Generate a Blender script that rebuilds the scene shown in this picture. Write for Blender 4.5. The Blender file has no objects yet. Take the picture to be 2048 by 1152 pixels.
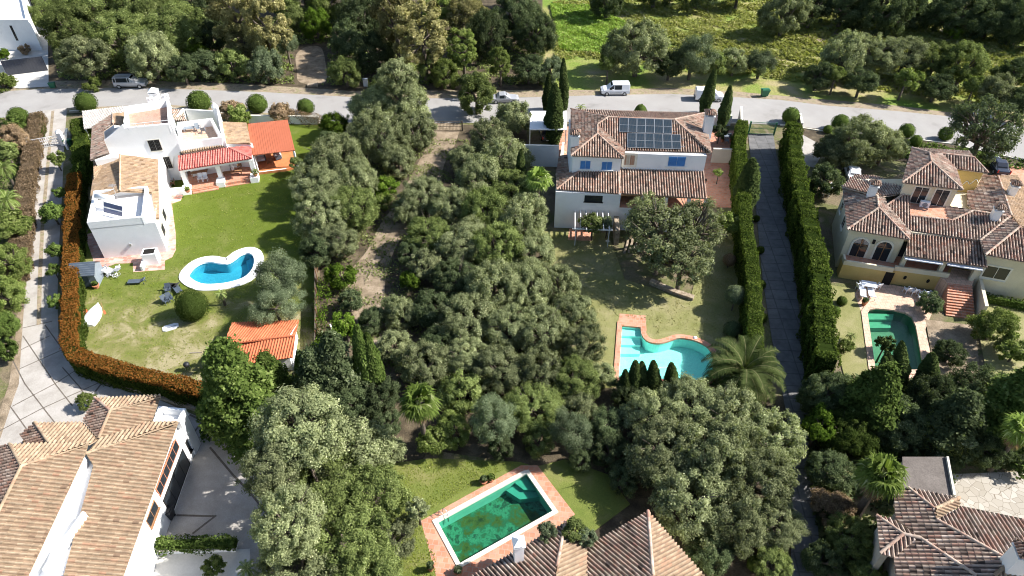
import bpy, math, random
import numpy as np
from mathutils import Vector, Matrix
R = math.radians
sc = bpy.context.scene
COL = sc.collection

# ---------------------------------------------------------------- camera, sky, sun
F = 1384.0; PITCH = R(41.3); H = 49.0          # focal length (px of a 2048 px wide frame), tilt, height of the drone
SP, CP = math.sin(PITCH), math.cos(PITCH)
cam_d = bpy.data.cameras.new('camera'); cam = bpy.data.objects.new('camera', cam_d); COL.objects.link(cam)
cam_d.sensor_width = 36.0; cam_d.lens = F / 2048 * 36.0; cam_d.clip_start = 0.5; cam_d.clip_end = 2000
cam.location = (0, 0, H); cam.rotation_euler = (math.pi / 2 - PITCH, 0, 0)
sc.camera = cam
SUN_EL, SUN_AZ = R(40), R(4)                   # azimuth measured from +X towards +Y
sun_d = bpy.data.lights.new('sun', 'SUN'); sun = bpy.data.objects.new('sun', sun_d); COL.objects.link(sun)
sun_d.energy = 4.8; sun_d.angle = R(0.5); sun_d.color = (1.0, 0.96, 0.91)
sv = Vector((math.cos(SUN_EL) * math.cos(SUN_AZ), math.cos(SUN_EL) * math.sin(SUN_AZ), math.sin(SUN_EL)))
sun.rotation_euler = sv.to_track_quat('Z', 'Y').to_euler(); sun.location = (60, 20, 80)
world = bpy.data.worlds.new('World'); sc.world = world; world.use_nodes = True
wn = world.node_tree.nodes; bg = wn['Background']
sky = wn.new('ShaderNodeTexSky'); sky.sky_type = 'NISHITA'; sky.sun_disc = False
sky.sun_elevation = SUN_EL; sky.sun_rotation = R(90) - SUN_AZ
world.node_tree.links.new(sky.outputs[0], bg.inputs[0]); bg.inputs[1].default_value = 0.085
sc.view_settings.view_transform = 'Standard'; sc.view_settings.look = 'None'
sc.view_settings.exposure = 1.15; sc.view_settings.gamma = 1.0
sc.cycles.max_bounces = 6; sc.cycles.diffuse_bounces = 3; sc.cycles.transparent_max_bounces = 6
sc.cycles.filter_width = 1.05; sc.cycles.use_adaptive_sampling = True; sc.cycles.adaptive_threshold = 0.03

# ---------------------------------------------------------------- helpers
def P(x, y, z=0.0):
    "world point at height z seen at photo position x, y (2048 x 1152)"
    u = (x - 1024) / F; v = (y - 576) / F
    t = (H - z) / (SP + v * CP)
    return Vector((u * t, t * (CP - v * SP), z))
def ray(x, y):
    u = (x - 1024) / F; v = (y - 576) / F
    return Vector((u, CP - v * SP, -(SP + v * CP)))
def mpx(x, y, z=0.0):
    "metres per photo pixel there"
    return (H - z) / (SP + (y - 576) / F * CP) / F

class MB:
    "collects faces of one mesh; several materials allowed"
    def __init__(s): s.v = []; s.f = []; s.m = []; s.c = []; s.usecol = False; s.smooth = False
    def face(s, pts, m=0, col=None):
        n = len(s.v); s.v.extend([tuple(p) for p in pts]); s.f.append(tuple(range(n, n + len(pts)))); s.m.append(m)
        if col is not None: s.usecol = True
        s.c.append(col or (1, 1, 1))
    def prism(s, pts, z0, z1, m=0, bottom=True):
        pts = [(p[0], p[1]) for p in pts]
        a = sum(pts[i][0] * pts[(i + 1) % len(pts)][1] - pts[(i + 1) % len(pts)][0] * pts[i][1] for i in range(len(pts)))
        if a < 0: pts = pts[::-1]
        n = len(pts); b = len(s.v)
        s.v.extend([(p[0], p[1], z0) for p in pts]); s.v.extend([(p[0], p[1], z1) for p in pts])
        for i in range(n):
            j = (i + 1) % n; s.f.append((b + i, b + j, b + n + j, b + n + i)); s.m.append(m); s.c.append((1, 1, 1))
        s.f.append(tuple(range(b + n, b + 2 * n))); s.m.append(m); s.c.append((1, 1, 1))
        if bottom: s.f.append(tuple(range(b + n - 1, b - 1, -1))); s.m.append(m); s.c.append((1, 1, 1))
    def box(s, c, size, rz=0.0, m=0, rx=0.0, ry=0.0):
        M = Matrix.Translation(c) @ Matrix.Rotation(rz, 4, 'Z') @ Matrix.Rotation(rx, 4, 'X') @ Matrix.Rotation(ry, 4, 'Y')
        x, y, z = size[0] / 2, size[1] / 2, size[2] / 2; b = len(s.v)
        for p in ((-x,-y,-z),(x,-y,-z),(x,y,-z),(-x,y,-z),(-x,-y,z),(x,-y,z),(x,y,z),(-x,y,z)): s.v.append(tuple(M @ Vector(p)))
        for q in ((0,3,2,1),(4,5,6,7),(0,1,5,4),(1,2,6,5),(2,3,7,6),(3,0,4,7)):
            s.f.append(tuple(b + i for i in q)); s.m.append(m); s.c.append((1, 1, 1))
    def bar(s, a, b_, w, h, m=0, up=(0, 0, 1)):
        a = Vector(a); b_ = Vector(b_); d = (b_ - a); L = d.length; d.normalize(); up = Vector(up)
        if abs(d.dot(up)) > 0.99: up = Vector((0, 1, 0))
        x = d.cross(up).normalized(); y = x.cross(d).normalized(); n = len(s.v)
        for q in (a, b_):
            for i, j in ((-1,-1),(1,-1),(1,1),(-1,1)): s.v.append(tuple(q + x * (w / 2 * i) + y * (h / 2 * j)))
        for q in ((0,1,2,3),(7,6,5,4),(0,4,5,1),(1,5,6,2),(2,6,7,3),(3,7,4,0)):
            s.f.append(tuple(n + i for i in q)); s.m.append(m); s.c.append((1, 1, 1))
    def tube(s, pts, rad, seg=8, m=0, cap=True):
        pts = [Vector(p) for p in pts]
        if not hasattr(rad, '__len__'): rad = [rad] * len(pts)
        b = len(s.v); n = len(pts)
        for i, p in enumerate(pts):
            d = (pts[min(i + 1, n - 1)] - pts[max(i - 1, 0)]).normalized()
            up = Vector((0, 0, 1)) if abs(d.z) < 0.9 else Vector((0, 1, 0))
            x = d.cross(up).normalized(); y = x.cross(d)
            for k in range(seg):
                a = 2 * math.pi * k / seg; s.v.append(tuple(p + (x * math.cos(a) + y * math.sin(a)) * rad[i]))
        for i in range(n - 1):
            for k in range(seg):
                k2 = (k + 1) % seg
                s.f.append((b + i*seg + k, b + i*seg + k2, b + (i+1)*seg + k2, b + (i+1)*seg + k)); s.m.append(m); s.c.append((1, 1, 1))
        if cap:
            s.f.append(tuple(b + k for k in range(seg))[::-1]); s.m.append(m); s.c.append((1, 1, 1))
            s.f.append(tuple(b + (n-1)*seg + k for k in range(seg))); s.m.append(m); s.c.append((1, 1, 1))
    def lathe(s, c, prof, seg=16, m=0, sy=1.0):
        "prof: list of (radius, z)"
        b = len(s.v); c = Vector(c)
        for r, z in prof:
            for k in range(seg):
                a = 2 * math.pi * k / seg; s.v.append((c.x + r * math.cos(a), c.y + r * sy * math.sin(a), c.z + z))
        for i in range(len(prof) - 1):
            for k in range(seg):
                k2 = (k + 1) % seg
                s.f.append((b + i*seg + k, b + i*seg + k2, b + (i+1)*seg + k2, b + (i+1)*seg + k)); s.m.append(m); s.c.append((1, 1, 1))
        for i, rev in ((0, True), (len(prof) - 1, False)):
            if prof[i][0] > 1e-4:
                q = tuple(b + i*seg + k for k in range(seg)); s.f.append(q[::-1] if rev else q); s.m.append(m); s.c.append((1, 1, 1))
    def build(s, name, mats, parent=None, smooth=False):
        if not isinstance(mats, (list, tuple)): mats = [mats]
        off = Vector((0, 0, 0))
        q = parent
        while q is not None: off += q.location; q = q.parent
        me = bpy.data.meshes.new(name)
        me.from_pydata([(v[0]-off.x, v[1]-off.y, v[2]-off.z) for v in s.v], [], s.f)
        for mt in mats: me.materials.append(mt)
        me.polygons.foreach_set('material_index', s.m)
        if s.usecol:
            at = me.color_attributes.new('tint', 'FLOAT_COLOR', 'CORNER')
            data = []
            for f, c in zip(s.f, s.c):
                data.extend(list((c[0], c[1], c[2], 1.0)) * len(f))
            at.data.foreach_set('color', data)
        if smooth: me.shade_smooth()
        me.update()
        o = bpy.data.objects.new(name, me); COL.objects.link(o)
        if parent is not None: o.parent = parent
        return o
def tag(o, label=None, cat=None, group=None, kind=None):
    if label: o['label'] = label
    if cat: o['category'] = cat
    if group: o['group'] = group
    if kind: o['kind'] = kind
    return o
def thing(name, label, cat, loc=(0, 0, 0), group=None, rz=0.0):
    o = bpy.data.objects.new(name, None); COL.objects.link(o); o.empty_display_size = 0.3
    o.location = loc; o.rotation_euler = (0, 0, rz); return tag(o, label, cat, group)
KIDS = {}
def copy_tree(o, parent=None):
    c = o.copy(); COL.objects.link(c); c.parent = parent
    for ch in KIDS[o.name] if o.name in KIDS else list(o.children):
        copy_tree(ch, c)
    return c
def sheet(name, pts, z, m, kind='structure', sub=0):
    "flat surface from photo points lying on the ground, z above it"
    mb = MB(); q = [P(x, y, 0) for x, y in pts]; mb.face([(p.x, p.y, z) for p in q])
    o = mb.build(name, m)
    import bmesh
    bm = bmesh.new(); bm.from_mesh(o.data)
    for f in bm.faces:
        f.normal_update()
        if f.normal.z < 0: f.normal_flip()
    bmesh.ops.triangulate(bm, faces=bm.faces); bm.to_mesh(o.data); bm.free()
    if kind: o['kind'] = kind
    return o
def smooth_path(pts, n=6, closed=True):
    "Catmull-Rom through the points"
    out = []; N = len(pts)
    for i in range(N if closed else N - 1):
        p0 = pts[(i - 1) % N] if closed or i > 0 else pts[i]; p1 = pts[i]; p2 = pts[(i + 1) % N]
        p3 = pts[(i + 2) % N] if closed or i + 2 < N else p2
        for k in range(n):
            t = k / n
            out.append(tuple(0.5 * (2*p1[j] + (p2[j]-p0[j])*t + (2*p0[j]-5*p1[j]+4*p2[j]-p3[j])*t*t + (3*p1[j]-p0[j]-3*p2[j]+p3[j])*t**3) for j in (0, 1)))
    if not closed: out.append(tuple(pts[-1]))
    return out
def offset_poly(pts, d):
    "grow (d>0) a closed world-space xy polygon"
    a = sum(pts[i][0]*pts[(i+1) % len(pts)][1] - pts[(i+1) % len(pts)][0]*pts[i][1] for i in range(len(pts)))
    sg = 1 if a > 0 else -1; out = []; n = len(pts)
    for i in range(n):
        a0 = Vector(pts[i-1][:2]); b0 = Vector(pts[i][:2]); c0 = Vector(pts[(i+1) % n][:2])
        e1 = (b0 - a0).normalized(); e2 = (c0 - b0).normalized()
        n1 = Vector((e1.y, -e1.x)) * sg; n2 = Vector((e2.y, -e2.x)) * sg; m_ = (n1 + n2)
        if m_.length < 1e-6: m_ = n1
        m_.normalize(); k = max(0.35, m_.dot(n1)); q = b0 + m_ * (d / k); out.append((q.x, q.y))
    return out

# ---------------------------------------------------------------- materials
def new_mat(name):
    m = bpy.data.materials.new(name); m.use_nodes = True; nt = m.node_tree; return m, nt, nt.nodes['Principled BSDF']
def noise_mat(name, cols, scale=1.0, rough=0.85, detail=6, bump=0.0, bscale=None, fine=None, spec=0.25, metallic=0.0, dist=0.0, spread=(0.3, 0.7), rgh=0.6):
    "colour ramp over fractal noise in object space; fine=(scale, amount) adds grain"
    m, nt, b = new_mat(name); N = nt.nodes; L = nt.links
    tc = N.new('ShaderNodeNewGeometry')
    nz = N.new('ShaderNodeTexNoise'); nz.inputs['Scale'].default_value = scale; nz.inputs['Detail'].default_value = detail
    nz.inputs['Roughness'].default_value = rgh; nz.inputs['Distortion'].default_value = dist
    L.new(tc.outputs['Position'], nz.inputs['Vector'])
    cr = N.new('ShaderNodeValToRGB'); L.new(nz.outputs['Fac'], cr.inputs['Fac'])
    e = cr.color_ramp.elements; n = len(cols)
    e[0].position = spread[0]; e[0].color = (*cols[0], 1); e[1].position = spread[1]; e[1].color = (*cols[-1], 1)
    for i in range(1, n - 1):
        q = e.new(spread[0] + (spread[1] - spread[0]) * i / (n - 1)); q.color = (*cols[i], 1)
    out = cr.outputs['Color']
    if fine:
        n2 = N.new('ShaderNodeTexNoise'); n2.inputs['Scale'].default_value = fine[0]; n2.inputs['Detail'].default_value = 4
        n2.inputs['Roughness'].default_value = 0.75
        L.new(tc.outputs['Position'], n2.inputs['Vector'])
        mr = N.new('ShaderNodeMapRange'); mr.inputs['From Min'].default_value = 0.3; mr.inputs['From Max'].default_value = 0.7
        mr.inputs['To Min'].default_value = 1 - fine[1]; mr.inputs['To Max'].default_value = 1 + fine[1]
        L.new(n2.outputs['Fac'], mr.inputs['Value'])
        mx = N.new('ShaderNodeVectorMath'); mx.operation = 'SCALE'; L.new(out, mx.inputs[0]); L.new(mr.outputs[0], mx.inputs['Scale']); out = mx.outputs[0]
    L.new(out, b.inputs['Base Color']); b.inputs['Roughness'].default_value = rough
    b.inputs['Specular IOR Level'].default_value = spec; b.inputs['Metallic'].default_value = metallic
    if bump:
        n3 = N.new('ShaderNodeTexNoise'); n3.inputs['Scale'].default_value = bscale or scale * 4; n3.inputs['Detail'].default_value = 5
        L.new(tc.outputs['Position'], n3.inputs['Vector'])
        bp = N.new('ShaderNodeBump'); bp.inputs['Strength'].default_value = 1.0; bp.inputs['Distance'].default_value = bump
        L.new(n3.outputs['Fac'], bp.inputs['Height']); L.new(bp.outputs[0], b.inputs['Normal'])
    return m
def plain(name, col, rough=0.6, spec=0.4, metallic=0.0, var=0.08):
    c2 = tuple(min(1, c * (1 + var)) for c in col); c1 = tuple(c * (1 - var) for c in col)
    return noise_mat(name, [c1, c2], 2.2, rough, 4, spec=spec, metallic=metallic)
def brick_mat(name, c1, c2, mortar, w, h, rz=0.0, msize=0.02, rough=0.8, offset=0.5, grime=0.25, bump=0.0):
    "paving: Brick texture over world xy, turned by rz"
    m, nt, b = new_mat(name); N = nt.nodes; L = nt.links
    g = N.new('ShaderNodeNewGeometry'); mp = N.new('ShaderNodeMapping'); mp.inputs['Rotation'].default_value = (0, 0, rz)
    L.new(g.outputs['Position'], mp.inputs['Vector'])
    bt = N.new('ShaderNodeTexBrick'); bt.inputs['Scale'].default_value = 1.0; bt.inputs['Brick Width'].default_value = w
    bt.inputs['Row Height'].default_value = h; bt.inputs['Mortar Size'].default_value = msize; bt.offset = offset
    bt.inputs['Color1'].default_value = (*c1, 1); bt.inputs['Color2'].default_value = (*c2, 1); bt.inputs['Mortar'].default_value = (*mortar, 1)
    L.new(mp.outputs[0], bt.inputs['Vector'])
    nz = N.new('ShaderNodeTexNoise'); nz.inputs['Scale'].default_value = 0.9; nz.inputs['Detail'].default_value = 7; nz.inputs['Roughness'].default_value = 0.7
    L.new(g.outputs['Position'], nz.inputs['Vector'])
    mr = N.new('ShaderNodeMapRange'); mr.inputs['From Min'].default_value = 0.25; mr.inputs['From Max'].default_value = 0.75
    mr.inputs['To Min'].default_value = 1 - grime; mr.inputs['To Max'].default_value = 1 + grime; L.new(nz.outputs['Fac'], mr.inputs['Value'])
    mx = N.new('ShaderNodeVectorMath'); mx.operation = 'SCALE'; L.new(bt.outputs['Color'], mx.inputs[0]); L.new(mr.outputs[0], mx.inputs['Scale'])
    L.new(mx.outputs[0], b.inputs['Base Color']); b.inputs['Roughness'].default_value = rough; b.inputs['Specular IOR Level'].default_value = 0.25
    return m
def tile_mat(name, cols, rough=0.85):
    "roof tiles: every tile has its own tint attribute that picks a colour; lichen noise on top"
    m, nt, b = new_mat(name); N = nt.nodes; L = nt.links
    at = N.new('ShaderNodeAttribute'); at.attribute_name = 'tint'
    sx = N.new('ShaderNodeSeparateColor'); L.new(at.outputs['Color'], sx.inputs[0])
    cr = N.new('ShaderNodeValToRGB'); e = cr.color_ramp.elements; n = len(cols)
    e[0].color = (*cols[0], 1); e[1].color = (*cols[-1], 1)
    for i in range(1, n - 1): e.new(i / (n - 1)).color = (*cols[i], 1)
    L.new(sx.outputs[0], cr.inputs['Fac'])
    g = N.new('ShaderNodeNewGeometry'); nz = N.new('ShaderNodeTexNoise'); nz.inputs['Scale'].default_value = 1.3; nz.inputs['Detail'].default_value = 8
    nz.inputs['Roughness'].default_value = 0.75; L.new(g.outputs['Position'], nz.inputs['Vector'])
    mr = N.new('ShaderNodeMapRange'); mr.inputs['From Min'].default_value = 0.3; mr.inputs['From Max'].default_value = 0.7
    mr.inputs['To Min'].default_value = 0.65; mr.inputs['To Max'].default_value = 1.3; L.new(nz.outputs['Fac'], mr.inputs['Value'])
    mx = N.new('ShaderNodeVectorMath'); mx.operation = 'SCALE'; L.new(cr.outputs[0], mx.inputs[0]); L.new(mr.outputs[0], mx.inputs['Scale'])
    L.new(mx.outputs[0], b.inputs['Base Color']); b.inputs['Roughness'].default_value = rough; b.inputs['Specular IOR Level'].default_value = 0.2
    return m
def leaf_mat(name, c1, c2, c3=None, rand=0.32, trans=0.38):
    "leaf colour from the per-leaf tint, plus a tone per tree"
    m, nt, b = new_mat(name); N = nt.nodes; L = nt.links
    at = N.new('ShaderNodeAttribute'); at.attribute_name = 'tint'
    sx = N.new('ShaderNodeSeparateColor'); L.new(at.outputs['Color'], sx.inputs[0])
    cr = N.new('ShaderNodeValToRGB'); e = cr.color_ramp.elements; e[0].color = (*c1, 1); e[1].color = (*c2, 1); e[1].position = 0.8
    if c3: q = e.new(0.97); q.color = (*c3, 1)
    L.new(sx.outputs[0], cr.inputs['Fac'])
    oi = N.new('ShaderNodeObjectInfo'); mr = N.new('ShaderNodeMapRange'); mr.inputs['To Min'].default_value = 1 - rand; mr.inputs['To Max'].default_value = 1 + rand
    L.new(oi.outputs['Random'], mr.inputs['Value'])
    mx = N.new('ShaderNodeVectorMath'); mx.operation = 'SCALE'; L.new(cr.outputs[0], mx.inputs[0]); L.new(mr.outputs[0], mx.inputs['Scale'])
    N.remove(b); df = N.new('ShaderNodeBsdfDiffuse'); tr = N.new('ShaderNodeBsdfTranslucent')
    L.new(mx.outputs[0], df.inputs['Color'])
    m1 = N.new('ShaderNodeMixShader'); m1.inputs[0].default_value = trans; L.new(df.outputs[0], m1.inputs[1]); L.new(tr.outputs[0], m1.inputs[2])
    tm = N.new('ShaderNodeVectorMath'); tm.operation = 'MULTIPLY'; tm.inputs[1].default_value = (1.15, 1.25, 0.6); L.new(mx.outputs[0], tm.inputs[0]); L.new(tm.outputs[0], tr.inputs['Color'])
    L.new(m1.outputs[0], nt.nodes['Material Output'].inputs['Surface'])
    return m
M = {}
M['ground'] = noise_mat('bare_earth', [(.075,.06,.035),(.17,.135,.085),(.10,.11,.035),(.26,.2,.14)], .28, detail=9, bump=.08, bscale=3, fine=(9, .45), dist=.6)
M['litter'] = noise_mat('leaf_litter', [(.035,.027,.017),(.08,.062,.038),(.14,.11,.07)], .7, detail=9, bump=.05, bscale=5, fine=(10, .5))
M['dirt'] = noise_mat('sandy_path', [(.11,.085,.055),(.24,.185,.125),(.33,.265,.19)], .8, detail=9, bump=.04, bscale=6, fine=(11, .35))
M['lawn'] = noise_mat('lawn_grass', [(.28,.25,.12),(.115,.17,.03),(.085,.15,.018),(.13,.19,.035),(.30,.27,.13)], .22, detail=9, bump=.05, bscale=14, fine=(14, .3), dist=.8, spread=(.28,.74))
M['lawn_green'] = noise_mat('fresh_lawn_grass', [(.10,.135,.022),(.14,.165,.035),(.20,.19,.07)], .35, detail=9, bump=.04, bscale=14, fine=(14, .25), dist=.4)
M['lawn_dry'] = noise_mat('dry_lawn_grass', [(.15,.16,.045),(.21,.205,.08),(.28,.25,.13)], .35, detail=9, bump=.04, bscale=14, fine=(12, .35), dist=.7)
M['meadow'] = noise_mat('meadow_grass', [(.10,.19,.02),(.17,.22,.04),(.26,.24,.09),(.33,.27,.16)], .12, detail=9, bump=.15, bscale=2.5, fine=(5, .45), dist=.5)
M['asphalt'] = noise_mat('worn_asphalt', [(.22,.21,.195),(.285,.272,.258),(.30,.29,.275),(.325,.312,.295)], .22, detail=8, fine=(16, .12), rough=.9, dist=.3)
M['verge'] = noise_mat('gravel_verge', [(.14,.11,.07),(.30,.24,.17),(.15,.16,.06)], 1.1, detail=9, fine=(9, .5), bump=.03, bscale=8)
M['concrete'] = noise_mat('concrete_paving', [(.28,.255,.225),(.36,.335,.30),(.42,.39,.36)], .5, detail=8, fine=(13, .14), rough=.9)
M['concrete_line'] = noise_mat('stone_strip', [(.10,.085,.07),(.16,.135,.11)], 2, fine=(12, .3))
M['white_paving'] = noise_mat('pale_paving', [(.50,.48,.44),(.60,.58,.54)], .8, fine=(10, .08))
M['white'] = noise_mat('white_plaster', [(.80,.80,.79),(.84,.84,.83)], 1.5, detail=5, rough=.8, fine=(12,.03), bump=.004, bscale=20)
M['whitesh'] = noise_mat('weathered_white_plaster', [(.70,.70,.70),(.77,.77,.76),(.79,.79,.78)], .7, detail=8, rough=.85, fine=(12,.04))
M['cream'] = noise_mat('cream_plaster', [(.58,.51,.36),(.64,.57,.41),(.68,.61,.46)], .6, detail=8, rough=.85, fine=(10,.06))
M['ochre'] = noise_mat('ochre_plaster', [(.52,.36,.12),(.60,.43,.16)], .6, detail=8, rough=.85, fine=(10,.06))
M['trim'] = plain('pale_trim', (.68,.64,.54))
M['beige'] = noise_mat('beige_plaster', [(.48,.43,.36),(.56,.51,.43)], .7, detail=8, fine=(10,.06))
M['terra'] = brick_mat('terracotta_paving', (.46,.19,.11), (.54,.27,.18), (.40,.28,.21), .42, .42, rz=.15, msize=.025)
M['pinkpave'] = brick_mat('pink_stone_paving', (.46,.20,.15), (.60,.40,.32), (.42,.33,.28), .55, .4, rz=.1, msize=.03, grime=.35)
M['sandpave'] = brick_mat('sandstone_paving', (.55,.37,.27), (.60,.42,.31), (.40,.30,.22), .5, .5, rz=.1, msize=.03)
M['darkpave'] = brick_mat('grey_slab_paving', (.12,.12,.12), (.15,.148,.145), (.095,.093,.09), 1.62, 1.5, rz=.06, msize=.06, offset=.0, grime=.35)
M['redtile'] = brick_mat('orange_floor_tile', (.50,.17,.06), (.56,.21,.08), (.40,.18,.09), .33, .33, rz=.2, msize=.015, grime=.12)
M['brick'] = brick_mat('brick_wall', (.30,.16,.10), (.40,.25,.17), (.42,.37,.30), .3, .1, msize=.015)
M['stone'] = noise_mat('rough_stone', [(.16,.12,.08),(.30,.24,.17),(.42,.36,.28)], 3, detail=8, bump=.05, bscale=6, fine=(14,.3))
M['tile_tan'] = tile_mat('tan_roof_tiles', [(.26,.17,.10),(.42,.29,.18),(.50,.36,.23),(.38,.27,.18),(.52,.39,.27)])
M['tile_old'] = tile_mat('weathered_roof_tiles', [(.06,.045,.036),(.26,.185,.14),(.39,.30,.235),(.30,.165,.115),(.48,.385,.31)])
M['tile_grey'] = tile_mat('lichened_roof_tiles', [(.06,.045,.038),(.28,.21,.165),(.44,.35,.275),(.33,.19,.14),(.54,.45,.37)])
M['tile_red'] = tile_mat('red_porch_tiles', [(.46,.12,.10),(.52,.17,.14),(.55,.21,.17)])
M['tile_peach'] = tile_mat('peach_roof_tiles', [(.20,.135,.09),(.31,.225,.145),(.37,.28,.19),(.28,.21,.14),(.34,.20,.13)])
M['tile_orange'] = tile_mat('orange_sheet_tiles', [(.46,.13,.06),(.52,.17,.08)])
M['orange'] = noise_mat('orange_canopy', [(.38,.115,.058),(.42,.13,.068)], .8, rough=.7, fine=(14,.04))
M['glass'] = plain('window_glass', (.02,.025,.03), .08, .6)
M['dark'] = plain('dark_interior', (.02,.018,.016), .8, .1)
M['frame'] = plain('white_frame', (.70,.70,.68), .5)
M['grille'] = plain('iron_grille', (.05,.05,.05), .5)
M['blue'] = plain('blue_shutter_paint', (.055,.20,.47), .5, var=.12)
M['wood'] = noise_mat('teak_wood', [(.22,.11,.05),(.34,.19,.10)], 3, fine=(20,.2))
M['bark'] = noise_mat('bark', [(.07,.055,.04),(.16,.13,.10)], 4, bump=.03, bscale=12, fine=(14,.3))
M['barkp'] = noise_mat('pale_bark', [(.20,.17,.13),(.36,.32,.26)], 3, bump=.02, bscale=10)
M['metal'] = plain('galvanised_metal', (.45,.46,.47), .35, .5, .6)
M['blackp'] = plain('black_plastic', (.02,.02,.022), .5)
M['whitep'] = plain('white_plastic', (.78,.78,.78), .4)
M['greyp'] = plain('grey_resin', (.19,.22,.25), .5, var=.12)
M['greyd'] = plain('dark_grey_resin', (.07,.09,.115), .5, var=.12)
M['greenbin'] = plain('green_bin_plastic', (.03,.14,.07), .5)
M['clay'] = plain('terracotta_clay', (.42,.17,.09), .8)
M['redp'] = plain('orange_plastic', (.65,.12,.05), .5)
M['rubber'] = plain('tyre_rubber', (.02,.02,.02), .8)
M['carwhite'] = plain('white_car_paint', (.75,.76,.78), .25, .6, var=.02)
M['carsilver'] = plain('silver_car_paint', (.42,.43,.45), .25, .6, .3, var=.03)
M['cardark'] = plain('dark_car_paint', (.03,.035,.05), .2, .6, var=.03)
M['lamp'] = plain('headlight_glass', (.6,.62,.65), .1, .7)
M['redlamp'] = plain('tail_light', (.4,.02,.02), .2, .6)
M['wfurn'] = plain('white_furniture', (.72,.75,.80), .5, var=.04)
M['pv'] = brick_mat('solar_cells', (.014,.028,.042), (.018,.034,.05), (.05,.055,.06), .17, .17, rz=0, msize=.02, rough=.15, offset=0, grime=.1)
# ---------------------------------------------------------------- roofs of barrel tiles
rnd = random.Random(4)
def clip(poly, axis, val, keep_greater):
    out = []; n = len(poly)
    for i in range(n):
        a = poly[i]; b = poly[(i + 1) % n]
        ia = (a[axis] >= val) if keep_greater else (a[axis] <= val)
        ib = (b[axis] >= val) if keep_greater else (b[axis] <= val)
        if ia: out.append(a)
        if ia != ib:
            t = (val - a[axis]) / (b[axis] - a[axis]); out.append((a[0] + (b[0]-a[0])*t, a[1] + (b[1]-a[1])*t))
    return out
class Plane:
    def __init__(s, anchor, az, pitch):
        "anchor world point on the plane, az = direction the water runs (deg, from +X), pitch deg"
        s.p = Vector(anchor); a = R(az); s.d = Vector((math.cos(a), math.sin(a), 0)); s.tan = math.tan(R(pitch))
        s.down = Vector((s.d.x, s.d.y, -s.tan)).normalized(); s.u = Vector((-s.d.y, s.d.x, 0)); s.n = s.u.cross(-s.down).normalized()
        if s.n.z < 0: s.n = -s.n
    def hit(s, x, y):
        r = ray(x, y); o = Vector((0, 0, H)); t = (s.p - o).dot(s.n) / r.dot(s.n); return o + r * t
    def z(s, x, y): return s.p.z - s.tan * ((Vector((x, y, 0)) - Vector((s.p.x, s.p.y, 0))).dot(s.d))
PROF = [(0.0, 0.0), (0.06, 0.06), (0.20, 0.115), (0.38, 0.115), (0.52, 0.06), (0.58, 0.0), (0.79, -0.02), (1.0, 0.0)]
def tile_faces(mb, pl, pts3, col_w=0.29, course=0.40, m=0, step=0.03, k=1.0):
    o = pl.p
    poly = [((q - o).dot(pl.u), (q - o).dot(pl.down)) for q in pts3]
    u0 = min(p[0] for p in poly); u1 = max(p[0] for p in poly)
    c0 = math.floor(u0 / col_w); c1 = math.ceil(u1 / col_w)
    def w(u, v, h): return o + pl.u * u + pl.down * v + pl.n * h
    for c in range(c0, c1):
        sp = clip(clip(poly, 0, c * col_w, True), 0, (c + 1) * col_w, False)
        if len(sp) < 3: continue
        va = min(p[1] for p in sp); vb = max(p[1] for p in sp)
        jit = rnd.uniform(-.03, .03); ctint = rnd.uniform(-.12, .12)
        for r in range(math.floor((va - jit) / course), math.ceil((vb - jit) / course)):
            y0 = r * course + jit; y1 = y0 + course
            cell = clip(clip(sp, 1, y0, True), 1, y1, False)
            if len(cell) < 3: continue
            t = min(1, max(0, rnd.betavariate(2.2, 1.7) + ctint)); col = (t, rnd.random(), 0)
            lift = rnd.uniform(-.006, .008)
            for j in range(len(PROF) - 1):
                ua = (c + PROF[j][0]) * col_w; ub = (c + PROF[j+1][0]) * col_w
                q = clip(clip(cell, 0, ua, True), 0, ub, False)
                if len(q) < 3: continue
                ha, hb = PROF[j][1] * k, PROF[j+1][1] * k
                f = []
                for p in q:
                    s_ = (p[0] - ua) / (ub - ua); f.append(w(p[0], p[1], ha + (hb - ha) * s_ + lift + step * (p[1] - y0) / course))
                if (f[1] - f[0]).cross(f[2] - f[1]).dot(pl.n) < 0: f = f[::-1]
                mb.face(f, m, col if j < 5 else (col[0] * .12, .5, 0))  # channels tinted darker: moss, plus shade between the caps painted in
                lo = [p for p in q if abs(p[1] - y1) < 1e-6]          # the tile's lower lip
                if len(lo) == 2 and j < 5:
                    lo.sort()
                    A = w(lo[0][0], lo[0][1], ha + lift + step); B = w(lo[1][0], lo[1][1], hb + lift + step)
                    mb.face([A, w(lo[0][0], lo[0][1], ha + lift - .01), w(lo[1][0], lo[1][1], hb + lift - .01), B], m, col)
def underside(mb, pl, pts3, th=0.10, m=0):
    t = [q - pl.n * 0.015 for q in pts3]; b = [q - pl.n * th for q in pts3]
    n = len(t)
    if (t[1]-t[0]).cross(t[2]-t[1]).dot(pl.n) < 0: t = t[::-1]; b = b[::-1]
    mb.face(t, m, (.3, .5, 0)); mb.face(b[::-1], m, (.3, .5, 0))
    for i in range(n): mb.face([b[i], b[(i+1) % n], t[(i+1) % n], t[i]], m, (.5, .5, 0))
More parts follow.
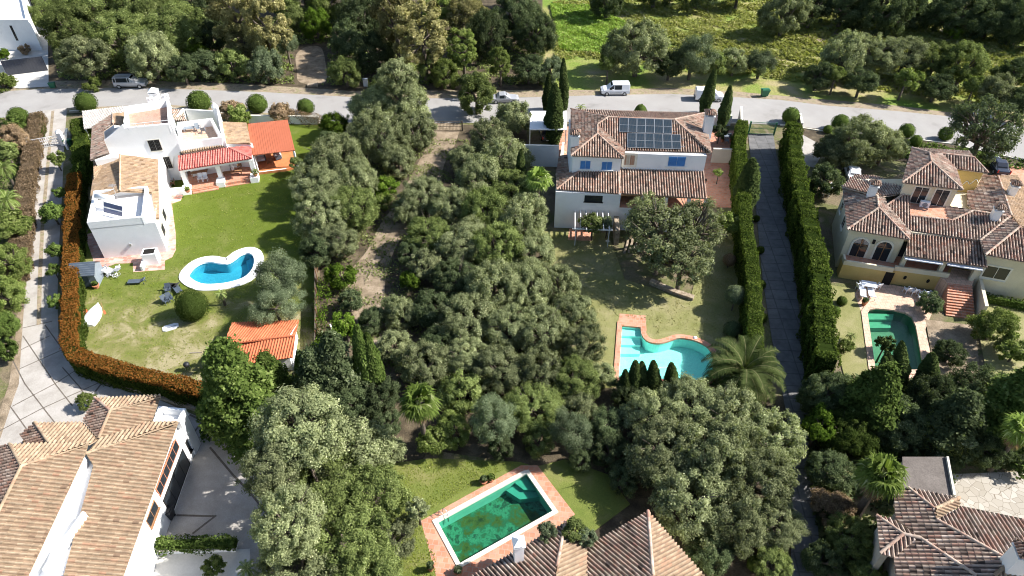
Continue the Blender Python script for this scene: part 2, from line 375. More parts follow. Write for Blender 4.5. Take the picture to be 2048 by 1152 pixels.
def ridge(mb, a, b, r=0.13, m=0):
    "row of half-round cap tiles"
    a = Vector(a); b = Vector(b); L = (b - a).length; n = max(1, int(L / 0.38)); d = (b - a) / n
    x = d.cross(Vector((0, 0, 1))).normalized(); y = x.cross(d).normalized()
    for i in range(n):
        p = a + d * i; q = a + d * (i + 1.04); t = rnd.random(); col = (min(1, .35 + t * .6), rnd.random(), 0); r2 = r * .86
        for k in range(6):
            a0 = math.pi * k / 6; a1 = math.pi * (k + 1) / 6
            mb.face([p + x*math.cos(a0)*r + y*(math.sin(a0)*r+.02), p + x*math.cos(a1)*r + y*(math.sin(a1)*r+.02),
                     q + x*math.cos(a1)*r2 + y*(math.sin(a1)*r2+.02), q + x*math.cos(a0)*r2 + y*(math.sin(a0)*r2+.02)], m, col)
def roof_plane(house, mat, pl, px, name='tiled_roof', caps=(), col_w=.29, course=.4, k=1.0, step=.03):
    "px: photo corners projected on plane pl; caps: index pairs of edges that carry ridge tiles"
    mb = MB(); pts = [pl.hit(*p) for p in px]
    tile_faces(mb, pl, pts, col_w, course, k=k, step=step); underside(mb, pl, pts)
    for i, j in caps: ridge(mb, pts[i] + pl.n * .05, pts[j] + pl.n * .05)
    o = mb.build(name, mat, house); o['pts'] = 0; del o['pts']
    return o, pts

# ---------------------------------------------------------------- walls, windows
class Wall:
    "vertical plane through two ground points, outward normal to the right of a -> b seen from above"
    def __init__(s, a, b):
        s.a = Vector((a[0], a[1], 0)); s.b = Vector((b[0], b[1], 0)); s.t = (s.b - s.a).normalized(); s.n = Vector((s.t.y, -s.t.x, 0)); s.L = (s.b - s.a).length
    def hit(s, x, y):
        r = ray(x, y); o = Vector((0, 0, H)); t = (s.a - o).dot(s.n) / r.dot(s.n); q = o + r * t; return ((q - s.a).dot(s.t), q.z)
    def pt(s, u, z, d=0.0): return s.a + s.t * u + s.n * d + Vector((0, 0, z))
def panel(mb, w, u0, u1, z0, z1, d0, d1, m=0):
    "box standing on wall w between depths d0 and d1"
    p = [w.pt(u0, z0, d0), w.pt(u1, z0, d0), w.pt(u1, z0, d1), w.pt(u0, z0, d1)]
    mb.prism(p, z0, z1, m)
def window(house, w, u0, u1, z0, z1, bars=2, frame='frame', pane='glass', grille=False, sill=True, name='window', fw=.08):
    mb = MB(); d = .05
    panel(mb, w, u0 - fw, u0, z0 - fw, z1 + fw, -.02, d); panel(mb, w, u1, u1 + fw, z0 - fw, z1 + fw, -.02, d)
    panel(mb, w, u0, u1, z1, z1 + fw, -.02, d); panel(mb, w, u0, u1, z0 - fw, z0, -.02, d)
    for i in range(1, bars):
        u = u0 + (u1 - u0) * i / bars; panel(mb, w, u - .025, u + .025, z0, z1, -.02, d * .8)
    o = mb.build(name, M[frame], house)
    g = MB(); panel(g, w, u0, u1, z0, z1, -.02, .03); g.build('pane', M[pane], o)
    if grille:
        g = MB(); n = max(3, int((u1 - u0) / .16))
        for i in range(n + 1): u = u0 + (u1 - u0) * i / n; g.bar(w.pt(u, z0, .09), w.pt(u, z1, .09), .025, .025)
        for i in range(4): z = z0 + (z1 - z0) * i / 3; g.bar(w.pt(u0, z, .09), w.pt(u1, z, .09), .03, .03)
        g.build('grille', M['grille'], o)
    if sill: g = MB(); panel(g, w, u0 - .12, u1 + .12, z0 - fw - .06, z0 - fw, -.02, .14); g.build('sill', M[frame], o)
    return o
def win_px(house, w, px, **k):
    "window from photo corners top-left, bottom-right on wall w"
    (u0, z1), (u1, z0) = w.hit(*px[0]), w.hit(*px[1])
    if u1 < u0: u0, u1 = u1, u0
    return window(house, w, u0, u1, min(z0, z1), max(z0, z1), **k)
def chimney(house, p, w, h, mat='white', rz=0.0, cap='tile_old', style='tile'):
    "masonry stack with a little tiled hat on posts; p = foot"
    mb = MB(); p = Vector(p); mb.box(p + Vector((0, 0, h/2)), (w, w, h), rz)
    mb.box(p + Vector((0, 0, h - .03)), (w + .16, w + .16, .1), rz)
    o = mb.build('chimney', M[mat], house)
    c = MB()
    if style == 'tile':
        for i, j in ((-1,-1),(1,-1),(1,1),(-1,1)):
            q = Matrix.Rotation(rz, 3, 'Z') @ Vector((i * w * .38, j * w * .38, 0)); c.box(p + q + Vector((0, 0, h + .14)), (.14, .14, .26), rz, 0)
        z = h + .27; s_ = w * .5 + .14
        cor = [Matrix.Rotation(rz, 3, 'Z') @ Vector((i * s_, j * s_, z)) + p for i, j in ((-1,-1),(1,-1),(1,1),(-1,1))]
        top = p + Vector((0, 0, z + s_ * .62))
        for i in range(4):
            a, b = cor[i], cor[(i + 1) % 4]; mid = (a + b) / 2
            az = math.degrees(math.atan2(mid.y - p.y, mid.x - p.x)); pl = Plane(top, az, 31)
            tile_faces(c, pl, [a, b, top], .2, .3, m=1); underside(c, pl, [a, b, top], .05, m=1)
    else:
        for i, j in ((-1,-1),(1,-1),(1,1),(-1,1)):
            q = Matrix.Rotation(rz, 3, 'Z') @ Vector((i * w * .36, j * w * .36, 0)); c.box(p + q + Vector((0, 0, h + .1)), (.15, .15, .22), rz)
        b = len(c.v); s_ = w * .5 + .1
        cor = [Matrix.Rotation(rz, 3, 'Z') @ Vector((i * s_, j * s_, h + .2)) + p for i, j in ((-1,-1),(1,-1),(1,1),(-1,1))]
        top = p + Vector((0, 0, h + .2 + s_ * .8)); c.face(cor[::-1])
        for i in range(4): c.face([cor[i], cor[(i+1) % 4], top])
    c.build('chimney_cap', [M[mat], M[cap]], o)
    return o
def wall_part(house, pts, z0, z1, mat='white', name='wall'):
    mb = MB(); mb.prism(pts, z0, z1); return mb.build(name, M[mat], house)
def parapet(house, pts, z0, z1, th=.22, mat='white', name='parapet', closed=True):
    "low wall along the polygon (world xy)"
    mb = MB(); n = len(pts)
    for i in range(n if closed else n - 1):
        a = Vector(pts[i][:2]); b = Vector(pts[(i + 1) % n][:2]); d = (b - a).normalized(); k = Vector((d.y, -d.x)) * th / 2
        a2 = a - d * th / 2; b2 = b + d * th / 2 * (-1 if closed else 1)
        if i % 2: pass
        mb.prism([a2 + k, b2 + k, b2 - k, a2 - k], z0, z1 + .002 * (i % 3))
    return mb.build(name, M[mat], house)
# ---------------------------------------------------------------- ground, road, lawns, pools
from mathutils.geometry import delaunay_2d_cdt
def W(pts): return [(P(x, y).x, P(x, y).y) for x, y in pts]
def inside(p, poly):
    c = False; n = len(poly); x, y = p
    for i in range(n):
        x1, y1 = poly[i]; x2, y2 = poly[(i + 1) % n]
        if (y1 > y) != (y2 > y) and x < (x2 - x1) * (y - y1) / (y2 - y1) + x1: c = not c
    return c
pool_pts = {
 'kidney': smooth_path(W([(379,555),(384,541),(400,529),(420,525),(440,528),(455,528),(468,521),(480,512),(495,507),(506,511),(510,524),(505,541),(490,556),(465,565),(435,570),(402,569)]), 5),
 'turquoise': W([(1243,652),(1282,656),(1283,668)]) + smooth_path(W([(1287,676),(1296,684),(1314,688),(1334,684),(1352,678),(1370,678),(1392,683),(1412,693),(1424,707),(1428,725),(1424,745)]), 4, False) + W([(1418,760),(1400,763),(1236,758)]),
 'green': W([(1733,628),(1738,620),(1750,618),(1785,621),(1810,627),(1824,636),(1832,655),(1848,742),(1749,742)]),
 'algae': W([(874,1045),(1049,949),(1054,948),(1107,1024),(920,1130)]),
}
HOLES = list(pool_pts.values())
LAYER = [0]
def ground_sheet(name, poly, m, z=None, label=None, step=None, kind='structure'):
    "flat sheet (world xy polygon) with the pool basins cut out; every sheet lies 4 mm above the one before"
    if z is None: LAYER[0] += 1; z = 0.0028 * LAYER[0]
    vs = []; es = []
    xs = [p[0] for p in poly]; ys = [p[1] for p in poly]; loops = [poly]
    for h in HOLES:
        if max(q[0] for q in h) > min(xs) and min(q[0] for q in h) < max(xs) and max(q[1] for q in h) > min(ys) and min(q[1] for q in h) < max(ys): loops.append(h)
    for lp in loops:
        b = len(vs); n = len(lp); vs.extend([Vector(q) for q in lp]); es.extend([(b + i, b + (i + 1) % n) for i in range(n)])
    v, e, f, _, _, _ = delaunay_2d_cdt(vs, es, [], 0, 1e-5)
    mb = MB(); mb.v = [(q.x, q.y, z) for q in v]
    for t in f:
        c = (sum(v[i].x for i in t) / 3, sum(v[i].y for i in t) / 3)
        if inside(c, poly) and not any(inside(c, h) for h in loops[1:]):
            a, b_, d = (v[i] for i in t)
            if (b_ - a).x * (d - a).y - (b_ - a).y * (d - a).x < 0: t = t[::-1]
            mb.f.append(tuple(t)); mb.m.append(0); mb.c.append((1, 1, 1))
    o = mb.build(name, m)
    if kind: o['kind'] = kind
    return o
def px_sheet(name, pts, m, sm=0, **k):
    q = W(pts)
    if sm: q = smooth_path(q, sm)
    return ground_sheet(name, q, M[m] if isinstance(m, str) else m, **k)
ground_sheet('ground', [(-320, -60), (320, -60), (320, 700), (-320, 700)], M['ground'], z=0)
def grade_lawn(name, y0, y1):
    "patchy dry grass near, fresh grass far, mixed by a noisy border"
    m, nt, b = new_mat(name); N = nt.nodes; L = nt.links
    g = N.new('ShaderNodeNewGeometry'); sp_ = N.new('ShaderNodeSeparateXYZ'); L.new(g.outputs['Position'], sp_.inputs[0])
    mr = N.new('ShaderNodeMapRange'); mr.inputs['From Min'].default_value = y0; mr.inputs['From Max'].default_value = y1; L.new(sp_.outputs[1], mr.inputs['Value'])
    n1 = N.new('ShaderNodeTexNoise'); n1.inputs['Scale'].default_value = .35; n1.inputs['Detail'].default_value = 8; n1.inputs['Roughness'].default_value = .62; n1.inputs['Distortion'].default_value = .5
    L.new(g.outputs['Position'], n1.inputs['Vector'])
    a = N.new('ShaderNodeMath'); a.operation = 'MULTIPLY_ADD'; a.inputs[1].default_value = 2.6; a.inputs[2].default_value = -1.3; L.new(n1.outputs['Fac'], a.inputs[0])
    s_ = N.new('ShaderNodeMath'); s_.operation = 'ADD'; L.new(a.outputs[0], s_.inputs[0]); L.new(mr.outputs[0], s_.inputs[1])
    cr = N.new('ShaderNodeValToRGB'); L.new(s_.outputs[0], cr.inputs['Fac']); e = cr.color_ramp.elements
    e[0].position = 0; e[0].color = (.30,.265,.15,1); e[1].position = 1.15 if False else 1.0; e[1].color = (.10,.135,.018,1)
    e.new(.22).color = (.20,.19,.075,1); e.new(.45).color = (.15,.165,.045,1); e.new(.75).color = (.115,.145,.026,1)
    n2 = N.new('ShaderNodeTexNoise'); n2.inputs['Scale'].default_value = 12; n2.inputs['Detail'].default_value = 5; n2.inputs['Roughness'].default_value = .8; L.new(g.outputs['Position'], n2.inputs['Vector'])
    m2 = N.new('ShaderNodeMapRange'); m2.inputs['From Min'].default_value = .3; m2.inputs['From Max'].default_value = .7; m2.inputs['To Min'].default_value = .72; m2.inputs['To Max'].default_value = 1.3; L.new(n2.outputs['Fac'], m2.inputs['Value'])
    mx = N.new('ShaderNodeVectorMath'); mx.operation = 'SCALE'; L.new(cr.outputs[0], mx.inputs[0]); L.new(m2.outputs[0], mx.inputs['Scale'])
    L.new(mx.outputs[0], b.inputs['Base Color']); b.inputs['Roughness'].default_value = .9; b.inputs['Specular IOR Level'].default_value = .1
    bp = N.new('ShaderNodeBump'); bp.inputs['Distance'].default_value = .05; L.new(n2.outputs['Fac'], bp.inputs['Height']); L.new(bp.outputs[0], b.inputs['Normal'])
    return m
M['lawn_white'] = grade_lawn('garden_lawn', 42, 66)
px_sheet('meadow', [(1085,200),(1060,120),(1085,-60),(1500,-120),(2600,-120),(2600,330),(2048,250),(1800,222),(1640,207),(1480,193),(1340,184),(1180,188)], 'meadow')
px_sheet('woodland_floor', [(-300,182),(-300,-100),(1085,-100),(1085,196),(850,200),(700,196),(520,184),(290,176),(90,178)], 'litter')
px_sheet('leaf_litter_floor', [(700,250),(1050,250),(1080,420),(1090,640),(1190,760),(1240,800),(1600,790),(1590,1200),(1180,1200),(1060,930),(860,900),(780,1000),(780,1200),(430,1200),(560,900),(480,800),(640,720),(640,400)], 'litter')
px_sheet('dirt_track', [(1600,70),(1650,58),(1760,66),(1850,84),(1990,92),(1990,112),(1850,102),(1760,92),(1680,92),(1620,86)], 'dirt', 4)
px_sheet('dirt_clearing', [(592,110),(612,94),(640,94),(650,120),(650,165),(600,165),(594,140)], 'dirt', 4)
px_sheet('sandy_path', [(868,246),(918,246),(915,275),(905,300),(888,330),(878,380),(850,410),(836,455),(800,480),(775,540),(770,600),(785,650),(770,700),(740,702),(712,640),(690,600),(700,545),(735,500),(760,450),(800,395),(828,340),(850,300)], 'dirt', 4)
px_sheet('gravel_verge', [(-200,165),(290,160),(520,170),(700,182),(1050,180),(1180,180),(1340,176),(1480,184),(1600,195),(1800,212),(2400,290),(2400,330),(1800,230),(1600,210),(1340,190),(700,200),(290,182),(-200,190)], 'verge')
road_up = [(-300,196),(0,183),(90,178),(290,176),(520,184),(700,194),(850,197),(1050,195),(1180,191),(1340,188),(1480,195),(1560,200),(1650,211),(1800,223),(1910,234),(2048,252),(2500,330)]
road_lo = [(2500,420),(2048,322),(1900,288),(1800,276),(1640,262),(1560,250),(1400,244),(1140,244),(1050,246),(860,246),(700,246),(600,240),(330,216),(160,222),(0,236),(-300,260)]
px_sheet('road', road_up + road_lo, 'asphalt')
px_sheet('driveway', [(66,224),(134,216),(128,300),(124,400),(118,500),(115,600),(118,690),(150,740),(260,775),(400,835),(500,850),(530,960),(560,1100),(560,1200),(-60,1200),(-60,930),(0,850),(20,801),(33,768),(37,704),(43,617),(53,517),(63,400),(70,300)], 'concrete')
px_sheet('driveway_edge', [(26,801),(38,768),(42,704),(48,617),(58,517),(63,400),(58,400),(46,517),(36,617),(28,704),(18,768),(-10,850),(0,880)], 'dirt')
def strips(name, segs, w=.16, m='concrete_line'):
    LAYER[0] += 1; z = .0028 * LAYER[0]; mb = MB()
    for s in segs:
        q = [P(*p) for p in s]
        for a, b in zip(q[:-1], q[1:]):
            d = (b - a).normalized(); k = Vector((-d.y, d.x, 0)) * w / 2; z += .0004
            f = [a + k, b + k, b - k, a - k]; mb.face([(p.x, p.y, z) for p in f][::-1])
    o = mb.build(name, M[m]); o['kind'] = 'structure'; LAYER[0] += 1 + int(.0004 * len(segs) / .0028); return o
strips('paving_strip', [[(43,657),(104,643)],[(90,650),(140,720)],[(46,672),(112,770),(145,812)],[(125,735),(160,775),(175,800)],[(15,700),(50,768),(96,828),(120,858)],[(20,812),(56,862),(75,890)],
  [(0,862),(83,818),(200,765)],[(25,813),(110,768),(150,742)],[(40,738),(125,700)],[(0,905),(60,880)],[(42,700),(100,672)]], .10)
strips('paving_strip', [[(190,785),(215,752)],[(390,863),(424,816)],[(420,895),(466,950),(500,985)],[(353,1031),(432,1033)],[(433,1031),(385,1068)],[(500,985),(560,1060)],[(380,830),(420,850)]], .17)
strips('paving_strip', [[(106,222),(96,330),(86,440),(80,560),(78,650)]], .4, 'verge')
px_sheet('pale_terrace', [(290,1104),(500,1098),(500,1200),(262,1200)], 'white_paving')
px_sheet('garden_lawn', [(155,500),(155,690),(250,735),(400,775),(470,730),(640,722),(628,560),(640,400),(690,300),(660,240),(560,236),(480,240),(330,300),(200,420)], 'lawn_white')
px_sheet('terracotta_path', [(322,392),(352,384),(366,392),(362,402),(344,408),(352,470),(352,500),(345,515),(330,522),(330,540),(267,545),(266,527),(232,528),(190,545),(186,518),(170,470),(300,440)], 'pinkpave')
px_sheet('dry_lawn', [(1080,462),(1215,466),(1250,560),(1380,600),(1420,440),(1500,420),(1512,700),(1430,720),(1330,760),(1190,780),(1175,640),(1120,560),(1080,520)], 'lawn_dry')
px_sheet('pool_apron', [(1239,628),(1291,632),(1293,662),(1235,660)], 'terra')
px_sheet('terracotta_terrace', [(1112,262),(1142,252),(1160,300),(1135,318),(1111,318),(1118,290)], 'terra')
px_sheet('terracotta_terrace', [(1395,262),(1478,262),(1474,416),(1400,416)], 'terra')
px_sheet('pergola_patio', [(1138,458),(1182,458),(1182,483),(1136,481)], 'terra')
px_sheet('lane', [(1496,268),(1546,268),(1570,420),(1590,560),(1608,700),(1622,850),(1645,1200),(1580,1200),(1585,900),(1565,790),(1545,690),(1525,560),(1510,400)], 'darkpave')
px_sheet('forecourt', [(1598,254),(1672,264),(1650,300),(1628,336),(1604,332),(1592,290)], 'concrete')
px_sheet('verge_garden', [(1560,250),(1900,288),(2100,330),(2100,352),(1790,322),(1700,300),(1640,290),(1590,262)], 'litter')
px_sheet('shade_terrace', [(1985,330),(2100,340),(2100,400),(1985,380)], 'terra')
px_sheet('garden_lawn', [(1655,570),(1712,580),(1728,600),(1742,745),(1690,760),(1660,650)], 'lawn_dry')
px_sheet('pool_patio', [(1709,590),(1722,560),(1900,592),(1892,604),(1862,630),(1850,660),(1870,750),(1850,760),(1745,752),(1736,740),(1722,625)], 'sandpave')
px_sheet('gravel_garden', [(1850,640),(1950,652),(1960,760),(1880,760),(1868,740)], 'dirt')
px_sheet('garden_lawn', [(1950,596),(2200,620),(2200,800),(1975,760),(1955,660)], 'lawn_dry')
px_sheet('garden_lawn', [(770,930),(860,918),(1040,925),(1070,935),(1130,920),(1215,950),(1260,1010),(1180,1070),(1000,1150),(850,1200),(780,1200)], 'lawn_green')
px_sheet('pool_surround', [(842,1043),(1042,932),(1075,932),(1150,1030),(920,1200),(885,1200)], 'terra')
mcz = None
def crazy():
    m, nt, b = new_mat('crazy_paving'); N = nt.nodes; L = nt.links
    g = N.new('ShaderNodeNewGeometry'); v = N.new('ShaderNodeTexVoronoi'); v.feature = 'DISTANCE_TO_EDGE'; v.inputs['Scale'].default_value = 1.7; L.new(g.outputs['Position'], v.inputs['Vector'])
    c = N.new('ShaderNodeTexVoronoi'); c.inputs['Scale'].default_value = 1.7; L.new(g.outputs['Position'], c.inputs['Vector'])
    cr = N.new('ShaderNodeValToRGB'); e = cr.color_ramp.elements; e[0].position = .01; e[0].color = (.45,.4,.34,1); e[1].position = .03; e[1].color = (1,1,1,1); L.new(v.outputs['Distance'], cr.inputs[0])
    c2 = N.new('ShaderNodeValToRGB'); e = c2.color_ramp.elements; e[0].color = (.30,.27,.22,1); e[1].color = (.40,.37,.32,1)
    sx = N.new('ShaderNodeSeparateColor'); L.new(c.outputs['Color'], sx.inputs[0]); L.new(sx.outputs[0], c2.inputs[0])
    mx = N.new('ShaderNodeVectorMath'); mx.operation = 'MULTIPLY'; L.new(cr.outputs[0], mx.inputs[0]); L.new(c2.outputs[0], mx.inputs[1]); L.new(mx.outputs[0], b.inputs['Base Color']); b.inputs['Roughness'].default_value = .9
    return m
M['crazy'] = crazy()
px_sheet('stone_patio', [(1895,950),(2150,940),(2150,1060),(1905,1010)], 'crazy')
px_sheet('white_driveway', [(-60,176),(0,172),(40,178),(98,174),(96,60),(60,40),(-60,60)], 'white_paving')
px_sheet('pavement', [(134,217),(330,210),(640,236),(640,246),(330,222),(134,228)], 'verge')

def kerb(name, pts, w=.16, h=.12):
    mb = MB(); q = [P(*p) for p in pts]
    for a, b in zip(q[:-1], q[1:]):
        d = (b - a).normalized(); k = Vector((-d.y, d.x, 0)) * w / 2; mb.prism([a - k, b - k + d * .01, b + k + d * .01, a + k], 0, h + .1)
    o = mb.build(name, M['trim']); o['kind'] = 'structure'
kerb('kerb', [(1560,251),(1640,263),(1800,277),(1900,289),(2048,323)]); kerb('kerb', [(140,224),(330,217),(600,241),(700,247)]); kerb('kerb', [(1140,245),(1400,245),(1496,249)])
# --- pools
def water_mat(name, tint, rough=0.05, ripple=.02):
    m, nt, b = new_mat(name); N = nt.nodes; L = nt.links; N.remove(b)
    tr = N.new('ShaderNodeBsdfTransparent'); tr.inputs[0].default_value = (*tint, 1); gl = N.new('ShaderNodeBsdfGlossy'); gl.inputs['Roughness'].default_value = rough
    lw = N.new('ShaderNodeLayerWeight'); pw = N.new('ShaderNodeMath'); pw.operation = 'POWER'; pw.inputs[1].default_value = 4; L.new(lw.outputs['Facing'], pw.inputs[0]); fr = N.new('ShaderNodeMath'); fr.operation = 'MULTIPLY_ADD'; fr.inputs[1].default_value = .6; fr.inputs[2].default_value = .025; L.new(pw.outputs[0], fr.inputs[0]); mx = N.new('ShaderNodeMixShader')
    L.new(fr.outputs[0], mx.inputs[0]); L.new(tr.outputs[0], mx.inputs[1]); L.new(gl.outputs[0], mx.inputs[2])
    g = N.new('ShaderNodeNewGeometry'); nz = N.new('ShaderNodeTexNoise'); nz.inputs['Scale'].default_value = 3.5; nz.inputs['Detail'].default_value = 3; L.new(g.outputs['Position'], nz.inputs['Vector'])
    bp = N.new('ShaderNodeBump'); bp.inputs['Distance'].default_value = ripple; L.new(nz.outputs[0], bp.inputs['Height'])
    L.new(bp.outputs[0], gl.inputs['Normal']); L.new(bp.outputs[0], lw.inputs['Normal']); L.new(mx.outputs[0], nt.nodes['Material Output'].inputs[0]); return m
def pool(key, label, floor_cols, tint, coping, cop_w, depth=1.25, fscale=2.0, cop_h=.05, level=-.12, dist=.8, wall=(.3,.6,.6)):
    poly = pool_pts[key]; c = (sum(p[0] for p in poly)/len(poly), sum(p[1] for p in poly)/len(poly))
    t = thing('swimming_pool', label, 'swimming pool', (c[0], c[1], 0)); wl_ = MB()
    n = len(poly); mb = MB(); ar = sum(poly[i][0]*poly[(i+1) % n][1] - poly[(i+1) % n][0]*poly[i][1] for i in range(n))
    pp = poly if ar > 0 else poly[::-1]
    mb.face([(p[0], p[1], -depth) for p in pp])
    for i in range(n):
        a, b = pp[i], pp[(i + 1) % n]; wl_.face([(a[0], a[1], .03), (b[0], b[1], .03), (b[0], b[1], -depth), (a[0], a[1], -depth)])
    mb.build('basin', noise_mat(key + '_pool_lining', floor_cols, fscale, .6, 6, fine=(9, .15), rgh=.68, dist=dist), t)
    wl_.build('basin_wall', plain(key + '_pool_wall_tiles', wall, .5), t)
    w = MB(); q = offset_poly(pp, .02)
    w.face([(p[0], p[1], level) for p in q]); w.build('water', water_mat(key + '_pool_water', tint), t)
    r = MB(); o = offset_poly(pp, cop_w); i_ = offset_poly(pp, -.06); z = cop_h + .0028 * LAYER[0]
    for i in range(n):
        j = (i + 1) % n
        r.face([(o[i][0], o[i][1], z), (o[j][0], o[j][1], z), (i_[j][0], i_[j][1], z), (i_[i][0], i_[i][1], z)])
        r.face([(o[i][0], o[i][1], 0), (o[j][0], o[j][1], 0), (o[j][0], o[j][1], z), (o[i][0], o[i][1], z)])
        r.face([(i_[j][0], i_[j][1], -.04), (i_[i][0], i_[i][1], -.04), (i_[i][0], i_[i][1], z), (i_[j][0], i_[j][1], z)])
    r.build('coping', M[coping], t); return t
def pool_steps(t, segs, mat, z0=-.35, dz=-.28):
    "submerged steps: each a px polygon (at water level) with its own height"
    mb = MB()
    for k, s in enumerate(segs):
        q = [P(x, y, 0) for x, y in s]; mb.prism(q, -1.6, z0 + dz * k)
    mb.build('steps', mat, t)
p1 = pool('kidney', 'kidney-shaped pool of deep blue water with a broad white rim on the left lawn', [(.15,.42,.50),(.25,.54,.62)], (.34,.72,.80), 'white', 1.0, wall=(.20,.48,.56))
p2 = pool('turquoise', 'turquoise pool with corner steps and curved edge below the house with blue shutters', [(.50,.86,.80),(.66,.92,.86)], (.62,.93,.88), 'terra', .45, wall=(.52,.86,.80))
p3 = pool('green', 'murky green pool with rounded far corners below the yellow villa', [(.14,.24,.17),(.22,.33,.23)], (.55,.80,.68), 'sandpave', .55, wall=(.12,.24,.17))
p4 = pool('algae', 'long neglected pool with dark green algae water at the bottom of the photo', [(.010,.035,.016),(.035,.065,.016),(.06,.09,.02),(.02,.11,.07),(.045,.22,.15),(.012,.05,.036),(.03,.14,.09)], (.66,.88,.72), 'trim', .28, fscale=.6, dist=.25, wall=(.16,.50,.47))
px = P
def lerp(a, b, t): return (a[0] + (b[0] - a[0]) * t, a[1] + (b[1] - a[1]) * t)
st = plain('pool_step_tile', (.60,.93,.88)); a, b, c_, d = (1241,652), (1283,656), (1282,700), (1239,700)
pool_steps(p2, [[a, b, lerp(b, c_, .3), lerp(a, d, .3)], [lerp(a, d, .3), lerp(b, c_, .3), lerp(b, c_, .6), lerp(a, d, .6)], [lerp(a, d, .6), lerp(b, c_, .6), lerp(b, c_, .9), lerp(a, d, .9)]], st, -.3, -.3)
pool_steps(p1, [[(497,509),(507,512),(509,524),(500,530)], [(489,512),(497,509),(500,530),(494,538)]], plain('blue_step_tile', (.2,.62,.72)), -.35, -.35)
pool_steps(p3, [[(1737,622),(1790,623),(1788,634),(1735,634)], [(1735,634),(1788,634),(1786,646),(1737,646)]], plain('green_step_tile', (.16,.42,.3)), -.35, -.35)
pool_steps(p4, [[(1030,961),(1052,949),(1072,975),(1048,975)], [(1012,972),(1030,961),(1048,975),(1072,975),(1080,985),(1040,990)]], plain('algae_step_tile', (.05,.3,.28)), -.35, -.3)
lad = MB()
for dx in (0, .45):
    a = P(886, 1036) + Vector((dx * .6, dx * .5, 0)); a.z = .0
    lad.tube([a + Vector((-.35, .25, .05)), a + Vector((-.3, .2, .7)), a + Vector((0, 0, .75)), a + Vector((.12, -.1, .1)), a + Vector((.12, -.1, -.7))], .03, 6)
lad.build('ladder', M['metal'], p4, smooth=True)
# ---------------------------------------------------------------- buildings
def wall_poly(house, w, px, th=.25, mat='white', name='wall', d=0.0):
    "upright slab: photo corners projected on wall w"
    q = [w.hit(*p) for p in px]; a = sum(q[i][0]*q[(i+1) % len(q)][1] - q[(i+1) % len(q)][0]*q[i][1] for i in range(len(q)))
    if a < 0: q = q[::-1]
    mb = MB(); f = [w.pt(u, z, d) for u, z in q]; b = [w.pt(u, z, d - th) for u, z in q]; n = len(q)
    mb.face(f); mb.face(b[::-1])
    for i in range(n): mb.face([b[i], b[(i+1) % n], f[(i+1) % n], f[i]])
    return mb.build(name, M[mat], house)
def foot(px, z, inset=.35):
    "world footprint under an eave line seen at height z"
    return offset_poly([(P(x, y, z).x, P(x, y, z).y) for x, y in px], -inset)
def recess(house, w, u0, u1, z0, z1, name='opening', mat='dark'):
    mb = MB(); panel(mb, w, u0, u1, z0, z1, -.02, .03); return mb.build(name, M[mat], house)

# ======== house with blue shutters
TH = -3.9; AF, AR, AB, AL = TH - 90, TH, TH + 90, TH + 180
hb = thing('villa', 'white two storey villa with blue shutters and old tiled hip roofs beside the lane', 'house', P(1270, 440))
T = M['tile_old']; pt = 19
m1 = Plane(P(1330, 303, 8.3), AF, pt)
_, c = roof_plane(hb, T, m1, [(1195,249),(1216,235),(1348.5,240),(1423,306),(1250,301)], caps=((0,1),(1,2),(2,3)))
rp = m1.hit(1348.5, 240); lp = m1.hit(1216, 235)
_, _ = roof_plane(hb, T, Plane(rp, AB, pt), [(1141.6,218.6),(1216,235),(1348.5,240),(1409,227)], caps=((0,1),(2,3)))
_, _ = roof_plane(hb, T, Plane(rp, AR, pt), [(1348.5,240),(1409,227),(1423,306)])
lpl = Plane(lp, AL, pt)
_, _ = roof_plane(hb, T, lpl, [(1141.6,218.6),(1216,235),(1195,249),(1195,268),(1141.6,311.7)], caps=((2,3),))
ap = lpl.hit(1195, 268)
wf = Plane(ap, AF, pt)
_, _ = roof_plane(hb, T, wf, [(1195,268),(1248,317),(1141.6,311.7)], caps=((0,1),(0,2)))
_, _ = roof_plane(hb, T, Plane(ap, AR, pt), [(1195,249),(1250,301),(1248,317),(1195,268)])
lo1 = Plane(P(1180, 383, 5.2), AF, 18)
_, _ = roof_plane(hb, T, lo1, [(1113,379),(1158.5,343),(1239,342),(1238,388)], caps=((0,1),))
_, _ = roof_plane(hb, T, Plane(lo1.hit(1158.5, 343), AL, 18), [(1113,352),(1150,343),(1158.5,343),(1113,379)])
lo2 = Plane(P(1330, 392, 5.0), AF, 17)
_, _ = roof_plane(hb, T, lo2, [(1240,336),(1408,342),(1415,398),(1237,387)], col_w=.3)
ridge_mb = MB(); ridge(ridge_mb, lo2.hit(1240, 336), lo2.hit(1237, 387), .14); ridge_mb.build('verge_tiles', T, hb)
a = lo1.hit(1144, 344); b = lo1.hit(1240, 343); wing = Wall(a, b)
bk = Vector((wing.n.x, wing.n.y, 0)) * -1
ez = wf.z(*(a.xy)) - .05
wall_part(hb, [a, b, b + bk * 9, a + bk * 9], 0, 8.05, 'whitesh')
a2 = lo2.hit(1243, 338); b2 = lo2.hit(1407, 343); main = Wall(a2, b2)
wall_part(hb, [a2, b2, b2 + bk * 9.0, a2 + bk * 9.0], 0, 8.2, 'whitesh', 'wall')
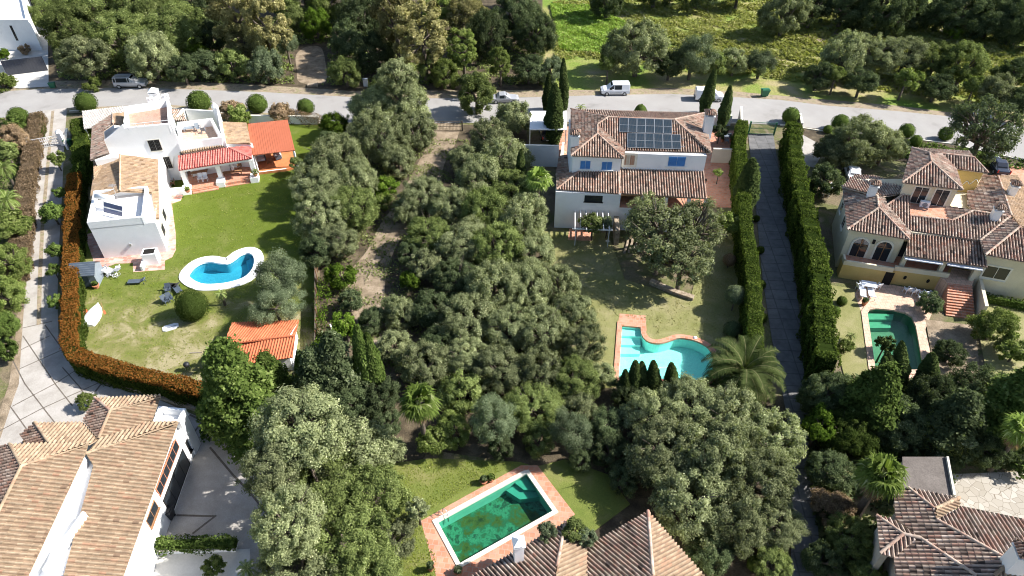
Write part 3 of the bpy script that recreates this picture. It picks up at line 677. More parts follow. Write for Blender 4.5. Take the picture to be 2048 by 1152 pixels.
# lower storey: left block closed, right block an open porch on a podium
L0 = Wall((P(1108, 455).x, P(1108, 455).y), (P(1108, 455).x + 40 * math.cos(R(TH)), P(1108, 455).y + 40 * math.sin(R(TH))))
uL, uM, uR = 0, L0.hit(1238, 420)[0], L0.hit(1414, 420)[0]
def slab(house, w, u0, u1, z0, z1, d0, d1, mat='whitesh', name='wall'):
    mb = MB(); panel(mb, w, u0, u1, z0, z1, d0, d1); return mb.build(name, M[mat], house)
slab(hb, L0, 0, uM, 0, 5.05, -3, 0)
slab(hb, L0, uM + .003, uR, 0, 3.2, -3, -.02)
slab(hb, L0, uM + .003, uR, 3.2, 3.26, -2.9, -.05, 'terra', 'porch_floor')
for u in (uM + 2.6, uM + 5.2, uM + 7.8, uR - .25): slab(hb, L0, u - .2, u + .2, 3.26, 4.9, -.5, -.1, 'whitesh', 'porch_column')
slab(hb, L0, uM + .003, uR, 4.75, 4.95, -.5, -.1, 'wood', 'beam')
slab(hb, L0, uM + .01, uR, 3.26, 5.6, -3.1, -2.95, 'dark', 'porch_glazing')
u = L0.hit(1170, 391), L0.hit(1204, 404)
window(hb, L0, u[0][0], u[1][0], u[1][1], u[0][1], bars=3, frame='dark', fw=.03)
def shutters(house, w, px, leafs=2, mat='blue'):
    (u0, z1), (u1, z0) = w.hit(*px[0]), w.hit(*px[1]); o = None; mb = MB(); n = leafs; step_ = (u1 - u0) / n
    fr = MB(); panel(fr, w, u0 - .07, u1 + .07, z0 - .07, z1 + .07, -.02, .02); o = fr.build('window', M['frame'], house)
    for i in range(n):
        s_ = MB(); a_ = u0 + i * step_ + .02; b_ = u0 + (i + 1) * step_ - .02
        panel(s_, w, a_, b_, z0, z1, .02, .06); k = int((z1 - z0) / .11)
        for j in range(k): z = z0 + .08 + j * (z1 - z0 - .1) / k; panel(s_, w, a_ + .07, b_ - .07, z, z + .045, .06, .08)
        s_.build('shutter', M[mat], o)
    g = MB(); panel(g, w, u0 - .2, u1 + .2, z0 - .15, z0 - .07, -.02, .16); g.build('sill', M['frame'], o)
shutters(hb, wing, ((1161,322),(1180,337))); shutters(hb, wing, ((1204,324),(1223,339)))
shutters(hb, main, ((1338,313),(1369,332)), 2)
(u0, z1), (u1, z0) = main.hit(1250, 310), main.hit(1268, 330)
window(hb, main, u0, u1, z0, z1, bars=2, frame='trim', fw=.28, pane='brick', sill=False)
chimney(hb, Plane(lp, AL, pt).hit(1149, 291) - Vector((0, 0, .6)), .95, 2.0, 'whitesh', R(TH))
cr_ = Plane(rp, AR, pt).hit(1413, 265) - Vector((0, 0, .6)); chimney(hb, cr_, 1.0, 2.9, 'whitesh', R(TH))
# solar panels on the front slope
def solar(px, label, n=6):
    tl, tr, br, bl = [m1.hit(*p) + m1.n * .18 for p in px]; t = thing('solar_array', label, 'solar panels', (tl + br) / 2, 'solar panel rows on the villa with blue shutters')
    first = None; w = (tr - tl) / n; h = (bl - tl)
    for i in range(n):
        a_ = tl + w * (i + .02); b_ = tl + w * (i + .98); mb = MB(); nn = m1.n * .04
        c_ = [a_, b_, b_ + h, a_ + h]
        mb.face([q + nn for q in c_][::-1], 0)
        for j in range(4): mb.face([c_[j] , c_[(j+1) % 4], c_[(j+1) % 4] + nn, c_[j] + nn], 1)
        mb.face(c_, 1)
        for q0, q1 in ((a_, b_), (b_, b_ + h), (b_ + h, a_ + h), (a_ + h, a_), (a_ + h * .5, b_ + h * .5)): mb.bar(q0 + nn * 1.1, q1 + nn * 1.1, .03, .02, 1, up=m1.n)
        mb.build('solar_panel', [M['pv'], M['metal']], t)
    r = MB()
    for k in (.2, .8): r.bar(tl + h * k - m1.n * .06, tr + h * k - m1.n * .06 + w.normalized() * .5, .05, .05)
    r.build('mounting_rail', M['metal'], t)
solar([(1239,238),(1343,242),(1344,270),(1238,266)], 'upper row of six dark solar panels on the roof of the villa with blue shutters')
solar([(1254,268.6),(1360.4,272),(1361,299),(1253.7,297)], 'lower row of six dark solar panels on the roof of the villa with blue shutters')
# carport, yard walls
cp = thing('carport', 'flat white metal carport roof left of the villa with blue shutters', 'carport', P(1096, 262))
mb = MB(); q = [P(1061,222,2.7), P(1134,222,2.7), P(1134,259,2.7), P(1059,259,2.7)]; n_ = 9
for i in range(n_):
    a_, b_ = q[0].lerp(q[3], i / n_), q[0].lerp(q[3], (i + .93) / n_); c_, d_ = q[1].lerp(q[2], i / n_), q[1].lerp(q[2], (i + .93) / n_)
    mb.prism([a_, c_, d_, b_], 2.66 + .0 , 2.72)
mb.prism(q, 2.6, 2.655); mb.build('roof_sheet', M['white'], cp)
for x, y in ((1062,224),(1132,224),(1060,257),(1132,257)):
    mb = MB(); g_ = P(x, y, 2.6); mb.box((g_.x, g_.y, 1.3), (.14, .14, 2.6)); mb.build('post', M['frame'], cp)
def plain_wall(px0, px1, h, label, mat='whitesh', th=.25, name='garden_wall', cap=True, group=None):
    a, b = P(*px0), P(*px1); t = thing(name, label, 'wall', (a + b) / 2, group); mb = MB(); d = (b - a).normalized(); k = Vector((-d.y, d.x, 0)) * th / 2
    mb.prism([a - k, b - k, b + k, a + k], 0, h); mb.build('masonry', M[mat], t)
    if cap: mb = MB(); k2 = k * 1.3; mb.prism([a - k2, b - k2, b + k2, a + k2], h, h + .06); mb.build('coping', M['trim'], t)
    return t
plain_wall((1048,331),(1116,333), 3.1, 'tall shaded white yard wall below the white metal carport')
plain_wall((1116,372),(1126,300), 1.2, 'narrow pale wall beside the left corner of the villa with blue shutters')
plain_wall((1421,325),(1478,327), 2.1, 'beige wall across the courtyard right of the villa with blue shutters', 'beige')
plain_wall((1478,285),(1477,238), 2.0, 'beige wall at the street end of the left lane hedge', 'beige')
plain_wall((1140,249),(1460,251), 1.6, 'white street wall behind the villa with blue shutters', 'white')
plain_wall((1474,330),(1473,418), 1.0, 'low white wall along the terracotta courtyard beside the lane hedge', 'white')
sh = thing('side_house', 'dark tiled lower roof on the left flank of the villa with blue shutters', 'annex', P(1128, 345))
mb = MB(); mb.prism([P(1112,372,2.8), P(1140,372,2.8), P(1144,312,2.8), P(1120,312,2.8)], 0, 2.8); mb.build('wall', M['whitesh'], sh)
roof_plane(sh, T, Plane(P(1128, 345, 3.4), AL, 12), [(1111,352),(1142,345),(1143,310),(1118,312)])

# ======== white house on the left
TW = 12.0
hw = thing('white_house', 'sprawling white house with roof terraces and tan tiled roofs beside the orange hedge', 'house', P(290, 420))
a, b = P(249, 257.5, 8), P(341, 248.3, 8); TWR = math.degrees(math.atan2(b.y - a.y, b.x - a.x)); fw_ = Wall(a, b)
tw_px = [(249,257.5),(341,248.3),(337,197),(296,206),(248,213)]
tw = foot(tw_px, 8, 0.0)
wall_part(hw, offset_poly(tw, -.2), 0, 7.05); parapet(hw, offset_poly(tw, -.13), 6.9, 8.0, .28)
mb = MB(); mb.prism(offset_poly(tw, -.2), 7.05, 7.07); mb.build('roof_terrace', noise_mat('worn_terracotta_deck', [(.30,.19,.14),(.42,.27,.20),(.34,.26,.21)], .9, detail=8, fine=(9,.3)), hw)
wall_poly(hw, fw_, [(249,256.5),(341,247.5),(360,287),(444,274.5),(444,291),(362,303),(347,314),(345,340),(316,336),(316,321),(241,311),(202,320),(218,307),(208,281),(222,270),(244.6,250)], .3, d=.006)
# tower chimney and merlons
g_ = P(317, 213, 7.0); chimney(hw, (g_.x, g_.y, 6.9), 1.0, 2.1, 'white', R(TWR), style='cone')
for x, y in ((300,205),(306,204),(329,199),(335,197.5)):
    mb = MB(); q = P(x, y, 8); mb.box((q.x, q.y, 8.25), (.42, .3, .6), R(TWR)); mb.tube([(q.x - .2, q.y, 8.55), (q.x + .2, q.y, 8.55)], .17, 8); mb.build('merlon', M['white'], hw)
mb = MB()
r0, r1 = P(256, 256, 8.05), P(340, 247, 8.05)
for i in range(6): q = r0.lerp(r1, i / 5); mb.bar(q + Vector((0,0,-.3)), q + Vector((0,0,.45)), .05, .05)
mb.bar(r0 + Vector((0,0,.45)), r1 + Vector((0,0,.45)), .06, .06); mb.build('railing', M['frame'], hw)
# first-floor terrace
tr_px = [(357,288),(445,274.5),(424,236),(354,245)]
tf = foot(tr_px, 5.4, 0.0); wall_part(hw, offset_poly(tf, -.22), 0, 4.35); parapet(hw, offset_poly(tf, -.15), 4.2, 5.4, .3)
mb = MB(); mb.prism(offset_poly(tf, -.22), 4.35, 4.37); mb.build('roof_terrace', M['sandpave'], hw)
mb = MB(); q0, q1 = P(434,223,4.9), P(445,282,4.9); mb.prism([q0, q0 + Vector((.35,0,0)), q1 + Vector((.35,0,0)), q1], 0, 4.9); q0, q1 = P(370,219,3.2), P(436,223,3.2)
mb.prism([q0, q1, q1 + Vector((0,.25,0)), q0 + Vector((0,.25,0))], 0, 3.2); mb.box((P(433,224,5).x, P(433,224,5).y, 2.9), (.6,.6,5.8)); mb.lathe((P(433,224,5).x, P(433,224,5).y, 5.8), [(.45,0),(.2,.35),(.02,.6)], 8)
q0 = P(366,222,2.9); mb.prism([q0, q0 + Vector((.3,0,0)), q0 + Vector((.3,-4,0)), q0 + Vector((0,-4,0))], 0, 3.3)
mb.build('yard_wall', M['white'], hw)
roof_plane(hw, M['tile_grey'], Plane(P(355, 232, 3.2), TW + 90, 10), [(343,220),(366,220),(374,242),(350,242)])
# windows of the big front wall
win_px(hw, fw_, ((295,281),(325,299)), bars=2, grille=True, frame='trim', pane='dark'); win_px(hw, fw_, ((320,315),(346,335)), bars=2, grille=True, frame='trim', pane='dark', sill=False)
# porch
pf = Plane(P(430, 326, 3.4), TW - 90, 14)
_, c = roof_plane(hw, M['tile_red'], pf, [(355.5,312),(441,297),(458,296),(504,317),(357.5,341)], caps=((2,3),), col_w=.3)
roof_plane(hw, M['tile_red'], Plane(pf.hit(458,296), TW, 14), [(458,296),(503,291),(504,317)], col_w=.3)
cw = fw_.hit(362,301); mbp = Plane(fw_.pt(cw[0], cw[1], .25), TW - 90, 16)
roof_plane(hw, M['tile_peach'], mbp, [(362,301),(443,288),(446,293),(364,307)])
e0, e1 = pf.hit(360, 339), pf.hit(503, 316.5); e0.z -= .3; e1.z -= .3; mb = MB(); mb.bar(e0 + Vector((.1,.3,0)), e1 + Vector((-.2,.3,0)), .3, .35)
mb.build('beam', M['white'], hw)
fl = [P(380,386,0), P(512,362,0), P(508,318,0), P(352,342,0)]
mb = MB(); mb.prism(fl, 0, .45); mb.build('porch_floor', M['terra'], hw)
for s_, (x0, y0, x1, y1) in (('porch_steps', (386,389,438,380)), ('porch_steps', (450,376,508,366))):
    mb = MB()
    for i in range(3):
        a, b = P(x0, y0), P(x1, y1); d = (b - a).normalized(); k = Vector((-d.y, d.x, 0)); a += k * .38 * i; b += k * .38 * i
        mb.prism([a, b, b + k * (1.6 - .38 * i), a + k * (1.6 - .38 * i)], .0, .15 * (i + 1) + .003)
    mb.build(s_, M['terra'], hw)
for x, y, in ((376,386),(444,371),(511,362)):
    q = P(x, y); mb = MB(); back = Vector((-math.sin(R(TW)), math.cos(R(TW)), 0)); mb.box(q + back * .9 + Vector((0, 0, 1.6)), (.55, .55, 3.2), R(TW)); mb.box(q + back * .1 + Vector((0,0,.4)), (1.0, 1.3, .8), R(TW)); mb.build('porch_pier', M['white'], hw)
for x in (352, 505):
    pass
# tan roof and gable between porch and canopy
blk = foot([(440,246),(494,247),(502,289),(446,288)], 3.9, .1); wall_part(hw, blk, 0, 3.75)
roof_plane(hw, M['tile_tan'], Plane(P(446, 286, 4.3), TW, 7), [(439,245),(493,246),(501.7,288),(445,286)])
wt = Wall(P(442,292,3.9), P(503,287,3.9)); wall_poly(hw, wt, [(442,287),(502,288),(504,296),(460,297),(441,298)], .3)
slab(hw, wt, 0, wt.L, 0, 3.6, -.5, -.25, 'white')
# long annex with the flat solar terrace
A0, A1 = P(209.6, 517), P(335, 504); an = Wall(A0, A1); TA = math.degrees(math.atan2(A1.y - A0.y, A1.x - A0.x)); bk2 = Vector((math.cos(R(108.5)), math.sin(R(108.5)), 0))
ft = [A0, A1, A1 + bk2 * 6.7, A0 + bk2 * 6.7]; wall_part(hw, ft, 0, 4.15); LA = an.L
tp = [(p.x, p.y) for p in (A0, A1 - Vector((an.t.x, an.t.y, 0)) * .9, A1 - Vector((an.t.x, an.t.y, 0)) * .9 + bk2 * 6.5, A0 + bk2 * 6.5)]
parapet(hw, offset_poly(tp, -.13), 4.0, 5.0, .26)
mb = MB(); mb.prism(offset_poly(tp, -.2), 4.15, 4.17); mb.build('roof_terrace', M['white'], hw)
wall_part(hw, [A0 + bk2 * 6.7, A1 + bk2 * 6.7, A1 + bk2 * 16.5, A0 + bk2 * 16.5], 0, 3.9)
ar = Plane(P(318, 400, 4.1), TA, 15); _, c = roof_plane(hw, M['tile_tan'], ar, [(240.4,310),(316,320),(319,438),(311,438),(303,386),(240,383)], caps=((0,5),))
al = Plane(ar.hit(240, 383), TA + 180, 15); roof_plane(hw, M['tile_tan'], al, [(240.4,310),(240,383),(180,401),(187,358),(205,330)])
roof_plane(hw, M['tile_peach'], Plane(al.hit(205, 330), TA + 90, 12), [(187,321),(239,312),(205,331),(188,358)])
def rightwall(px_a, px_b):
    return Wall(P(*px_a), P(*px_b))
rw = Wall(A1, A1 + bk2 * 16)
for y0, x0 in ((452, 322.5), (412, 320.5)):
    u, z = rw.hit(x0, y0); window(hw, rw, u - .6, u + .6, 1.3, 2.5, bars=2, frame='trim', grille=True)
ul = Plane(P(215, 240, 6.4), TW + 180, 17); _, c = roof_plane(hw, M['tile_grey'], ul, [(185,254.5),(226,227.5),(226,249),(207,262),(208,281),(219,307),(181,321)], caps=((1,2),))
roof_plane(hw, M['tile_tan'], Plane(ul.hit(226, 240), TW, 12), [(226,227.5),(248,226),(246,251),(226,248)])
wall_part(hw, foot([(185,256),(226,229),(249,226),(249,260),(241,311),(182,320)], 5.2, .3), 0, 4.9)
# solar water heater on the annex terrace
sw = thing('solar_heater', 'solar water heater with two blue collectors on the flat terrace of the white house', 'solar heater', P(228, 418, 4.17))
q = [P(208,403,5.6), P(246,413,5.6), P(246,433,4.5), P(208,424,4.5)]
for f0, f1 in ((0, .46), (.54, 1)):
    mb = MB(); pp = [q[0].lerp(q[3], f0), q[1].lerp(q[2], f0), q[1].lerp(q[2], f1), q[0].lerp(q[3], f1)]; nn = (pp[1]-pp[0]).cross(pp[3]-pp[0]).normalized(); nn = nn if nn.z > 0 else -nn
    mb.face([p + nn * .05 for p in pp][::-1], 0); mb.face([p - nn * .03 for p in pp], 1)
    for j in range(4): mb.face([pp[j]-nn*.03, pp[(j+1) % 4]-nn*.03, pp[(j+1) % 4]+nn*.05, pp[j]+nn*.05], 1); mb.bar(pp[j]+nn*.06, pp[(j+1) % 4]+nn*.06, .06, .04, 1, up=nn)
    mb.build('collector', [plain('collector_glass', (.05,.07,.16), .2), M['frame']], sw)
mb = MB(); t0, t1 = P(202,392,5.7), P(213,396,5.7); mb.tube([t0 + Vector((-.6,0,0)), t1 + Vector((.7,0,0))], .3, 14); mb.build('tank', M['whitep'], sw, True)
mb = MB()
for p_ in q: mb.bar(p_, Vector((p_.x, p_.y, 4.17)), .05, .05)
mb.bar(q[0], Vector((q[3].x, q[3].y, 4.2)), .05, .05); mb.bar(t0, Vector((t0.x, t0.y, 4.17)), .06, .06); mb.bar(t1, Vector((t1.x, t1.y, 4.17)), .06, .06); mb.build('stand', M['metal'], sw)
an_t = thing('antenna', 'thin television antenna on the white annex terrace behind the solar heater', 'antenna', P(238, 402, 4.17)); mb = MB(); q = P(238,402,4.17)
mb.bar(q, q + Vector((0,0,2.2)), .04, .04)
for i in range(5): mb.bar(q + Vector((-.4, .1*i-.2, 2.1)), q + Vector((.4, .1*i-.2, 2.1)), .02, .02)
mb.bar(q + Vector((0,-.3,2.1)), q + Vector((0,.3,2.1)), .03, .03); mb.build('mast', M['metal'], an_t)
# outdoor lean-to with black hatch
hx = P(303, 530); ov = thing('outdoor_oven', 'white masonry barbecue with a black square top at the front of the white annex', 'barbecue', hx)
mb = MB(); mb.box(hx + Vector((0,.55,.75)), (1.5, 1.2, 1.5), R(TA)); mb.box(hx + Vector((-.62,-.5,.35)), (.22, 1.2, .7), R(TA)); mb.build('masonry', M['white'], ov)
mb = MB(); mb.box(hx + Vector((.02,.55,1.505)), (1.15,.9,.02), R(TA)); mb.build('hatch', M['dark'], ov)
wm = MB(); u, z = an.hit(261, 488); wm.prism([an.pt(u-.1,0,0), an.pt(u+.1,0,0), an.pt(u+.1,0,.15), an.pt(u-.1,0,.15)], z-.2, z+.1); wm.build('vent', M['metal'], hw)
# carport of pale corrugated sheet
cp2 = thing('carport', 'weathered pale corrugated carport roof on the street side of the white house', 'carport', P(205, 240))
mb = MB(); q = [P(164,222,2.9), P(248,212,3.1), P(248,226,3.1), P(226,228,3.0), P(186,254,2.9), P(168,258,2.9)]
pl_ = Plane(P(200,235,3.0), TW - 90, 3); tile_faces(mb, pl_, [pl_.hit(x, y) for x, y in ((164,222),(248,212),(248,227),(226,229),(186,255),(168,258))], .22, 3.0, k=.5, step=0); underside(mb, pl_, [pl_.hit(x, y) for x, y in ((164,222),(248,212),(248,227),(226,229),(186,255),(168,258))], .08)
mb.build('roof_sheet', tile_mat('corrugated_sheet', [(.36,.33,.30),(.46,.43,.39)]), cp2)
for x, y in ((168,224),(205,219),(170,256),(184,253)):
    g_ = P(x, y, 2.8); mb = MB(); mb.box((g_.x, g_.y, 1.4), (.13,.13,2.8)); mb.build('post', M['frame'], cp2)
# orange canopy
ca = thing('canopy', 'large flat bright orange canopy roof over an orange tiled terrace', 'canopy', P(545, 300))
cpl = Plane(P(546, 305, 3.0), TW - 90, 5); cq = [(495,247.4),(575,239),(589.7,300),(504,310)]; mb = MB(); pp = [cpl.hit(*p) for p in cq]
underside(mb, cpl, pp, .14); mb.build('roof_sheet', M['orange'], ca)
mb = MB()
for i in range(18):
    a, b = pp[0].lerp(pp[1], (i+.5)/18), pp[3].lerp(pp[2], (i+.5)/18); mb.bar(a + cpl.n*.0, b + cpl.n*.0, .05, .03, up=cpl.n)
mb.build('roof_ribs', M['orange'], ca)
for k in (pp[0], pp[1], pp[2], pp[3]):
    c_ = (pp[0]+pp[1]+pp[2]+pp[3]) / 4; q = k.lerp(c_, .06); mb = MB(); mb.box((q.x, q.y, q.z/2 - .1), (.22,.22,q.z - .2)); mb.build('post', M['white'], ca)
mb = MB(); mb.prism([P(505,305,.4), P(516,345,.4), P(573,338,.4), P(592,333,.4), P(582,290,.4), P(505,295,.4)], 0, .4); mb.build('terrace', M['redtile'], ca)
ed = MB(); ed.bar(P(516,347,.2) , P(573,340,.2), .15, .45); ed.build('terrace_edge', M['white'], ca)
# courtyard box left of the porch
plain_wall((326,392),(372,388), .9, 'low white courtyard wall in front of the barred window of the white house', 'white', .3)
plain_wall((324,390),(318,350), 1.0, 'short white wall running back from the courtyard wall of the white house', 'white', .25)

# ======== yellow villa on the right
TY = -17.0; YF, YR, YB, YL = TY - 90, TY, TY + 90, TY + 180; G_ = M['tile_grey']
hy = thing('villa', 'cream yellow villa with many hipped tile roofs, arches and a stair to the green pool', 'house', P(1860, 520))
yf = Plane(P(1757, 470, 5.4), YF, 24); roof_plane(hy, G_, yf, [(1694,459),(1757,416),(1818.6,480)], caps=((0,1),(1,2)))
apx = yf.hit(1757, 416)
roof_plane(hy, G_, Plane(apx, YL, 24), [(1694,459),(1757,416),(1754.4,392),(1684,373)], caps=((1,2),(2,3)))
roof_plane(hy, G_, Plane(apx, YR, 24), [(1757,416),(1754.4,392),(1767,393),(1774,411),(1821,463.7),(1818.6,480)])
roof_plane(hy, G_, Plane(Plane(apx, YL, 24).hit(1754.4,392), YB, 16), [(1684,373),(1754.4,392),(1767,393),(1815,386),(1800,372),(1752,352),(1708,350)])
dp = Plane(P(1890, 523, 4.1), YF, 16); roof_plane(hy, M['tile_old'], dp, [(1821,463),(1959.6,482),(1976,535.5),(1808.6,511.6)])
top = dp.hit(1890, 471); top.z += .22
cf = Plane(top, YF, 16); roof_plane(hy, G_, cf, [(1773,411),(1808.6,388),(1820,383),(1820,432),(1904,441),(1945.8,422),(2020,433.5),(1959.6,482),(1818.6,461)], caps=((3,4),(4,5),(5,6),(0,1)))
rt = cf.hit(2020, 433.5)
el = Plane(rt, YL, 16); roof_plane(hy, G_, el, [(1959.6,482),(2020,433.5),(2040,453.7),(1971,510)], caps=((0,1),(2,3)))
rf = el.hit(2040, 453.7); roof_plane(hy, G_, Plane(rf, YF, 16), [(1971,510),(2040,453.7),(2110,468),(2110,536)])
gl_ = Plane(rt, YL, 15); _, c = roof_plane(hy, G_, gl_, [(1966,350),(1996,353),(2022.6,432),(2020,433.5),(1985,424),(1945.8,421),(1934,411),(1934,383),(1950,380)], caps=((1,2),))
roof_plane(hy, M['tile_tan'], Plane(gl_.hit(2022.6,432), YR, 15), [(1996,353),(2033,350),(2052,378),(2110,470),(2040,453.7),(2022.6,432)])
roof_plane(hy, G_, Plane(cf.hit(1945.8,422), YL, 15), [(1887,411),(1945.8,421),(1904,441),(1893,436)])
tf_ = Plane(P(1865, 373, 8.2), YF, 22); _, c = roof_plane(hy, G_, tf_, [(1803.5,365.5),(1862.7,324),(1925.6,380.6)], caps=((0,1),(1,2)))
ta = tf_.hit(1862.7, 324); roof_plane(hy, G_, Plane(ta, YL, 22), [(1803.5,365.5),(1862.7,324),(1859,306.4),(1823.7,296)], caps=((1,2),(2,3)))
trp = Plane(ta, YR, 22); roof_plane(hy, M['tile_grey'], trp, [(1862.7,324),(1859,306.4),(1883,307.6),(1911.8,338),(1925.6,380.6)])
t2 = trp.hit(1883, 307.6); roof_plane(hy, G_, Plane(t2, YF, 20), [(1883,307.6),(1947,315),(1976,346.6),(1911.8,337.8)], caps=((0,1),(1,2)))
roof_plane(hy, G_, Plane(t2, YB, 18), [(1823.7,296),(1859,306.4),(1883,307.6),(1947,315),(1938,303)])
def yw(px, z, z1, inset=.35, mat='cream'): return wall_part(hy, foot(px, z, inset), 0, z1, mat)
yw([(1803.5,365.5),(1925.6,380.6),(1918,352),(1900,310),(1825,297)], 8.2, 8.1)
yw([(1905,340),(1976,347),(1950,312),(1885,306)], 8.0, 7.85, .3, 'ochre')
mainf = [(1694,459),(1818.6,480),(1822,466),(1960,482),(1971,509),(2110,533),(2110,400),(2033,352),(1940,352),(1800,352),(1708,352),(1684,373)]
fp_ = foot(mainf, 5.3, .4); wall_part(hy, fp_, 0, 5.15, 'cream')
tq = foot([(1818,434),(1898,444),(1905,412),(1818,400)], 5.7, 0); mb = MB(); mb.prism(tq, 5.0, 5.72); mb.build('roof_terrace', M['terra'], hy)
wA = Wall(fp_[0], fp_[1])
def arch(w, lpx, rpx, tpx, trimw=.2):
    u0, z0 = w.hit(*lpx); u1, _ = w.hit(*rpx); zt = w.hit(*tpx)[1]; r = (u1 - u0) / 2; cz = zt - r; uc = (u0 + u1) / 2; z0 = 1.85
    o = MB(); inn = MB(); n = 14
    pin = [(u0, z0)] + [(uc - r * math.cos(math.pi * k / n), cz + r * math.sin(math.pi * k / n)) for k in range(n + 1)] + [(u1, z0)]
    s_ = (r + trimw) / r; pout = [(u0 - trimw, z0)] + [(uc - (r + trimw) * math.cos(math.pi * k / n), cz + (r + trimw) * math.sin(math.pi * k / n)) for k in range(n + 1)] + [(u1 + trimw, z0)]
    for i in range(len(pin) - 1):
        A, B, C_, D = pin[i], pin[i+1], pout[i+1], pout[i]
        o.face([w.pt(*A, .07), w.pt(*B, .07), w.pt(*C_, .07), w.pt(*D, .07)]); o.face([w.pt(*D, .07), w.pt(*C_, .07), w.pt(*C_, -.02), w.pt(*D, -.02)]); o.face([w.pt(*B, .07), w.pt(*A, .07), w.pt(*A, -.02), w.pt(*B, -.02)])
    f = o.build('arch_window', M['trim'], hy); inn.face([w.pt(u, z, .015) for u, z in pin][::-1]); inn.build('pane', M['glass'], f)
    g = MB(); g.bar(w.pt(uc, z0, .04), w.pt(uc, zt, .04), .07, .05); g.bar(w.pt(u0, cz, .04), w.pt(u1, cz, .04), .07, .05); g.build('glazing_bars', M['wood'], f)
arch(wA, (1697.3,509), (1726.7,514), (1722,477)); arch(wA, (1743,516.6), (1773,519), (1768,483))
u, z = wA.hit(1747.5, 483); lm = MB(); lm.prism([wA.pt(u-.12,0,0), wA.pt(u+.12,0,0), wA.pt(u+.12,0,.2), wA.pt(u-.12,0,.2)], z-.2, z+.25); lm.build('wall_lamp', M['dark'], hy)
# tower doors and ochre wall ornament
tf2 = foot([(1803.5,365.5),(1925.6,380.6),(1918,352),(1900,310),(1825,297)], 8.2, .35); wT = Wall(tf2[0], tf2[1])
for lt, rb in (((1829,381),(1845,412)), ((1869,388),(1886,417))):
    u0, z1 = wT.hit(*lt); u1, _ = wT.hit(rb[0], rb[1]); window(hy, wT, u0, u0 + 1.35, 5.75, 7.75, bars=2, frame='trim', fw=.15, sill=False, name='door')
ac = thing('air_conditioner', 'white air conditioning unit between the two doors of the yellow villa tower', 'air conditioner', P(1847, 413, 5.72)); q = P(1847, 413, 5.72)
mb = MB(); mb.box(q + Vector((0,0,.35)), (.95,.4,.65), R(TY)); mb.build('casing', M['whitep'], ac); mb = MB(); mb.tube([q + Vector((-.06,-.2,.35)), q + Vector((-.07,-.24,.35))], .26, 14); mb.build('fan_grille', M['greyp'], ac)
of2 = foot([(1905,340),(1976,347),(1950,312),(1885,306)], 8.0, .3); wO = Wall(of2[0], of2[1])
orn = MB(); pts = []
for k in range(40):
    t = k / 39; u = .8 + 2.2 * t; z = 6.9 - .9 * (1 - t) + .25 * math.sin(t * 17); pts.append(wO.pt(u, z, .06))
orn.tube(pts, .035, 5); pts = [wO.pt(1.0 + .5 * math.cos(k * .5) * (1 - k / 30), 5.7 + .35 * math.sin(k * .5) * (1 - k / 30), .06) for k in range(22)]; orn.tube(pts, .035, 5)
orn.build('iron_ornament', M['frame'], hy)
for (x, y), hgt in (((1740.6,392), 1.9), ((1987,437), 1.7), ((2020,389), 1.7)):
    pl_ = {1740.6: Plane(apx, YL, 24), 1987: cf, 2020: Plane(gl_.hit(2022.6,432), YR, 15)}[x]; chimney(hy, pl_.hit(x, y) - Vector((0,0,.5)), .75, hgt, 'whitesh', R(TY))
# podium terrace, retaining wall, stair
pod = [P(x, y, 1.8) for x, y in ((1683,516),(1685.7,529),(1785,545),(1787,541),(1896,556),(1908,528),(1960,538),(1975,500),(1700,470))]
mb = MB(); mb.prism(pod, 0, 1.8); mb.build('podium', M['ochre'], hy); mb = MB(); mb.prism(offset_poly([(p.x, p.y) for p in pod], -.25), 1.8, 1.815); mb.build('terrace_floor', M['terra'], hy)
mb = MB()
for A, B in (((1683,516),(1685.7,529)), ((1685.7,529),(1785,545)), ((1787,541),(1896,556))):
    a, b = P(*A, 1.8), P(*B, 1.8); d = (b-a).normalized(); k = Vector((-d.y, d.x, 0)) * .22; mb.prism([a, b, b + k, a + k], 1.8, 2.35)
mb.build('parapet', M['cream'], hy)
wP = Wall(P(1685.7,529,1.8), P(1785,545,1.8)); u0, _ = wP.hit(1762, 566); u1, _ = wP.hit(1779, 569); recess(hy, wP, u0, u1, .0, 1.75, 'doorway')
wP2 = Wall(P(1787,541,1.8), P(1896,556,1.8))
for x, y in ((1810,555),(1856,562)):
    u, z = wP2.hit(x, y); o_ = MB(); ring = [wP2.pt(u + .16*math.cos(k*math.pi/6), z + .27*math.sin(k*math.pi/6), .02) for k in range(12)]; o_.face(ring[::-1]); o_.build('oval_vent', M['dark'], hy)
for x in (1804, 1880, 1945):
    a = P(x, {1804:541, 1880:553, 1945:565}[x], 1.8) + Vector((0,.45,0)); mb = MB(); mb.box((a.x, a.y, 2.95), (.42,.42,2.3), R(TY)); mb.build('porch_column', M['cream'], hy)
slab(hy, Wall(fp_[2], fp_[3]), .2, 9.5, 1.85, 3.9, -.05, .02, 'glass', 'porch_glazing')
mb = MB(); a, b = dp.hit(1812, 513), dp.hit(1888, 524); a.z -= .25; b.z -= .25; mb.bar(a + Vector((0,.1,0)), b + Vector((0,.1,0)), .5, .12); a, b = dp.hit(1897, 525), dp.hit(1968, 536); a.z -= .25; b.z -= .25; mb.bar(a + Vector((0,.1,0)), b + Vector((0,.1,0)), .5, .12); mb.build('rolled_awning', M['wfurn'], hy)
sa, sb = P(1896, 566, 1.8), P(1944, 571, 1.8); sc_, sd = P(1891, 632), P(1950, 640); mb = MB(); N_ = 12
for i in range(N_):
    f0, f1 = i / N_, (i + 1) / N_; z = 1.8 * (1 - i / N_) - .02
    p_ = [sa.lerp(sc_, f0), sb.lerp(sd, f0), sb.lerp(sd, f1 + .0), sa.lerp(sc_, f1)]; mb.prism(p_, 0, z)
mb.build('garden_stair', M['terra'], hy)
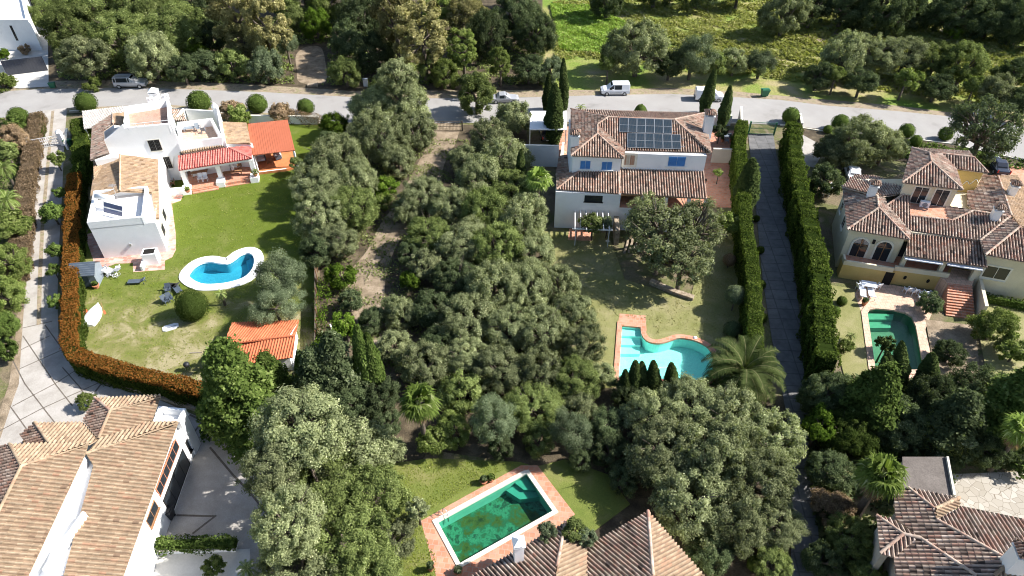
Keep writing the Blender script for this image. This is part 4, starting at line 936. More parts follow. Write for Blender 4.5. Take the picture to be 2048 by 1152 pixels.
land = MB(); land.prism([P(1880,553,1.8), sa, sb, P(1955,545,1.8), P(1905,535,1.8)], 0, 1.78); land.build('stair_landing', M['sandpave'], hy)
sw_ = MB(); a, b = P(1951,566,1.2), P(1953,641,0); b.z = 1.2
f = [(a.x,a.y),(a.x+.35,a.y),(b.x+.35,b.y),(b.x,b.y)]; sw_.prism(f, 0, 2.0); sw_.build('stair_wall', M['cream'], hy)
rw_ = Wall(fp_[4], fp_[5]); win_px(hy, rw_, ((1975,531),(2009,560)), bars=2, frame='trim', fw=.18)
wl = Wall(fp_[11], fp_[0]); window(hy, wl, 4.2, 5.3, 3.0, 4.3, bars=2, frame='trim')
window(hy, wl, 1.2, 2.1, 3.0, 4.3, bars=2, frame='trim')

# ======== house bottom left
hl = thing('tiled_house', 'large white house with peach coloured tile roofs at the bottom left corner', 'house', P(250, 1000))
TL_ = 3.0; LF, LR, LB, LL = TL_ - 90, TL_, TL_ + 90, TL_ + 180; K = M['tile_peach']; pq = 17
r1 = Plane(P(357, 843.5, 4.4), LR, pq); roof_plane(hl, K, r1, [(172,908),(357,843.5),(247,1152),(180,1330),(90,1330),(127,1152),(187,931)], caps=((0,1),), col_w=.31, course=.42)
b1 = Plane(r1.hit(172, 908), LB, pq); roof_plane(hl, K, b1, [(172,908),(357,843.5),(293,844.5),(255,860),(197,878)], col_w=.31)
r1b = Plane(b1.hit(197, 878), LR, pq); roof_plane(hl, K, r1b, [(220.7,822),(321,792.7),(304,843.5),(289,847.4),(255,860),(197,878)], caps=((0,1),(0,5)), col_w=.31)
tpz = r1b.hit(220.7, 822)
roof_plane(hl, K, Plane(tpz, LB, pq), [(195,796),(321,790),(321,792.7),(220.7,822)], col_w=.31)
roof_plane(hl, M['tile_old'], Plane(tpz, LL, pq), [(190,796),(220.7,822),(197,878),(166,842)], caps=((0,1),))  # LL slopes get darker tiles than K: their shade put into the colour
r2 = Plane(P(166, 912, 6.3), LR, pq); roof_plane(hl, K, r2, [(43,933),(177,887),(170,910),(57,1152),(-30,1340),(-160,1340)], caps=((0,1),(0,5)), col_w=.31, course=.42)
k2 = r2.hit(43, 933); b2_ = Plane(k2, LB, pq); roof_plane(hl, K, b2_, [(43,933),(19,889),(98,886),(177,887)], col_w=.31, caps=((0,1),))
roof_plane(hl, M['tile_old'], Plane(k2, LL, pq), [(43,933),(14,889),(-60,900),(-120,1200),(0,1015)], caps=())
bm_ = Plane(r1b.hit(197, 878), LB, pq); roof_plane(hl, K, bm_, [(70,846),(166,845),(197,878),(178,889),(98,887)], caps=((0,4),), col_w=.31)
roof_plane(hl, M['tile_old'], Plane(bm_.hit(90, 870), LL, pq), [(68,846),(100,887),(52,887),(40,870)])
u_ = foot([(357,843.5),(247,1152),(180,1330),(90,1330),(127,1152),(172,908),(300,846)], 4.4, .25); wall_part(hl, u_, 0, 4.3)
lb = [P(x, y, 6.2) for x, y in ((168,912),(57,1152),(-40,1340),(-160,1340),(0,1015),(45,940),(60,905))]
wall_part(hl, lb, 0, 6.15)
wall_part(hl, foot([(186,800),(316,796),(296,842),(200,872)], 4.6, .2), 0, 4.4); wall_part(hl, foot([(70,850),(166,848),(190,885),(60,885)], 4.6, .1), 0, 4.5)
mb = MB(); mb.prism([P(168,912,5.2), P(186,931,5.2), P(131,1152,5.2), P(80,1330,5.2), P(20,1330,5.2), P(57,1152,5.2)], 4.4, 5.2); mb.build('flat_roof', M['white'], hl)
par = foot([(305,843),(359,843),(372,817),(318,812)], 4.6, 0); wall_part(hl, offset_poly(par, -.1), 0, 3.9); parapet(hl, offset_poly(par, -.12), 3.8, 4.6, .22)
rwl = Wall(P(333, 1065), P(397, 885)); wall_poly(hl, rwl, [(333,1066),(397,886),(387,862),(364,852),(327,952),(280,1085),(296,1105)], .25, d=.03)
def wpx2(w, u, z0, z1, hw_, **k): return window(hl, Wall(w.a + w.n * .03, w.b + w.n * .03), u - hw_, u + hw_, z0, z1, **k)
u, _ = rwl.hit(332, 930); wpx2(rwl, u, 2.9, 3.8, 2.2, bars=6, frame='clay', pane='glass', sill=False)
u, _ = rwl.hit(357, 970); wpx2(rwl, u, .3, 2.2, 2.3, bars=4, frame='dark', pane='glass', sill=False)
u, _ = rwl.hit(383, 893); wpx2(rwl, u, .9, 2.1, .5, bars=2, frame='dark')
u, _ = rwl.hit(299, 1022); wpx2(rwl, u, 2.6, 3.5, .8, bars=2, frame='wood')
cl = Wall(P(57,1152,5.2), P(168,912,5.2)); u, z = cl.hit(160, 955); wpx2(cl, u, 5.35, 5.95, .55, bars=2, frame='trim', pane='glass', sill=False)
slab(hl, Wall(P(100,1152,5.2), P(147,1083,5.2)), 0, 4.2, 5.2, 6.0, -.2, 0, 'white', 'parapet')

# ======== houses cut by the bottom edge
hc = thing('tiled_house', 'old house with striped tile roofs at the bottom centre beside the algae pool', 'house', P(1200, 1110))
Pz, Qz = 125, 35; zc = 4.6; U = M['tile_grey']; V = M['tile_peach']  # on this house darker U faces away from the sun: shade painted in
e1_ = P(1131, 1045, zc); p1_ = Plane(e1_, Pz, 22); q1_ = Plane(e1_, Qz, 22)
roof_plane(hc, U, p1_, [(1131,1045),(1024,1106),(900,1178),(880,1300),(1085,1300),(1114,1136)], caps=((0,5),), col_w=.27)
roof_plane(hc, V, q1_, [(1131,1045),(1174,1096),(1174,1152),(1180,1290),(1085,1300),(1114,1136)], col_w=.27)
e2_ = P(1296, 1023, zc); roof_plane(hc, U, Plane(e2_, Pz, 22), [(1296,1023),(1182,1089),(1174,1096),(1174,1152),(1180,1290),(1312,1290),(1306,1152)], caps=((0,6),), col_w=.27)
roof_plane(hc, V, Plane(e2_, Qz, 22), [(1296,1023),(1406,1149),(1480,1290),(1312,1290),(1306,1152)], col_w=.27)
wall_part(hc, foot([(1131,1045),(1024,1106),(900,1178),(880,1300),(1480,1290),(1406,1149),(1296,1023),(1182,1089),(1174,1096)], zc, .45), 0, zc - .15, 'cream')
fc = p1_.hit(1037, 1118); chimney(hc, fc - Vector((0,0,.5)), .62, 2.6, 'white', R(10), style='cone')
hr = thing('tiled_house', 'grey green walled house with dark lichened tile roofs at the bottom right corner', 'house', P(1900, 1090))
TB = -10.0; RF, RR, RB, RL = TB - 90, TB, TB + 90, TB + 180; pr = 17
ct = P(1873, 1040, 6.0); lm_ = Plane(ct, RL, pr)
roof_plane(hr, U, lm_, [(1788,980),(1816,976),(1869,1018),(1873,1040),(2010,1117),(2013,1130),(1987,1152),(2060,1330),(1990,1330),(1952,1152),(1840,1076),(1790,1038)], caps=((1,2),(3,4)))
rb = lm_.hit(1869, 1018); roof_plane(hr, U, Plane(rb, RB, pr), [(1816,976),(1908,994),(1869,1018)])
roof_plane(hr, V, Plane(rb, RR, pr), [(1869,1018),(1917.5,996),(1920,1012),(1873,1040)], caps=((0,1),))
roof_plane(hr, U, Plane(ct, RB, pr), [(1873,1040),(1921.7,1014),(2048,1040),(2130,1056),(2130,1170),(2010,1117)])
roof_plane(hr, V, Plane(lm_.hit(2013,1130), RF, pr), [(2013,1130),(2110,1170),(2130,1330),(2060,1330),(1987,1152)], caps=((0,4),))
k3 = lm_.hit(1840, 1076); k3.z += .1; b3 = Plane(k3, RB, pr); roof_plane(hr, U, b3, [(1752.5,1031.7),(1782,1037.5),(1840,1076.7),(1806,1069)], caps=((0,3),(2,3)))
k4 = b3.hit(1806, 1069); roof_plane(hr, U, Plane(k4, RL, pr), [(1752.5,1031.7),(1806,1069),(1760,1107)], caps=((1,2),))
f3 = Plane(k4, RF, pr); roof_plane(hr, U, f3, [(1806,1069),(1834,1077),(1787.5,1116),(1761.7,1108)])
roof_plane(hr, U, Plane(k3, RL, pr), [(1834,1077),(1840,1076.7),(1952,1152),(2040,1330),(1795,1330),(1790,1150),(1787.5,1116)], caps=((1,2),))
wall_part(hr, foot([(1795,985),(1816,978),(1908,994),(1920,1012),(2048,1040),(2130,1056),(2130,1330),(1795,1330),(1790,1116)], 4.3, .5), 0, 4.2, 'beige')
wall_part(hr, foot([(1752.5,1034),(1790,1040),(1790,1116),(1760,1107)], 4.2, .3), 0, 4.1, 'beige')
chimney(hr, lm_.hit(2024, 1132) - Vector((0,0,.3)), 1.0, 2.0, 'white', R(TB))
gr = thing('garage', 'flat dark felt roofed garage between the fan palm and the stone patio', 'garage', P(1855, 955))
g4 = [P(x, y, 2.8) for x, y in ((1808,916),(1893,916),(1907,993),(1810,975))]; mb = MB(); mb.prism(g4, 0, 2.7); mb.build('wall', M['beige'], gr)
mb = MB(); mb.prism(offset_poly([(p.x,p.y) for p in g4], .12), 2.7, 2.8); mb.build('flat_roof', noise_mat('roofing_felt', [(.10,.085,.075),(.16,.14,.125)], .6, detail=8, fine=(8,.25)), gr)
mb = MB(); a, b = g4[1], g4[2]; mb.bar(a + Vector((0,0,.12)), b + Vector((0,0,.12)), .16, .22); mb.build('roof_edge', M['trim'], gr)

# ======== top left modern house, gate
ht = thing('modern_house', 'flat roofed white modern house in the top left corner', 'house', P(0, 80))
hq = [P(-160,-60,5), P(35,-60,5), P(60,45,5), P(-160,45,5)]; mb = MB(); mb.prism(hq, 0, 5.0); mb.build('wall', M['white'], ht)
parapet(ht, offset_poly([(p.x,p.y) for p in hq], -.2), 5.0, 5.5, .4)
wm_ = Wall(P(-160,45,5), P(60,45,5)); (u0, z1), (u1, z0) = wm_.hit(20,52), wm_.hit(36,80); window(ht, wm_, u0, u1, max(.2,z0), z1, bars=2, frame='dark', sill=False)
a, b = P(-120,130), P(0,128); 
gt = thing('sliding_gate', 'long dark grey solid metal sliding gate at the top left driveway', 'gate', P(50, 148)); a, b = P(16,152), P(97,142); mb = MB()
mb.bar(a + Vector((0,0,1.3)), b + Vector((0,0,1.3)), .08, 2.5); mb.build('panel', M['cardark'], gt); mb = MB()
for i in range(14): q = a.lerp(b, i/13); mb.bar(q + Vector((0,-.05,.08)), q + Vector((0,-.05,2.5)), .04, .03)
mb.build('slats', M['cardark'], gt)
gw = thing('garden_wall', 'grey rendered street wall left of the dark sliding gate', 'wall', P(-10,152)); a, b = P(-120,158), P(15,152); mb = MB(); mb.bar(a + Vector((0,0,.95)), b + Vector((0,0,.95)), .2, 1.9); mb.build('masonry', M['greyp'], gw)
# ---------------------------------------------------------------- foliage
PLOT = 'trees of the wooded middle plot'
def leaf_mesh(name, pos, nrm, size, tint, aspect=1.5, seed=0, jitter=.42):
    "one rhombus leaf cluster per point (numpy arrays)"
    rg = np.random.default_rng(seed); n = len(pos)
    d = nrm + rg.normal(0, jitter, (n, 3)); d /= np.linalg.norm(d, axis=1)[:, None] + 1e-9
    t = rg.normal(0, 1, (n, 3)); t -= d * (t * d).sum(1)[:, None]; t /= np.linalg.norm(t, axis=1)[:, None] + 1e-9
    b = np.cross(d, t); s = (size * rg.uniform(.6, 1.4, n))[:, None] * .5
    v = np.stack([pos - t * s * aspect, pos - b * s + d * s * .25, pos + t * s * aspect, pos + b * s - d * s * .25], 1).reshape(-1, 3).astype(np.float32)
    me = bpy.data.meshes.new(name); me.vertices.add(4 * n); me.vertices.foreach_set('co', v.ravel())
    me.loops.add(4 * n); me.loops.foreach_set('vertex_index', np.arange(4 * n, dtype=np.int32))
    me.polygons.add(n); me.polygons.foreach_set('loop_start', np.arange(0, 4 * n, 4, dtype=np.int32)); me.polygons.foreach_set('loop_total', np.full(n, 4, np.int32))
    at = me.color_attributes.new('tint', 'FLOAT_COLOR', 'POINT'); c = np.ones((4 * n, 4), np.float32); c[:, 0] = np.repeat(np.clip(tint, 0, 1), 4)
    at.data.foreach_set('color', c.ravel()); me.update(calc_edges=True); return me
def sph(rg, n):
    v = rg.normal(0, 1, (n, 3)); return v / np.linalg.norm(v, axis=1)[:, None]
def crown_pts(seed, nblob=46, per=330, flat=.85, bmin=.16, bmax=.30, spread=.84, hollow=.45, lean=0, low=-.75):
    "clumps of leaves spread through a lumpy crown of radius 1; returns points, normals, tints, blob centres"
    rg = np.random.default_rng(seed); P_, N_, T_, C_ = [], [], [], []
    lob = sph(rg, 6); amp = rg.uniform(-.22, .20, 6)
    for i in range(nblob):
        d = sph(rg, 1)[0]
        while d[2] < low: d = sph(rg, 1)[0]
        r = spread * (hollow + (1 - hollow) * rg.random() ** .45); r *= 1 + sum(a * max(0, float(d @ l)) ** 2 for a, l in zip(amp, lob))
        c = d * r; c[2] *= flat; br = rg.uniform(bmin, bmax); k = int(per * (br / bmax) ** 2 * rg.uniform(.7, 1.2))
        sub = sph(rg, 7) * br * .7                                         # twigs clusters inside a clump
        q = sph(rg, k); rad = br * 1.25 * rg.random(k) ** .5
        p = q * rad[:, None]; p[:, 2] *= .85; w = rg.integers(0, 7, k); p = p * .68 + sub[w] * .55
        P_.append(p + c); N_.append(q * .9 + d * .45 + np.array([0, 0, .35])); bt = rg.normal(.45, .13)
        T_.append(bt + rg.normal(0, .17, k)); C_.append(c)
    return np.concatenate(P_), np.concatenate(N_), np.concatenate(T_), C_
def trunk_mesh(name, cs, seed, r0=.09, n=7, stems=1, reach=.9):
    "tapered trunk from z=-1 (ground, stretched when placed) to crown with limbs ending in clumps"
    rg = random.Random(seed); mb = MB(); base = Vector((0, 0, -2.4))
    fork = Vector((rg.uniform(-.06, .06), rg.uniform(-.06, .06), -.32))
    mb.tube([base, base.lerp(fork, .5) + Vector((rg.uniform(-.05,.05), rg.uniform(-.05,.05), 0)), fork], [r0 * 1.5, r0 * 1.05, r0 * .9], 8)
    idx = sorted(range(len(cs)), key=lambda i: rg.random())[:n]
    for i in idx:
        e = Vector(cs[i]) * reach; m_ = fork.lerp(e, .5) + Vector((rg.uniform(-.08,.08), rg.uniform(-.08,.08), rg.uniform(-.05,.05)))
        mb.tube([fork, m_, e], [r0 * .62, r0 * .38, r0 * .1], 6, cap=False)
        for _ in range(2):
            e2 = e + Vector((rg.uniform(-.25,.25), rg.uniform(-.25,.25), rg.uniform(-.1,.2))); mb.tube([m_, m_.lerp(e2, .5) + Vector((0,0,.04)), e2], [r0 * .3, r0 * .2, r0 * .05], 5, cap=False)
    o = mb.build(name, M['bark'], smooth=True); me = o.data; bpy.data.objects.remove(o); return me
L_ = {}
L_['oak'] = leaf_mat('holm_oak_leaves', (0.078, 0.094, 0.045), (0.308, 0.335, 0.173), (0.575, 0.587, 0.355))
L_['oakg'] = leaf_mat('cork_oak_leaves', (0.060, 0.083, 0.026), (0.231, 0.277, 0.094), (0.422, 0.464, 0.216))
L_['dark'] = leaf_mat('dark_evergreen_leaves', (0.030, 0.048, 0.022), (0.131, 0.163, 0.077), (0.283, 0.316, 0.185))
L_['olive'] = leaf_mat('olive_leaves', (0.063, 0.084, 0.046), (0.188, 0.227, 0.130), (0.345, 0.381, 0.233))
L_['lime'] = leaf_mat('young_leaves', (0.063, 0.098, 0.018), (0.218, 0.259, 0.081), (0.368, 0.391, 0.184))
L_['bright'] = leaf_mat('bright_weeds', (0.038, 0.074, 0.010), (0.131, 0.199, 0.028), (0.273, 0.298, 0.089))
L_['euca'] = leaf_mat('eucalyptus_leaves', (0.093, 0.085, 0.034), (0.310, 0.287, 0.132), (0.528, 0.466, 0.248))
L_['brown'] = leaf_mat('dry_brown_leaves', (0.113, 0.084, 0.054), (0.385, 0.275, 0.177), (0.631, 0.484, 0.336))
L_['cypress'] = leaf_mat('cypress_needles', (0.016, 0.026, 0.010), (0.072, 0.098, 0.029), (0.156, 0.182, 0.065), trans=.08)
L_['conifer'] = leaf_mat('conifer_needles', (0.023, 0.044, 0.009), (0.109, 0.151, 0.037), (0.207, 0.254, 0.082))
L_['box'] = leaf_mat('clipped_hedge_leaves', (0.034, 0.060, 0.011), (0.115, 0.161, 0.040), (0.196, 0.241, 0.081), trans=.08)
L_['hedgey'] = leaf_mat('lane_hedge_leaves', (0.022, 0.040, 0.009), (0.094, 0.127, 0.025), (0.172, 0.206, 0.053))
L_['palm'] = leaf_mat('palm_leaflets', (0.063, 0.102, 0.017), (0.202, 0.273, 0.065), (0.417, 0.451, 0.215))
L_['datepalm'] = leaf_mat('date_palm_leaflets', (0.032, 0.053, 0.014), (0.119, 0.149, 0.053), (0.324, 0.298, 0.154))
VAR = {}
def variant(key, seed, **k):
    tk = {a: k.pop(a) for a in ('size', 'n', 'r0', 'reach') if a in k}
    p, n, t, cs = crown_pts(seed, **k)
    VAR[key] = (leaf_mesh(key + '_crown', p, n, tk.get('size', .075), t, seed=seed), trunk_mesh(key + '_trunk', cs, seed, r0=tk.get('r0', .075), n=tk.get('n', 8), reach=tk.get('reach', .9)))
for i in range(4): variant(f'big{i}', 10 + i, nblob=190, per=440, bmin=.08, bmax=.19, size=.027, n=14)
for i in range(4): variant(f'mid{i}', 20 + i, nblob=95, per=460, bmin=.11, bmax=.24, size=.037, n=9)
for i in range(3): variant(f'small{i}', 30 + i, nblob=40, per=300, bmin=.18, bmax=.32, size=.075, n=6, hollow=.25)
for i in range(2): variant(f'airy{i}', 40 + i, nblob=120, per=170, bmin=.08, bmax=.16, size=.032, n=26, hollow=.5, reach=.97)
for i in range(2): variant(f'tall{i}', 50 + i, nblob=95, per=380, bmin=.12, bmax=.2, size=.042, n=9, flat=1.4, low=-.85)
for i in range(2): variant(f'feather{i}', 60 + i, nblob=60, per=700, bmin=.2, bmax=.3, size=.030, n=5, hollow=.4)
def set_mat(o, m):
    o.material_slots[0].link = 'OBJECT'; o.material_slots[0].material = m
def tree(x, y, r, kind, var, label, h=None, name='tree', group=None, zc=None, bark='bark', sq=1.0):
    "crown centred where the photo shows it: x, y, r in photo px; h = height of the crown centre above the ground in metres"
    rr = r * mpx(x, y, 3)
    if h is None: h = min(7.5, max(rr * 1.05, 1.0) + .4)
    rr = r * mpx(x, y, h)
    if name != 'bush' and var[:3] in ('big', 'mid') and h < 6.6: h = min(h, max(rr * 1.02, 1.0))
    q = P(x, y, h); rr = r * mpx(x, y, h) * (1.22 if group == PLOT else 1.12)
    cm, tm = VAR[var]; t = thing(name, label, 'bush' if name == 'bush' else 'tree', (q.x, q.y, 0), group)
    c = bpy.data.objects.new('crown', cm); COL.objects.link(c); c.parent = t; c.location = (0, 0, h); a = (x * 7.3 + y * 3.1) % 6.28; c.rotation_euler = (0, 0, a); c.scale = (rr * (1 + .12 * math.sin(x * 1.7)), rr * (1 + .12 * math.sin(y * 2.3)), rr * sq * (1 + .15 * math.sin(x + y)))
    if not c.data.materials: c.data.materials.append(L_['oak'])
    set_mat(c, L_[kind])
    k = bpy.data.objects.new('trunk', tm); COL.objects.link(k); k.parent = t; k.location = (0, 0, h); k.rotation_euler = (0, 0, a); k.scale = (rr, rr, rr)
    k.scale = (rr, rr, rr)
    if bark != 'bark': set_mat(k, M[bark])
    return t
# one-mesh plants --------------------------------------------------------
def ball_mesh(name, n=2600, size=.07, zs=1.0, cut=-.6, rough=.03, seed=1, bell=False):
    rg = np.random.default_rng(seed); d = sph(rg, n); d = d[d[:, 2] > cut]
    f = 1 + .03 * np.sin(d[:, 0] * 9 + seed) + .03 * np.sin(d[:, 1] * 8) + rg.normal(0, rough, len(d))
    p = d * f[:, None]
    if bell: k = np.clip(1 - (p[:, 2]) * .35, .5, 1.2); p[:, 0] *= k; p[:, 1] *= k
    p[:, 2] *= zs; return leaf_mesh(name, p, d, size, rg.normal(.5, .2, len(d)), 1.3, seed, .45)
CORE = {}
def core_mesh(zs=1.0, s=.93):
    key = (zs, s)
    if key not in CORE:
        mb = MB(); n = 8; prof = [(s * math.sin(math.pi * i / n * .999 + 1e-4), -s * zs * math.cos(math.pi * i / n)) for i in range(n + 1)]; mb.lathe((0, 0, 0), prof, 14)
        mb.usecol = True; mb.c = [(.35, .5, 0)] * len(mb.f); o = mb.build('inner_twigs', L_['box'], smooth=True); CORE[key] = o.data; bpy.data.objects.remove(o)
    return CORE[key]
BALL = {'round': ball_mesh('round_topiary_leaves'), 'dome': ball_mesh('dome_topiary_leaves', bell=True, seed=3), 'fine': ball_mesh('large_topiary_leaves', 7000, .045, 1.1, seed=5)}
def ball(x, y, r, label, kind='box', shape='round', zs=1.0, stem=None, name='topiary', group=None, cat='topiary'):
    rr = r * mpx(x, y, 1.2); zc = rr * zs if stem is None else stem + rr * zs
    zc = zc * .92; q = P(x, y, zc); t = thing(name, label, cat, (q.x, q.y, 0), group)
    for nm, me in (('foliage', BALL[shape]), ('inner_twigs', core_mesh())):
        o = bpy.data.objects.new(nm, me); COL.objects.link(o); o.parent = t; o.location = (0, 0, zc); o.scale = (rr, rr, rr * zs); o.rotation_euler = (0, 0, x % 6)
        if not me.materials: me.materials.append(L_['box'])
        set_mat(o, L_[kind])
    if stem is not None: mb = MB(); mb.tube([(q.x, q.y, 0), (q.x, q.y, zc)], .07, 6); mb.build('stem', M['bark'], t)
    return t
def cypress_mesh(name, seed, n=9000, fat=.10, size=.022, lumps=40):
    rg = np.random.default_rng(seed); z = rg.random(n) ** .85; a = rg.random(n) * 6.283
    prof = fat * np.clip(np.sin(np.clip(z * .93 + .07, 0, 1) * math.pi) ** .55 * (1 - z * .45), .004, 1)
    lz = rg.random(lumps); la = rg.random(lumps) * 6.283; bump = np.zeros(n); tint = rg.normal(.4, .16, n)
    for i in range(lumps):
        da = np.abs((a - la[i] + math.pi) % (2 * math.pi) - math.pi); w = np.exp(-((z - lz[i]) / .05) ** 2 - (da / .5) ** 2); bump += w * rg.uniform(.02, .22); tint += w * rg.uniform(-.1, .25)
    r = prof * (1 + bump) * rg.uniform(.78, 1.05, n)
    p = np.stack([r * np.cos(a), r * np.sin(a), z + rg.normal(0, .006, n)], 1); nn = np.stack([np.cos(a), np.sin(a), np.full(n, .9)], 1)
    return leaf_mesh(name, p, nn, size, tint, 2.0, seed, .5)
CYP = [cypress_mesh(f'cypress_foliage_{i}', 70 + i) for i in range(3)]
CYPF = [cypress_mesh(f'broad_cypress_foliage_{i}', 80 + i, 15000, .23, .030, 70) for i in range(3)]
def cyp_core(fat):
    key = ('c', fat)
    if key not in CORE:
        mb = MB(); prof = []
        for i in range(11):
            z = i / 10; prof.append((max(.002, fat * .82 * (math.sin(min(1, z * .93 + .07) * math.pi) ** .55 if z < 1 else 0) * (1 - z * .45)), z * .97))
        mb.lathe((0, 0, 0), prof, 10); mb.usecol = True; mb.c = [(.2, .5, 0)] * len(mb.f); o = mb.build('inner_twigs', L_['cypress'], smooth=True); CORE[key] = o.data; bpy.data.objects.remove(o)
    return CORE[key]
def cypress(bx, by, tx, ty, label, broad=False, i=0, kind='cypress', group=None, hmin=None, name='cypress', wide=1.0):
    "base and tip in photo px; stands upright unless the photo shows it leaning"
    b = P(bx, by); r = ray(tx, ty); o = Vector((0, 0, H)); t = b.y / r.y; z = (o + r * t).z
    if hmin: z = max(z, hmin)
    th = thing(name, label, 'cypress', b, group); me = (CYPF if broad else CYP)[i % 3]
    top = (o + r * t); lean = math.atan2(top.x - b.x, z)
    for nm, m_ in (('foliage', me), ('inner_twigs', cyp_core(.23 if broad else .10))):
        q = bpy.data.objects.new(nm, m_); COL.objects.link(q); q.parent = th; q.scale = (z * wide, z * wide, z); q.rotation_euler = (0, max(-.3, min(.3, lean)), (bx % 6) * 0)
        if not m_.materials: m_.materials.append(L_['cypress'])
        set_mat(q, L_[kind])
    mb = MB(); mb.tube([(b.x, b.y, 0), (b.x + .3 * z * math.tan(lean), b.y, z * .3)], [.16, .1], 7); mb.build('trunk', M['bark'], th); return th
def conifer_mesh(name, seed, tiers=60, per=900, size=.024, droop=.12, width=.42):
    rg = np.random.default_rng(seed); P_, N_, T_ = [], [], []
    for i in range(int(tiers * 2.6)):
        z = rg.random() ** .9; R0 = width * (1 - z) ** .75 * rg.uniform(.7, 1.15) + .03; a = rg.random() * 6.283; k = int(per * .25 * (.3 + R0 / width))
        s_ = rg.random(k) ** .6; r = R0 * s_; side = rg.normal(0, .035 + .035 * s_, k) * (1.15 - s_ * .75)
        x = r * math.cos(a) - side * math.sin(a); y = r * math.sin(a) + side * math.cos(a)
        P_.append(np.stack([x, y, z + .1 * (1 - s_) * 0 - droop * r + rg.normal(0, .018, k)], 1)); N_.append(np.stack([np.full(k, math.cos(a) * .5), np.full(k, math.sin(a) * .5), np.ones(k)], 1)); T_.append(rg.normal(.4 + .12 * rg.normal(), .16, k) + .15 * s_)
    return leaf_mesh(name, np.concatenate(P_), np.concatenate(N_), size * .7, np.concatenate(T_), 1.9, seed, .5)
CON = [conifer_mesh(f'conifer_foliage_{i}', 90 + i) for i in range(2)]
def conifer(bx, by, tx, ty, label, i=0, kind='conifer', wide=1.0, group=None):
    b = P(bx, by); r = ray(tx, ty); t = b.y / r.y; z = max(3, H + (r * t).z); th = thing('conifer', label, 'conifer', b, group)
    me = CON[i % 2]
    if not me.materials: me.materials.append(L_['conifer'])
    q = bpy.data.objects.new('crown', me); COL.objects.link(q); q.parent = th; q.scale = (z * wide, z * wide, z); q.rotation_euler = (0, 0, bx % 6); set_mat(q, L_[kind])
    mb = MB(); mb.tube([(b.x, b.y, 0), (b.x, b.y, z * .9)], [.22, .04], 7); mb.build('trunk', M['bark'], th); return th
def frond_faces(mb, o, az, el0, L, w, nseg=7, n_leaf=22, droop=1.1, col=.5, fan=False, rg=random):
    "one palm leaf: arching rib with leaflets, or a pleated fan on a stalk"
    d = Vector((math.cos(az), math.sin(az), 0)); side = Vector((-d.y, d.x, 0)); pts = []; p = Vector(o); el = el0
    if fan:
        st = Vector((d.x * math.cos(el0), d.y * math.cos(el0), math.sin(el0))); c = p + st * L * .42; up = side.cross(st)
        mb.bar(p, c, .03, .03); n = 21
        for k in range(n):
            a = (k / (n - 1) - .5) * 4.0; dd = (st * math.cos(a) + side * math.sin(a)); ll = L * rg.uniform(.52, .70); mid0 = c + dd * ll * .55; tip = mid0 + dd * ll * .38 + Vector((0, 0, -.26 * L * rg.uniform(.5, 1.3))) + side * rg.uniform(-.05, .05) * L
            q = side * math.cos(a) - st * math.sin(a); h = .036 * L; cc_ = (min(1, max(0, col + rg.uniform(-.3, .3))), .5, 0)
            mb.face([c, mid0 - q * h, mid0 + q * h], 0, cc_); mb.face([mid0 + q * h, mid0 - q * h, tip], 0, cc_)
        return
    for i in range(nseg + 1):
        pts.append(p.copy()); p = p + Vector((d.x * math.cos(el), d.y * math.cos(el), math.sin(el))) * (L / nseg); el -= droop / nseg * (1 + i * .25)
    for i in range(nseg): mb.bar(pts[i], pts[i+1], .045 * (1 - i / nseg) + .012, .03)
    for k in range(n_leaf):
        t = .12 + .88 * k / n_leaf; j = min(nseg - 1, int(t * nseg)); f = t * nseg - j; c = pts[j].lerp(pts[j+1], f); tan = (pts[j+1] - pts[j]).normalized(); up = side.cross(tan) * -1
        ll = w * math.sin(math.pi * min(1, t * .85 + .12)) ** .6
        for s_ in (-1, 1):
            dd = (side * s_ * .85 + tan * .55 + up * .25).normalized(); tip = c + dd * ll + Vector((0, 0, -.10 * ll)); h = tan * (L / n_leaf * .42)
            mb.face([c - h, c + h, tip + h * .15, tip - h * .15], 0, (min(1, max(0, col + rg.uniform(-.2, .2))), .5, 0))
def palm(cx, cy, r, h, label, kind='palm', fan=True, n=34, trunk_r=.17, name='palm', skirt=0, seed=0, group=None, cat='palm'):
    rr = r * mpx(cx, cy, h); q = P(cx, cy, h); t = thing(name, label, cat, (q.x, q.y, 0), group); rg = random.Random(seed + int(cx))
    mb = MB(); mb.usecol = True
    for i in range(n):
        f = i / n; el = 1.35 - 1.75 * f ** .8 + rg.uniform(-.1, .1); az = i * 2.39996 + rg.uniform(-.2, .2)
        frond_faces(mb, (q.x + rg.uniform(-.05,.05), q.y, h + rg.uniform(-.05,.05)), az, el, rr * rg.uniform(.9, 1.15), rr * .19 if not fan else 1, col=rg.uniform(.35, .75), fan=fan, rg=rg, n_leaf=26, droop=1.25)
    mb.build('fronds', L_[kind], t)
    if skirt:
        mb = MB(); mb.usecol = True
        for i in range(skirt): frond_faces(mb, (q.x, q.y, h - .3 - .02 * i), i * 2.4, -1.0 - rg.uniform(0, .35), rr * .8, 1, col=.3, fan=True, rg=rg)
        mb.build('dead_fronds', L_['brown'], t)
    mb = MB(); mb.tube([(q.x, q.y, 0), (q.x + .05, q.y, h * .5), (q.x, q.y, h)], [trunk_r * 1.3, trunk_r, trunk_r * 1.15], 9); mb.build('trunk', M['bark'], t); return t
